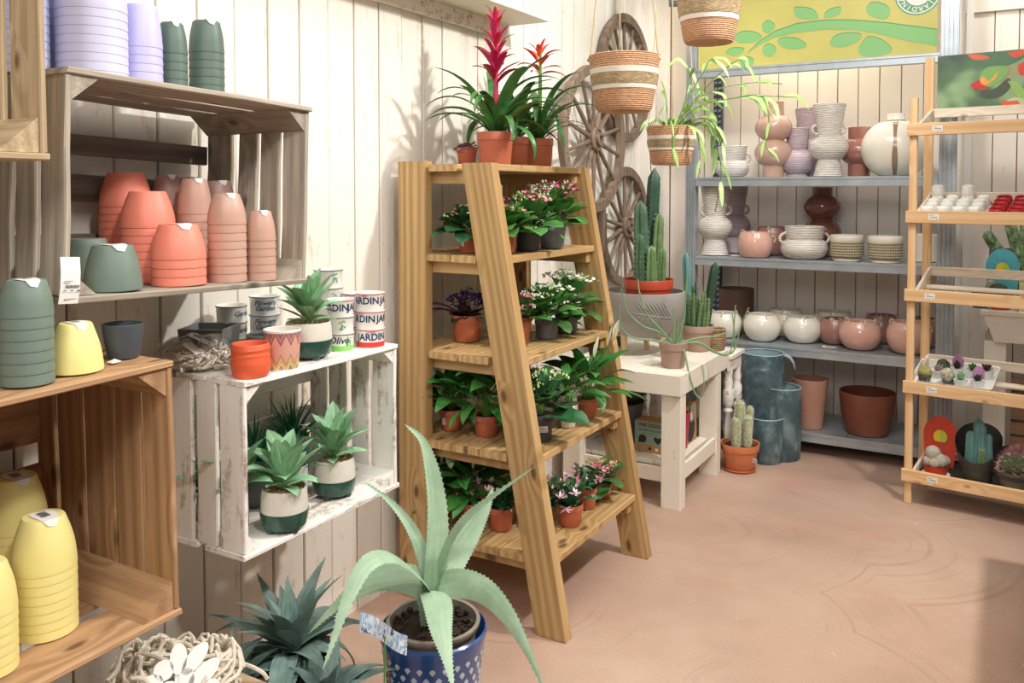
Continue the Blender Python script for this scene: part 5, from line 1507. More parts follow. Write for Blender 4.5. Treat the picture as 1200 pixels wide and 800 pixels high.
strand([(0, 0, .03)] + rel([(0.723, 3.76, 1.781), (0.79, 3.75, 1.80), (0.835, 3.77, 1.719), (0.865, 3.79, 1.585), (0.845, 3.77, 1.40)]), .026, 7, .13)
strand([(0, 0, .03)] + rel([(0.72, 3.74, 1.79), (0.80, 3.74, 1.82), (0.865, 3.75, 1.76), (0.89, 3.76, 1.64)]), .022, 5, .12)
strand([(0, 0, .03)] + rel([(0.70, 3.70, 1.79), (0.775, 3.68, 1.77), (0.80, 3.68, 1.68), (0.80, 3.68, 1.57)]), .022, 6, .10)
strand([(0, 0, .03)] + rel([(0.66, 3.66, 1.79), (0.70, 3.58, 1.80), (0.715, 3.57, 1.72), (0.71, 3.575, 1.60)]), .020, 5, .10)
strand([(0, 0, .03)] + rel([(0.62, 3.76, 1.82), (0.61, 3.77, 1.92), (0.585, 3.78, 2.00)]), .018, 4, .10)
strand([(0, 0, .03)] + rel([(0.69, 3.75, 1.85), (0.72, 3.76, 1.98), (0.715, 3.77, 2.06), (0.72, 3.77, 2.02)]), .020, 5, .13)
strand([(0, 0, .03)] + rel([(0.70, 3.76, 1.88), (0.78, 3.77, 2.02), (0.82, 3.78, 2.09), (0.84, 3.78, 2.06)]), .018, 6, .10)
strand([(0, 0, .03)] + rel([(0.71, 3.77, 1.86), (0.82, 3.79, 1.99), (0.93, 3.82, 2.08), (0.96, 3.83, 2.04)]), .018, 6, .11)
strand([(0, 0, .03)] + rel([(0.60, 3.74, 1.80), (0.565, 3.73, 1.82), (0.545, 3.73, 1.76), (0.55, 3.74, 1.58)]), .018, 4, .09)
for k in range(22):
    az = k * 2.399
    place_leaf(ep, LF('epi2', .11, .016, 'lance', .9, .2, M['epi'], 7, 2), (.03 * math.cos(az), .03 * math.sin(az), .03), az, R(85 - 1.8 * k), rng.uniform(-.5, .5), rng.uniform(.7, 1.3))

# ------------------------------------------------------------------ things on the cream table
TZ = .6405
bw = thing('bowl_planter', (.345, 4.190, TZ), 'large grey bowl planter with palm-leaf relief on wooden feet', 'planter')
M['taupe_grey'] = plain('taupe_grey_clay', '#9a9590', .75, 0, 0, .08, 20, .2, 200)
r_ = .208; z0 = .095
outer = [(.09, z0), (.13, z0 + .012), (.175, z0 + .055), (.205, z0 + .12), (.213, z0 + .18), (.210, z0 + .225), (.206, z0 + .238)]
part('bowl', MB().lathe([(0, z0)] + outer + [(.202, z0 + .240), (.198, z0 + .237), (.196, z0 + .16), (.12, z0 + .022), (0, z0 + .016)], 56), M['taupe_grey'], bw)
for k in range(3):
    a = face(.345, 4.19) + .95 + k * 2.094
    part('foot', MB().lathe([(0, 0), (.012, 0), (.018, .10), (.02, .112), (0, .114)], 12, c=(.115 * math.cos(a), .115 * math.sin(a), 0)), M['rack_wood'], bw, label='short wooden foot')
def bowl_r(z):
    for (ra, za), (rb, zb) in zip(outer, outer[1:]):
        if za <= z <= zb: return ra + (rb - ra) * (z - za) / (zb - za)
    return outer[-1][0]
fa = face(.345, 4.19)
fr_ = MB()
for side in (1, -1):
    for k in range(9):
        u0 = .55 - .095 * k; zc = z0 + .118 + .004 * k
        pts = []
        for s in range(7):
            q = s / 6
            a = fa + u0 - .42 * q * (1 - .4 * q) * (1 - k * .04) + .16
            z = zc + side * (.085 * q ** .8) * (1 - .03 * k)
            z = min(max(z, z0 + .02), z0 + .20)
            rr = bowl_r(z) + .0008
            pts.append((rr * math.cos(a), rr * math.sin(a), z))
        fr_.tube(pts, [.0008, .003, .0038, .0038, .0035, .0025, .0008], 6)
mid = []
for s in range(12):
    a = fa + .75 - 1.15 * s / 11; z = z0 + .116 + .003 * s
    rr = bowl_r(z) + .0008; mid.append((rr * math.cos(a), rr * math.sin(a), z))
fr_.tube(mid, .003, 6)
part('palm_relief', fr_, M['taupe_grey'], bw, stuff=True)

def ribbed_column(L, r, ribs, depth=.22, seg=36, taper=.75, lean=(0, 0), bulge=0.0):
    """ribbed cactus column growing up +Z with a rounded tip"""
    n = 12
    v = []; f = []
    for i in range(n + 1):
        t = i / n
        z = L * t
        env = (taper + (1 - taper) * (1 - t)) * (1 + bulge * math.sin(t * 9)) * min(1, .8 + t * 2)
        if t > .86: env *= math.sqrt(max(0, 1 - ((t - .86) / .14) ** 2)) * .96 + .04
        for k in range(seg):
            a = 2 * math.pi * k / seg
            rr = r * env * (1 - depth * (.5 - .5 * math.cos(a * ribs)))
            v.append((rr * math.cos(a) + lean[0] * t * t, rr * math.sin(a) + lean[1] * t * t, z))
    for i in range(n):
        for k in range(seg):
            j = (k + 1) % seg
            f.append((i * seg + k, i * seg + j, (i + 1) * seg + j, (i + 1) * seg + k))
    f.append(tuple(n * seg + k for k in range(seg)))
    return MB().add(v, f)
def spines(L, r, ribs, per, length, lean=(0, 0), taper=.75, rng=random, w=.0005):
    mb = MB()
    for k in range(ribs):
        a = 2 * math.pi * k / ribs
        for j in range(per):
            t = (j + .5) / per
            rr = r * (taper + (1 - taper) * (1 - t)) * (1 if t < .86 else math.sqrt(max(.02, 1 - ((t - .86) / .14) ** 2)))
            p = Vector((rr * math.cos(a) + lean[0] * t * t, rr * math.sin(a) + lean[1] * t * t, L * t))
            for q in range(4):
                d = Vector((math.cos(a + rng.uniform(-.8, .8)), math.sin(a + rng.uniform(-.8, .8)), rng.uniform(-.6, .9))).normalized()
                s = d.orthogonal().normalized() * w
                mb.add([p - s, p + s, p + d * length * rng.uniform(.6, 1.2)], [(0, 1, 2)])
    return mb
M['cactus'] = plain('cactus_green', '#48694e', .5, .08, .008, .3, 25)
M['cactus_lt'] = plain('light_cactus_green', '#6d8d5a', .5, .08, .008, .3, 25)
M['cactus_bl'] = plain('blue_green_cactus', '#5f8f8c', .5, .05, .005, .2, 25)
M['cactus_dk'] = plain('dark_cactus_green', '#2f513e', .5, .05, .005, .25, 25)
def cactus_col(root, x, y, z, L, r, ribs, mt, tilt=(0, 0), lean=(0, 0), taper=.75, sp=.012, per=12, seed=1):
    m = T(x, y, z) @ Rx(R(tilt[0])) @ Ry(R(tilt[1]))
    c = part('column', ribbed_column(L, r, ribs, .3, ribs * 6, taper, lean), M[mt], root, m)
    if sp: part('spines', spines(L, r, ribs, per, sp, lean, taper, random.Random(seed)), M['spike'], c, stuff=True)
    return c
# column cactus standing in the bowl
cz = TZ + .196
cc = thing('cactus_cluster', (.375, 4.165, cz), 'cluster of green column cacti in a shallow red pot standing in the grey bowl', 'cactus')
part('pot', MB().lathe([(0, .0), (.10, .0), (.108, .02), (.120, .150), (.126, .154), (.129, .200), (.127, .203), (.122, .200), (.119, .175), (0, .172)], 44), plain('red_terracotta_plastic', '#b4452a', .42, 0, 0, .08), cc)
part('soil', MB().lathe([(.119, .177), (.05, .186), (0, .188)], 20), M['soil'], cc)
rt3 = Vector((.863, .505, 0)); tw = Vector((math.cos(face(.375, 4.165)), math.sin(face(.375, 4.165)), 0))
def at(u, w_): return rt3 * u + tw * w_
for u, w_, L, r, ribs, mt, tl_, sd in ((-.030, .0, .43, .050, 6, 'cactus', (0, -2), 1), (.0, -.035, .60, .038, 4, 'cactus_dk', (0, 3), 2), (.038, .01, .37, .036, 6, 'cactus_lt', (0, 3), 3), (.015, .05, .20, .034, 6, 'cactus_lt', (0, 0), 4),
                                       (.068, .03, .19, .024, 6, 'cactus_lt', (0, 3), 5), (-.045, .045, .26, .030, 6, 'cactus', (0, 0), 6)):
    p = at(u, w_)
    cactus_col(cc, p.x, p.y, .178, L, r, ribs, mt, tl_, (0, 0), .7 if L < .6 else .95, .010, int(L / .025), sd)
ls = MB()
for k in range(4):
    p = at(.06, 0) + Vector((0, 0, .34 + .035 * k)); d = Vector((.8, .4, .25 * (k - 1))).normalized() * .06
    s = Vector((0, 0, .0009)); ls.add([p - s, p + s, p + d], [(0, 1, 2)])
part('long_spines', ls, M['spike'], cc, stuff=True)

# taupe pot with mixed cacti
tc_ = thing('tall_cactus_pot', (.556, 4.425, TZ), 'taupe pot with blue column cactus and many thin upright stems', 'potted plant')
M['taupe'] = plain('taupe_clay', '#a98c7c', .7, 0, 0, .1, 20)
part('pot', MB().lathe([(0, .001), (.062, .001), (.066, .008), (.080, .10), (.085, .102), (.087, .135), (.085, .138), (.079, .136), (.077, .118), (0, .115)], 40), M['taupe'], tc_)
part('soil', MB().lathe([(.077, .119), (0, .128)], 20), M['soil'], tc_)
p = at(-.045, -.03); cactus_col(tc_, p.x, p.y, .118, .41, .024, 5, 'cactus_bl', (0, -3), (0, 0), .9, 0, 12, 7)
p = at(.04, -.03); cactus_col(tc_, p.x, p.y, .118, .36, .026, 4, 'cactus_dk', (0, 9), (0, 0), .95, .006, 12, 8)
rng = random.Random(4)
for k in range(30):
    a = rng.uniform(0, 6.28); q = .055 * math.sqrt(rng.random())
    L = rng.uniform(.10, .26) * (1.1 - q * 5)
    cactus_col(tc_, q * math.cos(a), q * math.sin(a), .118, L, .0085, 5, rng.choice(['cactus_lt', 'cactus', 'cactus_lt']), (rng.uniform(-7, 7), rng.uniform(-3, 9)), (0, 0), .8, .008 if k % 2 else 0, 8, k)

# trailing pencil plant
tp = thing('trailing_pencil_plant', (.590, 3.945, TZ), 'taupe clay pot with long thin trailing green stems at the table corner', 'potted plant')
part('pot', MB().lathe([(0, .001), (.052, .001), (.055, .006), (.063, .085), (.068, .088), (.071, .122), (.069, .125), (.063, .123), (.061, .105), (0, .10)], 40), M['taupe'], tp)
part('soil', MB().lathe([(.061, .106), (0, .114)], 20), M['soil'], tp)
def sx(u, z, w_=0.0): p = at(u, w_); return (p.x, p.y, z)
M['pencil'] = plain('grey_green_stem', '#7ea071', .5, .06, .01, .2, 30)
for pts in ([(0, .115), (-.06, .18), (-.13, .26), (-.165, .36), (-.172, .43)], [(0, .115), (-.07, .17), (-.15, .20), (-.22, .27), (-.255, .38)], [(-.01, .115), (-.10, .13), (-.20, .145), (-.255, .20), (-.258, .30)],
            [(.02, .115), (.05, .22), (.06, .36), (.065, .46)], [(0, .115), (.005, .2), (0, .29)], [(.03, .115), (.04, .19), (.045, .24)], [(.015, .12), (.02, .17), (.025, .23)],
            [(.03, .115), (.12, .14), (.21, .15), (.27, .175)], [(.03, .115), (.13, .115), (.20, .075), (.26, .06), (.30, .09), (.325, .19), (.365, .29)], [(.03, .11), (.12, .12), (.20, .07), (.28, .065), (.30, .12), (.285, .26)],
            [(.03, .112), (.10, .12), (.18, .085), (.25, .055), (.285, .10), (.30, .30)], [(.015, .115), (.05, .09, .06), (.07, .0, .10), (.10, -.10, .10), (.13, -.125, .10), (.145, -.06, .10), (.14, .02, .06)]):
    P = [sx(*q) for q in pts]
    n = 24
    part('trailing_stem', MB().tube(smooth(P, n), [.0058 - .003 * i / n for i in range(n + 1)], 7), M['pencil'], tp)

# small wicker basket and galvanised bucket
wk = thing('wicker_basket', (.600, 4.345, TZ), 'small round wicker basket pot at the right end of the cream table', 'basket', rz=.3)
M['wicker'] = plain('brown_wicker', '#a08460', .8, .12, .01, .3, 60)
wk.location = (.640, 4.482, TZ)
wm = MB()
for k in range(9):
    z = .008 + k * .0115; rr = .036 + .010 * math.sin(math.pi * (k + 1) / 12)
    wm.tube([((rr + .002 * math.sin(i * 4 + k * math.pi)) * math.cos(i * .2618), (rr + .002 * math.sin(i * 4 + k * math.pi)) * math.sin(i * .2618), z + .001 * math.sin(i + k)) for i in range(25)], .0058, 6)
part('woven_wall', wm, M['wicker'], wk)
part('base', MB().lathe([(0, .001), (.036, .001), (.036, .008), (0, .008)], 20), M['wicker'], wk)
part('rim', MB().tube([(.047 * math.cos(i * .2618), .047 * math.sin(i * .2618), .112 + .003 * math.sin(i * 3)) for i in range(25)], .007, 6), M['wicker'], wk)
bk = vessel('bucket', [(.045, 0), (.047, .003), (.060, .098), (.062, .10)], .002, M['bottle_green'], (.105, 4.330, TZ), 'small grey-green bucket with a white stripe behind the ladder edge', 'bucket')
part('stripe', MB().lathe([(.0549, .058), (.0562, .060), (.0581, .074), (.0576, .076)], 36), M['white'], bk)

# ------------------------------------------------------------------ under the table
LZ = .1955
bb = thing('printed_box', (.470, 3.955, LZ), 'kraft box printed "ONE DESIGN" on green under the cream table', 'box', rz=R(-4))
M['kraft'] = plain('kraft_card', '#b78a5c', .8, .02, 0, .08, 40)
M['box_green'] = plain('muted_green_print', '#8fa898', .6, 0, 0, .05, 40)
part('carton', MB().box((0, .05, .078), (.165, .10, .155)), M['kraft'], bb)
part('green_panel', MB().box((0, -.0005, .098), (.165, .001, .114)), M['box_green'], bb)
ob('lettering', TX['one'], bb, T(0, -.0016, .137) @ Rx(R(90)) @ Matrix.Diagonal((.86, 1, 1, 1)))
ob('lettering', TX['endless'], bb, T(0, -.0016, .112) @ Rx(R(90)) @ Matrix.Diagonal((.86, 1, 1, 1)))
ob('lettering', TX['small'], bb, T(0, -.0016, .098) @ Rx(R(90)) @ Matrix.Diagonal((.95, 1, 1, 1)))
ds = [(math.cos(i * math.pi / 12) * .021, math.sin(i * math.pi / 12) * .021) for i in range(24)]
part('bubble_print', MB().prism([(a - .04, b + .068) for a, b in ds], -.001, -.0018, 'xz').add([(-.062, -.0018, .062), (-.045, -.0018, .052), (-.063, -.0018, .044)], [(0, 1, 2)]), M['ink'], bb)
ht = [(16 * math.sin(t_) ** 3 * .00135, (13 * math.cos(t_) - 5 * math.cos(2 * t_) - 2 * math.cos(3 * t_) - math.cos(4 * t_)) * .00135) for t_ in [i * math.pi / 14 for i in range(28)]]
part('heart_print', MB().prism([(a + .042, b + .068) for a, b in ht], -.001, -.0018, 'xz'), M['ink'], bb)
for dx, mt in ((-.036, 'box_green'), (0, 'ink'), (.036, 'white_paper')):
    part('dot_print', MB().prism([(a * .38 + dx, b * .38 + .022) for a, b in ds], -.0003, -.0010, 'xz'), M[mt], bb)
pk = vessel('pink_pot', [(.040, 0), (.043, .004), (.052, .17), (.053, .18)], .003, plain('raspberry_plastic', '#c22f55', .4), (.560, 4.125, LZ), 'raspberry pink pot behind the printed box under the table', 'pot')
M['blackbowl'] = plain('black_bowl_plastic', '#33363a', .5, 0, 0, .1, 20)
up_ = vessel('grey_planter', [(.085, 0), (.09, .01), (.125, .20), (.127, .21)], .004, M['greypot'], (.255, 4.08, LZ), 'wide grey planter under the cream table', 'planter')
vessel('black_bowl', [(.07, 0), (.08, .004), (.135, .045), (.142, .06)], .004, M['blackbowl'], (.265, 4.07, LZ + .2150), 'shallow black bowl resting on the grey planter under the table', 'bowl')
kb = thing('kraft_bag', (.588, 4.222, LZ), 'kraft paper bag with a black oval print and small tags under the table', 'bag', rz=R(90))
part('bag', MB().add([(-.10, 0, 0), (.10, 0, 0), (.10, .08, 0), (-.10, .08, 0), (-.105, .006, .20), (.105, .006, .20), (.105, .05, .20), (-.105, .05, .20)], [(3, 2, 1, 0), (0, 1, 5, 4), (1, 2, 6, 5), (2, 3, 7, 6), (3, 0, 4, 7), (4, 5, 6, 7)]), M['kraft'], kb, angle=20)
part('oval_print', MB().prism([(a * 3.4, b * 3.7) for a, b in ds], -.0005, -.0012, 'xz'), M['ink'], kb, T(0, .0025, .085) @ Rx(R(-1.7)))
part('tag', MB().box((.005, -.002, .155), (.055, .002, .085)), M['box_green'], kb, T(0, 0, 0) @ Ry(R(4)))
part('tag', MB().box((0, -.004, .14), (.030, .0015, .04)), M['white_paper'], kb)
part('tag_dot', MB().prism([(a * .5, b * .5 + .115) for a, b in ds], -.0035, -.0048, 'xz'), plain('pink_dot', '#e0405f', .5), kb)
part('string', MB().tube(smooth([(-.05, .0, .195), (-.02, -.004, .215), (.02, -.003, .2), (.05, .0, .195)], 10), .002, 5), M['rope'], kb)

# ------------------------------------------------------------------ on the floor
cf = thing('cactus_pot', (.762, 4.520, 0), 'terracotta pot with three pale woolly column cacti on the floor', 'cactus')
part('saucer', MB().lathe([(0, .001), (.078, .001), (.088, .014), (.086, .016), (.075, .008), (0, .008)], 36), M['terracotta_lt'], cf)
part('pot', MB().lathe([(0, .0085), (.070, .0085), (.075, .014), (.093, .11), (.099, .113), (.104, .145), (.102, .150), (.096, .147), (.092, .125), (0, .12)], 44), M['terracotta_lt'], cf)
part('soil', MB().lathe([(.093, .126), (.04, .136), (0, .138)], 24, fn=lambda a, z: 1 + random.uniform(-.04, .04)), M['soil'], cf)
M['woolly'] = plain('woolly_cactus', '#9aa57a', .9, .05, .01, .25, 70, 1.0, 260, col2='#cfd0ae')
for u, w_, L, r, tl_ in ((.002, -.025, .25, .030, (0, 0)), (-.022, .03, .165, .022, (0, -1)), (.034, .02, .175, .022, (0, 3)), (.045, -.04, .215, .02, (0, 4))):
    p = at(u, w_)
    c = part('column', ribbed_column(L, r, 12, .08, 36, .85), M['woolly'], cf, T(p.x, p.y, .125) @ Rx(R(tl_[0])) @ Ry(R(tl_[1])))
    part('wool', spines(L, r, 14, int(L / .009), .007, (0, 0), .85, random.Random(int(L * 1000)), .0006), plain('white_wool', '#e6e6d6', .9) if 'wool' not in M else M['wool'], c, stuff=True)
l = price_label(cf, T(*[k for k in (at(.065, .082) + Vector((0, 0, .075)))]) @ Rz(face(.762, 4.52) + R(90) - .6) @ Rx(R(10)) @ S(.9))

def fountain_mat():
    t = NT('blue_grey_glazed_stoneware')
    v, rnd, tc = t.coords(9)
    n = t.noise(t.scl(v, (1, 1, .8)), 9, 4, .6)
    c = t.ramp(n, [(.3, lin('#34484f')), (.52, lin('#4d636a')), (.72, lin('#84959a'))])
    wv = t.n('ShaderNodeTexWave', {'wave_type': 'RINGS'}, Vector=t.scl(v, (3, 3, 2)), Scale=3.0, Distortion=9.0, Detail=2.0)
    t.bsdf(Base_Color=c, Roughness=.28)
    t.bump(wv.outputs['Fac'], .35, .01)
    return t.m
M['fountain'] = fountain_mat()
M['fountain_in'] = plain('pale_blue_inner_glaze', '#9db4bc', .25, 0, 0, .2, 12)
fo_ = thing('cascade_fountain', (.86, 4.80, 0), 'blue-grey glazed fountain of three stepped cylinders with spouts', 'fountain')
FO = Vector((.86, 4.80, 0))
def cyl(c, r, h, nm, sp=None):
    c = Vector(c) - FO
    f_ = (lambda a, z: 1 + .02 * math.sin(a * 3 + z * 8))
    b = part(nm, MB().lathe([(0, .001), (r * .93, .001), (r * .97, .01), (r, h * .3), (r * 1.0, h - .008), (r * .985, h), (r * .94, h), (r * .93, h - .006)], 44, c=c, fn=f_), M['fountain'], fo_)
    part('inner_glaze', MB().lathe([(r * .93, h - .006), (r * .9, h * .5), (r * .85, .02), (0, .02)], 44, c=c, fn=f_), M['fountain_in'], b)
    part('rim', MB().tube([(c.x + r * .965 * f_(i * .15708, h) * math.cos(i * .15708), c.y + r * .965 * f_(i * .15708, h) * math.sin(i * .15708), h) for i in range(41)], .005, 6, flat=.7), M['fountain_in'], b)
    if sp is not None:
        a = sp; d = Vector((math.cos(a), math.sin(a), 0)); s = Vector((-d.y, d.x, 0))
        mb = MB(); V = []; F_ = []
        path = [(.90, -.002), (1.05, .0), (1.25, -.012), (1.42, -.04), (1.5, -.07)]
        for (q, dz) in path:
            for k in range(-3, 4):
                th = k / 3
                V.append(c + d * (r * q) + s * (.024 * th) + Vector((0, 0, h + dz - .016 * (1 - th * th))))
        for i in range(len(path) - 1):
            for k in range(6):
                F_.append((i * 7 + k, i * 7 + k + 1, (i + 1) * 7 + k + 1, (i + 1) * 7 + k))
        sp_ = part('spout', mb.add(V, F_), M['fountain_in'], b)
        md = sp_.modifiers.new('thickness', 'SOLIDIFY'); md.thickness = .006
cyl((.800, 4.850, 0), .116, .580, 'tall_cylinder', .15)
cyl((.905, 4.850, 0), .104, .400, 'middle_cylinder', -2.6)
cyl((.845, 4.745, 0), .090, .245, 'low_cylinder')

# ------------------------------------------------------------------ ceramics on the steel shelving
def striped(name, base, line, scale=.0095, rough=.5):
    t = NT(name)
    v, rnd, tc = t.coords(3)
    s = t.n('ShaderNodeSeparateXYZ', None, i0=v)
    w = t.math('SINE', t.math('ADD', t.math('MULTIPLY', s.outputs[2], 2 * math.pi / scale), t.math('MULTIPLY', t.noise(v, 6, 2), 9)))
    n = t.noise(t.scl(v, (20, 20, 240)), 1.0, 3)
    f = t.math('ADD', t.math('MULTIPLY', w, .25), n)
    c = t.ramp(f, [(.36, lin(line)), (.58, lin(base))])
    t.bsdf(Base_Color=c, Roughness=rough)
    t.bump(w, .3, .003)
    return t.m
M['striped_white'] = striped('striped_white_stoneware', '#ece8e1', '#a9a097')
M['striped_mauve'] = striped('striped_mauve_stoneware', '#c9bac0', '#988790')
M['tan_gloss'] = plain('glossy_tan_glaze', '#c4a08f', .18, 0, 0, .06, 10, coat=.6)
M['rose_brown'] = plain('glossy_rose_brown_glaze', '#a06a5c', .18, 0, 0, .1, 14, coat=.6)
M['brown_gloss'] = plain('glossy_brown_glaze', '#7d4c41', .16, 0, 0, .1, 14, coat=.6)
M['cream_gloss'] = plain('glossy_cream_glaze', '#e8e2d4', .16, 0, 0, .04, 12, coat=.6)
M['pink_gloss'] = plain('glossy_pink_glaze', '#d9ab9b', .16, .04, 0, .05, 12, coat=.6)
M['dull_rose'] = plain('dull_rose_glaze', '#a5776b', .3, .04, 0, .1, 12, coat=.3)
M['drip'] = plain('brown_drip_glaze', '#8f7a60', .25, coat=.4)
M['bronze'] = plain('bronze_brown_planter', '#7f4a36', .4, 0, 0, .15, 12)
M['umber'] = plain('umber_planter', '#6d5148', .6, 0, 0, .15, 16)
M['rope_w'] = plain('white_cotton_rope', '#d8cdbb', .9, bump=.5, bscale=500)

def arc(c, r, a0, a1, n=10): return [(c[0] + r * math.cos(a0 + (a1 - a0) * i / n), c[1] + r * math.sin(a0 + (a1 - a0) * i / n)) for i in range(n + 1)]
def ball(r, z0, z1, rmin, n=9):
    """bulging section between heights z0 and z1, radius r at the middle, rmin at the ends"""
    zc, hz = (z0 + z1) / 2, (z1 - z0) / 2
    out = []
    t0 = math.acos(min(1, rmin / r))
    for i in range(n + 1):
        t = -t0 + 2 * t0 * i / n
        out.append((r * math.cos(t), zc + hz * math.sin(t) / math.sin(t0)))
    return out
def vase(loc, prof, mt, label, name='vase', wall=.006, handles=None, seg=40):
    t = thing(name, loc, label, name.split('_')[-1])
    top = prof[-1]
    p = [(0, .001)] + prof + [(top[0] - wall * .5, top[1] + .002), (top[0] - wall, top[1] - .002)] + ([(top[0] - wall, top[1] - .05)] if top[1] > .06 else []) + [(0, top[1] - .055 if top[1] > .06 else .01)]
    part('body', MB().lathe(p, seg), M[mt], t)
    if handles:
        r0, zh, rh, rt_, th = handles
        for sg in (1, -1):
            d = Vector((.86, .51, 0)) * sg
            pts = [d * (r0 + rh * math.sin(math.pi * i / 10) * 1.25 - .004) + Vector((0, 0, zh + rh * math.cos(math.pi * i / 10))) for i in range(11)]
            part('handle', MB().tube(pts, th, 8), M[mt], t)
    return t
Z1, Z2, Z3, Z4 = 1.5725, 1.1025, .6045, .1275
HV = lambda s: [(.062 * s, 0), (.085 * s, .004), (.080 * s, .02), (.062 * s, .095)] + [(a, b) for a, b in ball(.108 * s, .10, .235, .062 * s)] + [(.062 * s, .24), (.068 * s, .27), (.078 * s, .34), (.090 * s, .405), (.090 * s, .415)]
vase((1.081, 5.17, Z1), HV(1), 'striped_white', 'tall striped white vase with two small handles in the middle of the top shelf', handles=(.066, .272, .028, 0, .0075))
vase((.932, 5.38, Z1), HV(.95), 'striped_mauve', 'tall striped mauve vase hidden behind the striped white one', handles=(.062, .27, .028, 0, .0075))
vase((.887, 5.25, Z1), [(.05, 0), (.065, .003)] + ball(.108, .02, .165, .055) + [(.06, .175), (.062, .23), (.066, .29)], 'striped_mauve', 'round-bodied striped mauve vase beside the tan bubble vase')
vase((.514, 5.20, Z1), [(.05, 0), (.07, .004)] + ball(.100, .008, .105, .075) + [(.078, .115), (.086, .17), (.088, .19)], 'striped_white', 'low striped white vase with a handle at the left of the top shelf', handles=(.082, .12, .026, 0, .007))
BV = lambda s, neck: [(.055 * s, 0), (.060 * s, .003), (.060 * s, .065)] + ball(.110 * s, .068, .218, .06 * s) + ball(.108 * s, .222, .362, .06 * s) + [(.058 * s, .37), (.058 * s, neck)]
vase((.765, 5.18, Z1), BV(1, .445), 'tan_gloss', 'glossy tan vase of two stacked bubbles on the top shelf')
vase((1.229, 5.28, Z1), [(.055, 0), (.06, .003), (.06, .07)] + ball(.110, .075, .22, .06) + [(.062, .225), (.062, .285)], 'rose_brown', 'glossy rose-brown single-bubble vase behind the big cream one')
br = vase((1.432, 5.18, Z1), [(.075, 0), (.085, .003)] + ball(.182, .006, .30, .09, 14) + [(.05, .305), (.045, .312), (.046, .345)], 'cream_gloss', 'big round cream vase with a brown drip stripe at right of the top shelf')
dp = MB(); V = []; F_ = []
a = face(1.432, 5.18) - .02
prof = ball(.1835, .006, .30, .09, 20)
for i, (r, z) in enumerate(prof):
    w_ = .008 + .007 * (.5 + .5 * math.sin(i * .42 - 1.0))
    for s in (-1, 1):
        V.append((r * math.cos(a + s * w_ / r), r * math.sin(a + s * w_ / r), z))
F_ = [(2 * i, 2 * i + 1, 2 * i + 3, 2 * i + 2) for i in range(len(prof) - 1)]
part('drip_stripe', dp.add(V, F_), M['drip'], br)
part('neck_band', MB().lathe([(.046, .300), (.0515, .304), (.0475, .312), (.047, .310)], 30), M['drip'], br)

# second shelf
vase((.440, 5.10, Z2), HV(.97), 'striped_white', 'tall striped white handled vase at left end of the second shelf', handles=(.064, .272, .028, 0, .0075))
vase((.480, 5.36, Z2), HV(.97), 'striped_mauve', 'striped mauve handled vase in shadow behind the white one, second shelf', handles=(.064, .272, .028, 0, .0075))
vase((1.020, 5.33, Z2), BV(1.0, .408), 'brown_gloss', 'glossy brown bubble vase at the back of the second shelf')
def bowl_vase(loc, r, h, mt, label, cords=True, rmin=.62, seed=0):
    t = thing('hanging_bowl', loc, label, 'bowl', 'ceramic hanging bowls on the steel shelving')
    p = ball(r, .004, h * 1.06, r * rmin)
    p = [(r * .45, 0)] + [q for q in p if q[1] < h * .98]
    top = p[-1]
    part('body', MB().lathe([(0, .001)] + p + [(top[0] - .001, h), (top[0] - .006, h), (top[0] - .007, h - .01), (r * .86, h * .5), (r * .5, .012), (0, .01)], 44), M[mt], t)
    if cords:
        rng = random.Random(seed)
        for s in (0, 1, 2):
            a = face(loc[0], loc[1]) + (s - 1) * 1.9 + rng.uniform(-.3, .3)
            c = Vector((top[0] * 1.02 * math.cos(a), top[0] * 1.02 * math.sin(a), h * .86))
            o = Vector((math.cos(a), math.sin(a), 0))
            part('hole', MB().lathe([(0, .0015), (.005, .001), (.005, 0), (0, 0)], 10), M['ink'], t, basis(c + o * .001, o.cross(Vector((0, 0, 1))), o))
            L = [c, c + o * .012 + Vector((0, 0, .008)), c * .97 + Vector((0, 0, .034)), c * .75 + Vector((rng.uniform(-.02, .02), rng.uniform(-.02, .02), .030)), Vector((c.x * .3, c.y * .3, .016 + h * .9))]
            part('cord', MB().tube(smooth(L, 14), .0032, 6), M['rope_w'], t)
            if s == 2 and seed % 2:
                L = [c, c + o * .014, c + o * .02 + Vector((0, 0, -.02)), c + o * .022 + Vector((.004, .004, -.042)), c + o * .024 + Vector((.012, .010, -.02)), c + o * .014 + Vector((.006, .004, 0))]
                part('cord_loop', MB().tube(smooth(L, 14), .0036, 6), M['rope_w'], t)
    return t
bowl_vase((.700, 5.035, Z2), .103, .150, 'pink_gloss', 'glossy pink round bowl on the second shelf', seed=1, rmin=.72)
bowl_vase((.735, 5.30, Z2), .100, .170, 'dull_rose', 'dark rose bowl with cords behind the pink one, second shelf', seed=2, rmin=.72)
vase((.970, 5.075, Z2), [(.075, 0), (.088, .004)] + ball(.132, .01, .112, .10) + [(.106, .122), (.109, .17), (.112, .186)], 'striped_white', 'squat striped white vase with two handles on the second shelf', handles=(.108, .118, .030, 0, .008))
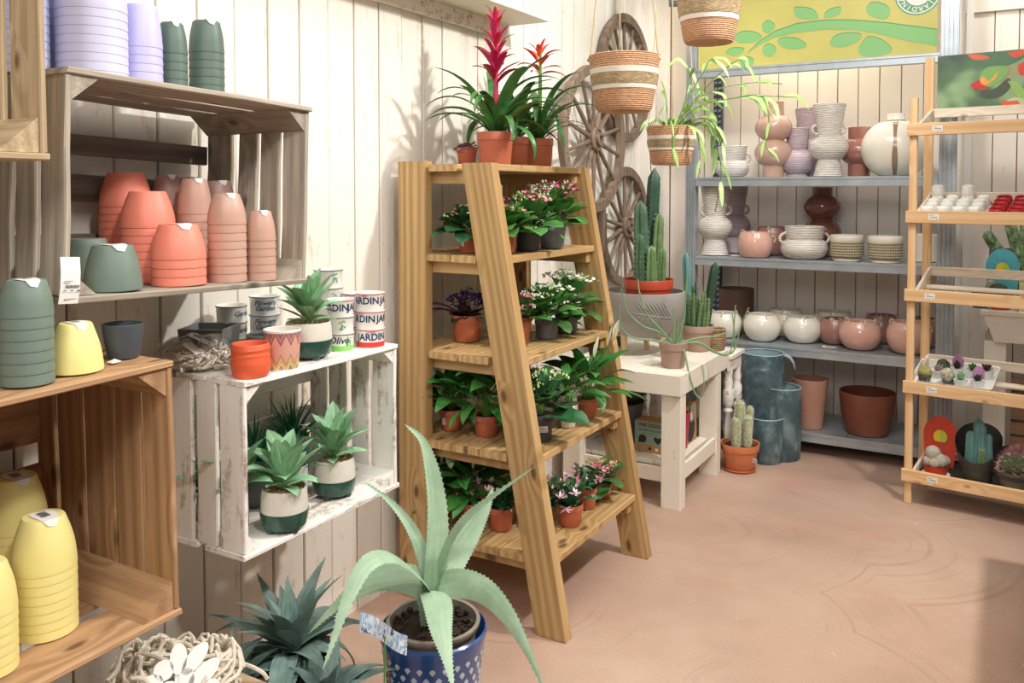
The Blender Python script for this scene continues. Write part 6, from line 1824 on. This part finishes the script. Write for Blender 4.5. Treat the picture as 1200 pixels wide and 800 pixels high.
def lattice():
    t = NT('woven_relief_stoneware')
    v, rnd, tc = t.coords(0)
    s = t.n('ShaderNodeSeparateXYZ', None, i0=tc)
    a = t.math('MULTIPLY', t.math('ARCTAN2', s.outputs[1], s.outputs[0]), 30)
    z = t.math('MULTIPLY', s.outputs[2], 420)
    h = t.math('MULTIPLY', t.math('SINE', t.math('ADD', a, t.math('MULTIPLY', z, .5))), t.math('SINE', t.math('SUBTRACT', a, t.math('MULTIPLY', z, .5))))
    t.bsdf(Base_Color=t.ramp(t.math('ADD', t.math('MULTIPLY', h, .5), .5), [(.2, lin('#8f8468')), (.6, lin('#c3b99c'))]), Roughness=.6)
    t.bump(h, .8, .006)
    return t.m
M['woven'] = lattice()
for x, y, r, wh in ((1.205, 5.045, .0875, 'left'), (1.405, 5.03, .0885, 'right')):
    t_ = vase((x, y, Z2), [(.066, 0), (.070, .003), (r * .86, .022), (r, .030), (r, .108)], 'woven', f'beige pot with woven relief, the {wh} one of two on the second shelf', 'plant_pot', .006)
    part('rim', MB().lathe([(r - .002, .106), (r + .002, .112), (r + .001, .138), (r - .003, .145), (r - .008, .143), (r - .009, .10)], 44), M['stone_white'], t_)
    part('foot_ring', MB().lathe([(.066, .0), (.0735, .002), (.0745, .012), (.07, .016)], 40), M['stone_white'], t_)
vase((1.575, 5.22, Z2), [(.070, 0), (.080, .004), (.083, .14), (.085, .150)], 'cream_gloss', 'pale straight pot behind the display rack post on the second shelf', 'plant_pot')

# third shelf
vessel('planter', [(.10, 0), (.104, .004), (.108, .26), (.109, .275)], .005, M['umber'], (.510, 5.330, Z3), 'umber brown cylinder planter at the back left of the third shelf', 'planter', seg=44)
bowl_vase((.500, 5.115, Z3), .105, .150, 'cream_gloss', 'cream bowl half hidden by the trailing plant at left of the third shelf', seed=4)
bowl_vase((.727, 5.110, Z3), .109, .158, 'cream_gloss', 'cream bowl with a looped cord at front left of the third shelf', seed=5)
bowl_vase((.805, 5.340, Z3), .113, .165, 'cream_gloss', 'cream bowl behind the two front cream ones, third shelf', seed=6)
bowl_vase((.945, 5.170, Z3), .110, .150, 'cream_gloss', 'second cream bowl from the left in the front row, third shelf', seed=8)
bowl_vase((1.085, 5.390, Z3), .113, .165, 'cream_gloss', 'cream bowl at the back middle of the third shelf beside the pink ones', seed=10)
bowl_vase((1.118, 5.215, Z3), .096, .148, 'dull_rose', 'dusty rose bowl between the cream and the pink front bowls', seed=12)
bowl_vase((1.272, 5.110, Z3), .114, .160, 'pink_gloss', 'glossy pink bowl with cord end in front of the third shelf middle', seed=14)
bowl_vase((1.350, 5.375, Z3), .100, .165, 'dull_rose', 'dull rose bowl at the back right of the third shelf', seed=16)
bowl_vase((1.520, 5.110, Z3), .116, .175, 'pink_gloss', 'glossy pink bowl behind the display rack post, third shelf', seed=17)
bowl_vase((1.565, 5.360, Z3), .098, .165, 'dull_rose', 'dull rose bowl at the far right back of the third shelf', seed=20)
tag(part('cord_end', MB().tube(smooth([(1.16, 5.03, .612), (1.12, 5.035, .611), (1.09, 5.03, .610), (1.085, 5.045, .612), (1.10, 5.045, .612)], 14), .0045, 6), M['rope_w'], None), 'white cord end lying on the third steel shelf', 'cord')
tag(part('cord_end', MB().tube(smooth([(.57, 5.01, 1.109), (.60, 5.015, 1.108), (.63, 5.02, 1.108), (.655, 5.01, 1.109)], 14), .0045, 6), M['rope_w'], None), 'white cord end lying on the second steel shelf beside the pink bowl', 'cord')

# bottom shelf
M['rosy_clay'] = plain('rosy_clay_planter', '#b98a76', .65, 0, 0, .1, 20)
vessel('planter', [(.066, 0), (.070, .004), (.096, .25), (.1005, .285)], .005, M['rosy_clay'], (1.010, 5.090, Z4), 'rosy clay planter beside the fountain on the lowest steel shelf', 'planter', seg=44)
vessel('planter', [(.104, 0), (.112, .006), (.140, .12), (.150, .215), (.150, .235)], .006, M['bronze'], (1.312, 5.135, Z4), 'wide bronze-brown planter on the lowest steel shelf', 'planter', seg=48)

# ------------------------------------------------------------------ things on the display rack
RM = T(DO) @ Rz(R(-7.5))
def rk(x, y, tier, dz=0.0):
    z = RACK_Z[tier] - .0435 + (.085 if tier < 4 else .03) * y / RD
    return RM @ Vector((x, y, z + dz))
TILT = math.atan2(.085, RD)
cup = MB().lathe([(.020, .002), (.0275, 0), (.029, .004), (.0275, .036), (.025, .046), (.021, .049), (.020, .0465), (0, .0465)], 28).mesh('cup', M['white'])
RN = ['front', 'second', 'third', 'rear']
CN = ['left end', 'second from left', 'third from left', 'fourth from left']
for j in range(4):
    for i in range(4):
        p = rk(.075 + i * .066 + .006 * (j % 2), .058 + j * .066, 1, .0015)
        rows = 2 if (j == 3 and i in (0, 2)) else 1
        for k in range(rows):
            o = ob('cup', cup, None, T(p.x, p.y, p.z + k * .0495) @ Rz(R(-7.5)) @ Rx(TILT))
            tag(o, f'upturned white cup, {CN[i]}, {RN[j]} row of the rack shelf' + (', stacked on top' if k else ''), 'cup', 'white cups on the display rack')
M['red_gloss'] = plain('glossy_red_glaze', '#b3202b', .18, .03, 0, .05, 20, coat=.6)
rcup = MB().lathe([(0, .001), (.024, .001), (.032, .012), (.034, .028), (.0325, .042), (.030, .046), (.028, .043), (.029, .02), (0, .01)], 32).mesh('red_bowl', M['red_gloss'])
for j in range(4):
    for i in range(2):
        p = rk(.366 + i * .076 , .058 + j * .068, 1, .0015)
        tag(ob('red_bowl', rcup, None, T(p) @ Rz(R(-7.5)) @ Rx(TILT)), f'small glossy red bowl, {RN[j]} row, {("beside the white cups", "at the photo edge")[i]}', 'bowl', 'red bowls on the display rack')

# tray with small succulents on the fourth tier
TM = RM @ T(.19, .165, RACK_Z[3] - .0425 + .085 * .165 / RD) @ Rx(TILT)
ty = thing('plant_tray', TM.translation, 'white plastic tray of small succulents on the fourth rack shelf', 'tray', rot=TM.to_euler())
M['tray_white'] = plain('white_tray_plastic', '#e9e8e4', .4)
part('base', MB().box((0, 0, .002), (.325, .245, .004)), M['tray_white'], ty)
def rrect(a, b, r, n=5):
    out = []
    for cx, cy, a0 in ((a - r, b - r, 0), (-a + r, b - r, 90), (-a + r, -b + r, 180), (a - r, -b + r, 270)):
        for k in range(n + 1): out.append((cx + r * math.cos(R(a0 + 90 * k / n)), cy + r * math.sin(R(a0 + 90 * k / n))))
    return out
V = []; n_ = 24
for (s, z) in ((.162, .0), (.168, .034), (.174, .036), (.174, .031), (.158, .005)):
    V += [(x, y, z) for x, y in rrect(s, s - .042, .022)]
F_ = [(a * n_ + k, a * n_ + (k + 1) % n_, (a + 1) * n_ + (k + 1) % n_, (a + 1) * n_ + k) for a in range(4) for k in range(n_)]
part('wall', MB().add(V, F_), M['tray_white'], ty)
M['olive_mam'] = plain('olive_mammillaria', '#7d7f4a', .8, 0, 0, .3, 60, .8, 180, col2='#b8b06a')
M['grey_mam'] = plain('grey_spined_cactus', '#8e8b78', .8, 0, 0, .4, 90, 1.0, 220, col2='#d8d2bd')
M['dark_mam'] = plain('dark_green_cactus', '#4b5a38', .7, 0, 0, .4, 60, .8, 180)
M['pink_tag'] = plain('pink_plant_card', '#c98fc0', .6, 0, 0, .25, 60)
minis = [(-.118, -.075, 'ball', 'olive_mam', 'yellow-green ball cactus at the left front corner of the white tray'), (-.075, .0, 'ros', 'fitt_leaf', 'small grey-pink succulent second in the white tray'),
         (-.02, -.06, 'ball', 'grey_mam', 'grey-spined egg-shaped cactus at the front of the white tray'), (.035, -.07, 'ros', 'succ', 'pale green succulent beside the grey-spined cactus'),
         (.105, -.06, 'card', 'dark_mam', 'low cactus with a pink card at right front of the white tray'), (-.06, .075, 'ball', 'dark_mam', 'dark green cactus at the rear left of the white tray'),
         (.0, .05, 'card', 'dark_mam', 'low plant with a pink card in the middle of the white tray'), (.07, .04, 'ros', 'kal_leaf', 'upright green succulent in the rear right of the white tray'), (.125, .06, 'ros', 'purple_leaf', 'purple-green succulent at the far right of the white tray')]
for k, (x, y, kd, mt, lab) in enumerate(minis):
    m = TM @ T(x, y, .0045)
    t_ = thing('mini_succulent', m.translation, lab, 'succulent', rot=m.to_euler())
    part('pot', MB().lathe([(0, .0), (.022, .0), (.030, .036), (.0315, .042), (.030, .043), (.028, .036), (0, .034)], 24), M['tray_white' if kd != 'ball' or k == 5 else 'greypot_dk'], t_)
    if kd == 'ball':
        part('cactus', MB().lathe([(.0, .03), (.022, .034), (.029, .046), (.030, .06), (.025, .076), (.014, .086), (0, .089)], 28, fn=lambda a, z: 1 + .05 * math.sin(a * 14)), M[mt], t_, T(0, 0, -.004) @ Rx(R(8 * (k - 1))))
        part('spines', spines(.088, .029, 12, 9, .006, (0, 0), .9, random.Random(k)), M['spike'], t_, stuff=True)
    else:
        lf = LF(('mini', mt), .036, .016, 'round', -.5, .3, M[mt], 5, 2)
        for i in range(16):
            az = i * 2.399
            place_leaf(t_, lf, (.004 * math.cos(az), .004 * math.sin(az), .036), az, R(80 - 4 * i), 0, random.uniform(.6, 1.1))
    if kd == 'card':
        part('plant_card', MB().prism([(-.024, 0), (.024, 0), (.026, .04), (.012, .062), (0, .068), (-.012, .062), (-.026, .04)], -.0005, .0005, 'xz'), M['pink_tag'], t_, T(0, .018, .03) @ Rx(R(-12)))

# bottom tier: black tray, three potted cacti
BM = RM @ T(.30, .165, RACK_Z[4] - .0425 + .03 * .165 / RD) @ Rx(math.atan2(.03, RD))
bt = thing('black_tray', BM.translation, 'flat black plastic tray on the bottom rack shelf under the cacti', 'tray', rot=BM.to_euler())
part('base', MB().box((0, 0, .002), (.55, .25, .004)), M['blackbowl'], bt)
part('edge', MB().box((0, -.126, .008), (.552, .004, .016)).box((0, .126, .008), (.552, .004, .016)).box((-.275, 0, .008), (.004, .25, .016)).box((.275, 0, .008), (.004, .25, .016)), M['blackbowl'], bt)
def bottom_plant(x, y, name, label, cat='cactus'):
    m = BM @ T(x - .30, y - .165, .0045)
    return thing(name, m.translation, label, cat, rz=R(-7.5))
rc = bottom_plant(.125, .095, 'ball_cactus', 'woolly grey ball cactus with a red sun-print card in a red pot')
M['red_card'] = plain('red_card', '#d8492f', .6, 0, 0, .18, 30)
part('saucer', MB().lathe([(0, 0), (.055, 0), (.062, .01), (.06, .011), (0, .006)], 30), M['white'], rc)
part('pot', MB().lathe([(0, .007), (.046, .007), (.055, .045), (.057, .05), (.054, .05), (.052, .04), (0, .04)], 32), M['red_card'], rc)
M['wool'] = plain('grey_wool', '#b8b0a2', .95, 0, 0, .25, 80, 1.0, 150)
for (x, y, z, r) in ((-.012, -.005, .105, .036), (.022, -.012, .075, .034), (-.028, -.018, .068, .026), (.036, .01, .072, .026), (0, -.03, .066, .026)):
    c = part('cactus_ball', MB().lathe([(0, -r)] + [(r * math.sin(math.pi * i / 9), -r * math.cos(math.pi * i / 9)) for i in range(1, 9)] + [(0, r)], 22, c=(x, y, z)), M['wool'], rc)
def sun_card(parent, m, w, h, body, col='sun'):
    c = part('plant_card', MB().prism([(-w * .42, 0), (w * .42, 0)] + [(w * .5 * math.cos(R(a)), h * .62 + h * .38 * math.sin(R(a))) for a in range(0, 181, 15)], -.0006, .0006, 'xz'), M[body], parent, m)
    for sg, cl_ in ((-1, '#f0cf2c'), (1, '#b9cf45')):
        if cl_ not in M: M[cl_] = plain('sun_print_' + cl_.strip('#'), cl_, .6)
        part('sun_print', MB().prism([(0, h * .48)] + [(sg * w * .20 * math.sin(R(a)), h * .58 + h * .14 * math.cos(R(a))) for a in range(0, 150, 15)], -.0008, -.0014, 'xz'), M[cl_], c)
    rays = MB()
    for a in range(-70, 250, 22):
        p0 = (w * .235 * math.cos(R(a)), h * .58 + h * .165 * math.sin(R(a))); p1 = (w * .29 * math.cos(R(a)), h * .58 + h * .20 * math.sin(R(a)))
        rays.tube([(p0[0], -.0010, p0[1]), (p1[0], -.0010, p1[1])], .0009, 4)
    part('sun_rays', rays, M['ink'], c, stuff=True)
    return c
sun_card(rc, T(.005, .045, .035) @ Rx(R(-8)), .150, .235, 'red_card')
cz_ = bottom_plant(.300, .11, 'sleeved_cactus', 'blue-green column cactus in an olive pot with a dark sleeve')
M['olive_pot'] = plain('dark_olive_plastic', '#5c5a4c', .5)
M['sleeve'] = plain('dark_cone_sleeve', '#3c3b38', .35, 0, 0, .3, 20)
part('pot', MB().lathe([(0, 0), (.052, 0), (.056, .006), (.072, .09), (.073, .096), (.069, .096), (.067, .085), (0, .082)], 36), M['olive_pot'], cz_)
def cone_sleeve(root, r0, r1, z0, z1, dip):
    V = []; n = 36
    for i in range(6):
        for k in range(n):
            a = 2 * math.pi * k / n; t_ = i / 5
            back = (.5 + .5 * math.sin(a))
            z = z0 + (z1 - z0 - dip * (1 - back)) * t_
            r = r0 + (r1 - r0) * (z - z0) / (z1 - z0)
            V.append((r * math.cos(a), r * math.sin(a) * .95, z))
    F_ = [(i * n + k, i * n + (k + 1) % n, (i + 1) * n + (k + 1) % n, (i + 1) * n + k) for i in range(5) for k in range(n)]
    part('sleeve', MB().add(V, F_), M['sleeve'], root)
cone_sleeve(cz_, .074, .112, .06, .255, .15)
for k, (x, y, L, r) in enumerate(((-.028, -.02, .16, .022), (.012, -.012, .20, .026), (.044, -.008, .155, .017), (-.004, .03, .215, .026), (.024, -.04, .09, .016))):
    cactus_col(cz_, x, y, .08, L, r, 7, 'cactus_bl' if k != 4 else 'cactus_lt', (0, 0), (0, 0), .85, .004, 14, 40 + k)
pc = bottom_plant(.455, .085, 'spiny_cactus', 'barrel cactus with long pink spines and a pink card at the right photo edge')
part('pot', MB().lathe([(0, 0), (.060, 0), (.064, .006), (.084, .085), (.085, .092), (.08, .09), (0, .08)], 36), M['olive_pot'], pc)
part('cactus', MB().lathe([(0, .07), (.05, .075), (.066, .10), (.064, .13), (.045, .155), (0, .163)], 48, fn=lambda a, z: 1 - .16 * (.5 - .5 * math.cos(a * 12))), M['dark_mam'], pc)
M['pink_spine'] = plain('pinkish_spines', '#d9a8a2', .6)
sp = MB(); rng = random.Random(3)
for k in range(12):
    a = k * math.pi / 6
    for j in range(6):
        t_ = j / 5; z = .085 + .07 * t_; r = .066 * math.sqrt(max(.05, 1 - (t_ * .95) ** 2))
        p = Vector((r * math.cos(a), r * math.sin(a), z))
        for q in range(6):
            d = Vector((math.cos(a + rng.uniform(-1, 1)), math.sin(a + rng.uniform(-1, 1)), rng.uniform(-.5, 1.1))).normalized()
            s = d.orthogonal().normalized() * .0011
            sp.add([p - s, p + s, p + d * rng.uniform(.02, .045)], [(0, 1, 2)])
part('spines', sp, M['pink_spine'], pc, stuff=True)
cone_sleeve(pc, .084, .115, .06, .18, .10)
M['rose_card'] = plain('mottled_rose_card', '#9a5a62', .6, 0, 0, .5, 45, col2='#d9a0a0')
part('plant_card', MB().prism([(-.07, 0), (.07, 0), (.085, .06), (.04, .10), (0, .115), (-.04, .10), (-.085, .06)], -.0006, .0006, 'xz'), M['rose_card'], pc, T(.01, .07, .085) @ Rx(R(-6)))

# ------------------------------------------------------------------ white planter box behind the rack, with cacti
WB = Vector((2.15, 5.14, 0))
wbx = thing('planter_bench', WB, 'white wooden planter bench against the back wall behind the display rack', 'bench')
part('tray', MB().add([(-.22, -.19, .728), (.40, -.19, .728), (.40, .19, .728), (-.22, .19, .728), (-.275, -.205, .884), (.45, -.205, .884), (.45, .205, .884), (-.275, .205, .884)], [(3, 2, 1, 0), (0, 1, 5, 4), (1, 2, 6, 5), (2, 3, 7, 6), (3, 0, 4, 7), (4, 5, 6, 7)]), M['cream_wood'], wbx, angle=20)
board('rim_board', wbx, M['cream_wood'], (-.285, -.2, .875), (.46, -.2, .875), .024, .022, (0, -1, 0))
for xx in (-.215, .34):
    board('leg', wbx, M['cream_wood'], (xx, -.15, .002), (xx, -.15, .727), .10, .03, (0, -1, 0))
    board('leg', wbx, M['cream_wood'], (xx, .15, .002), (xx, .15, .727), .10, .03, (0, -1, 0))
BZ = .8845
cd_ = thing('candelabra_cactus', (2.07, 5.23, BZ), 'branching dark green candelabra cactus with pale ridges behind the rack', 'cactus')
part('pot', MB().lathe([(0, 0), (.05, 0), (.065, .10), (.062, .10), (0, .09)], 28), M['greypot_dk'], cd_)
M['candel'] = plain('mottled_candelabra', '#3d5a3a', .6, 0, 0, .4, 30, col2='#a9bf94')
for k, (dx, tl_, L, r) in enumerate(((0, 0, .42, .04), (-.02, -32, .34, .032), (.03, 24, .34, .03), (-.01, -14, .40, .03), (.02, 42, .30, .03), (.015, 12, .4, .03))):
    cactus_col(cd_, dx, .015 * (k % 3 - 1), .09 + .02 * k, L, r, 4, 'candel', (0, tl_), (0, 0), .9, .006, 10, 60 + k)
bc = thing('round_cactus', (1.955, 5.045, BZ), 'round green cactus with a blue sun-print card behind the rack slats', 'cactus')
M['blue_card'] = plain('turquoise_card', '#55b4c4', .6, 0, 0, .15, 30)
part('pot', MB().lathe([(0, 0), (.04, 0), (.05, .07), (.047, .07), (0, .06)], 28), M['red_card'], bc)
part('cactus', MB().lathe([(0, .055), (.038, .062), (.046, .09), (.04, .118), (.02, .132), (0, .135)], 30, fn=lambda a, z: 1 - .08 * (.5 - .5 * math.cos(a * 13))), M['dark_mam'], bc, T(-.012, -.01, 0))
part('cactus', MB().lathe([(0, .055), (.022, .06), (.026, .08), (.02, .10), (0, .108)], 24), M['dark_mam'], bc, T(.036, -.012, 0))
part('wool_tuft', MB().lathe([(0, .06), (.022, .07), (.026, .11), (.018, .14), (0, .15)], 18), M['wool'], bc, T(-.045, .012, 0))
sun_card(bc, T(.005, .04, .05) @ Rx(R(-5)), .155, .26, 'blue_card')
lo = thing('round_cactus', (1.862, 5.06, BZ), 'low dark round cactus left of the blue card behind the rack', 'cactus')
part('pot', MB().lathe([(0, 0), (.035, 0), (.045, .06), (.042, .06), (0, .05)], 28), M['greypot_dk'], lo)
part('cactus', MB().lathe([(0, .05), (.036, .056), (.044, .07), (.036, .092), (0, .102)], 30, fn=lambda a, z: 1 - .08 * (.5 - .5 * math.cos(a * 13))), M['dark_mam'], lo)
def patterned():
    t = NT('purple_flower_print')
    v, rnd, tc = t.coords(0)
    vo = t.n('ShaderNodeTexVoronoi', None, Vector=tc, Scale=42.0)
    t.bsdf(Base_Color=t.ramp(vo.outputs['Distance'], [(.25, lin('#e6c9d2')), (.4, lin('#8a3558')), (.6, lin('#6d2445'))]), Roughness=.5)
    return t.m
tag(part('patterned_box', MB().box((0, 0, .15), (.12, .05, .30)), patterned(), None, T(1.955, 5.285, BZ)), 'purple box with a white flower pattern behind the blue card', 'box')
yb_ = thing('yellow_carton', (2.085, 5.03, BZ), 'yellow-green printed carton on the white bench at the right edge', 'box')
part('carton', MB().box((0, 0, .075), (.10, .07, .15)), plain('pale_yellow_card', '#e6e3b0', .6), yb_)
part('print', MB().prism([(a * 1.5, b * 1.2 + .08) for a, b in ds], -.0355, -.0362, 'xz'), M['#b9cf45'], yb_)
part('lid', MB().box((0, 0, .158), (.09, .06, .016)), M['kraft'], yb_)
bst = thing('wicker_crate', (2.12, 5.15, 0), 'brown wicker crate in the shadow under the white bench', 'crate')
for k in range(7):
    part('slat', MB().box((0.02, -.09, .05 + k * .075), (.26, .014, .06)), M['brown_wood'], bst)
part('body', MB().box((0.02, 0, .28), (.25, .16, .555)), M['old_wood_dark'], bst)
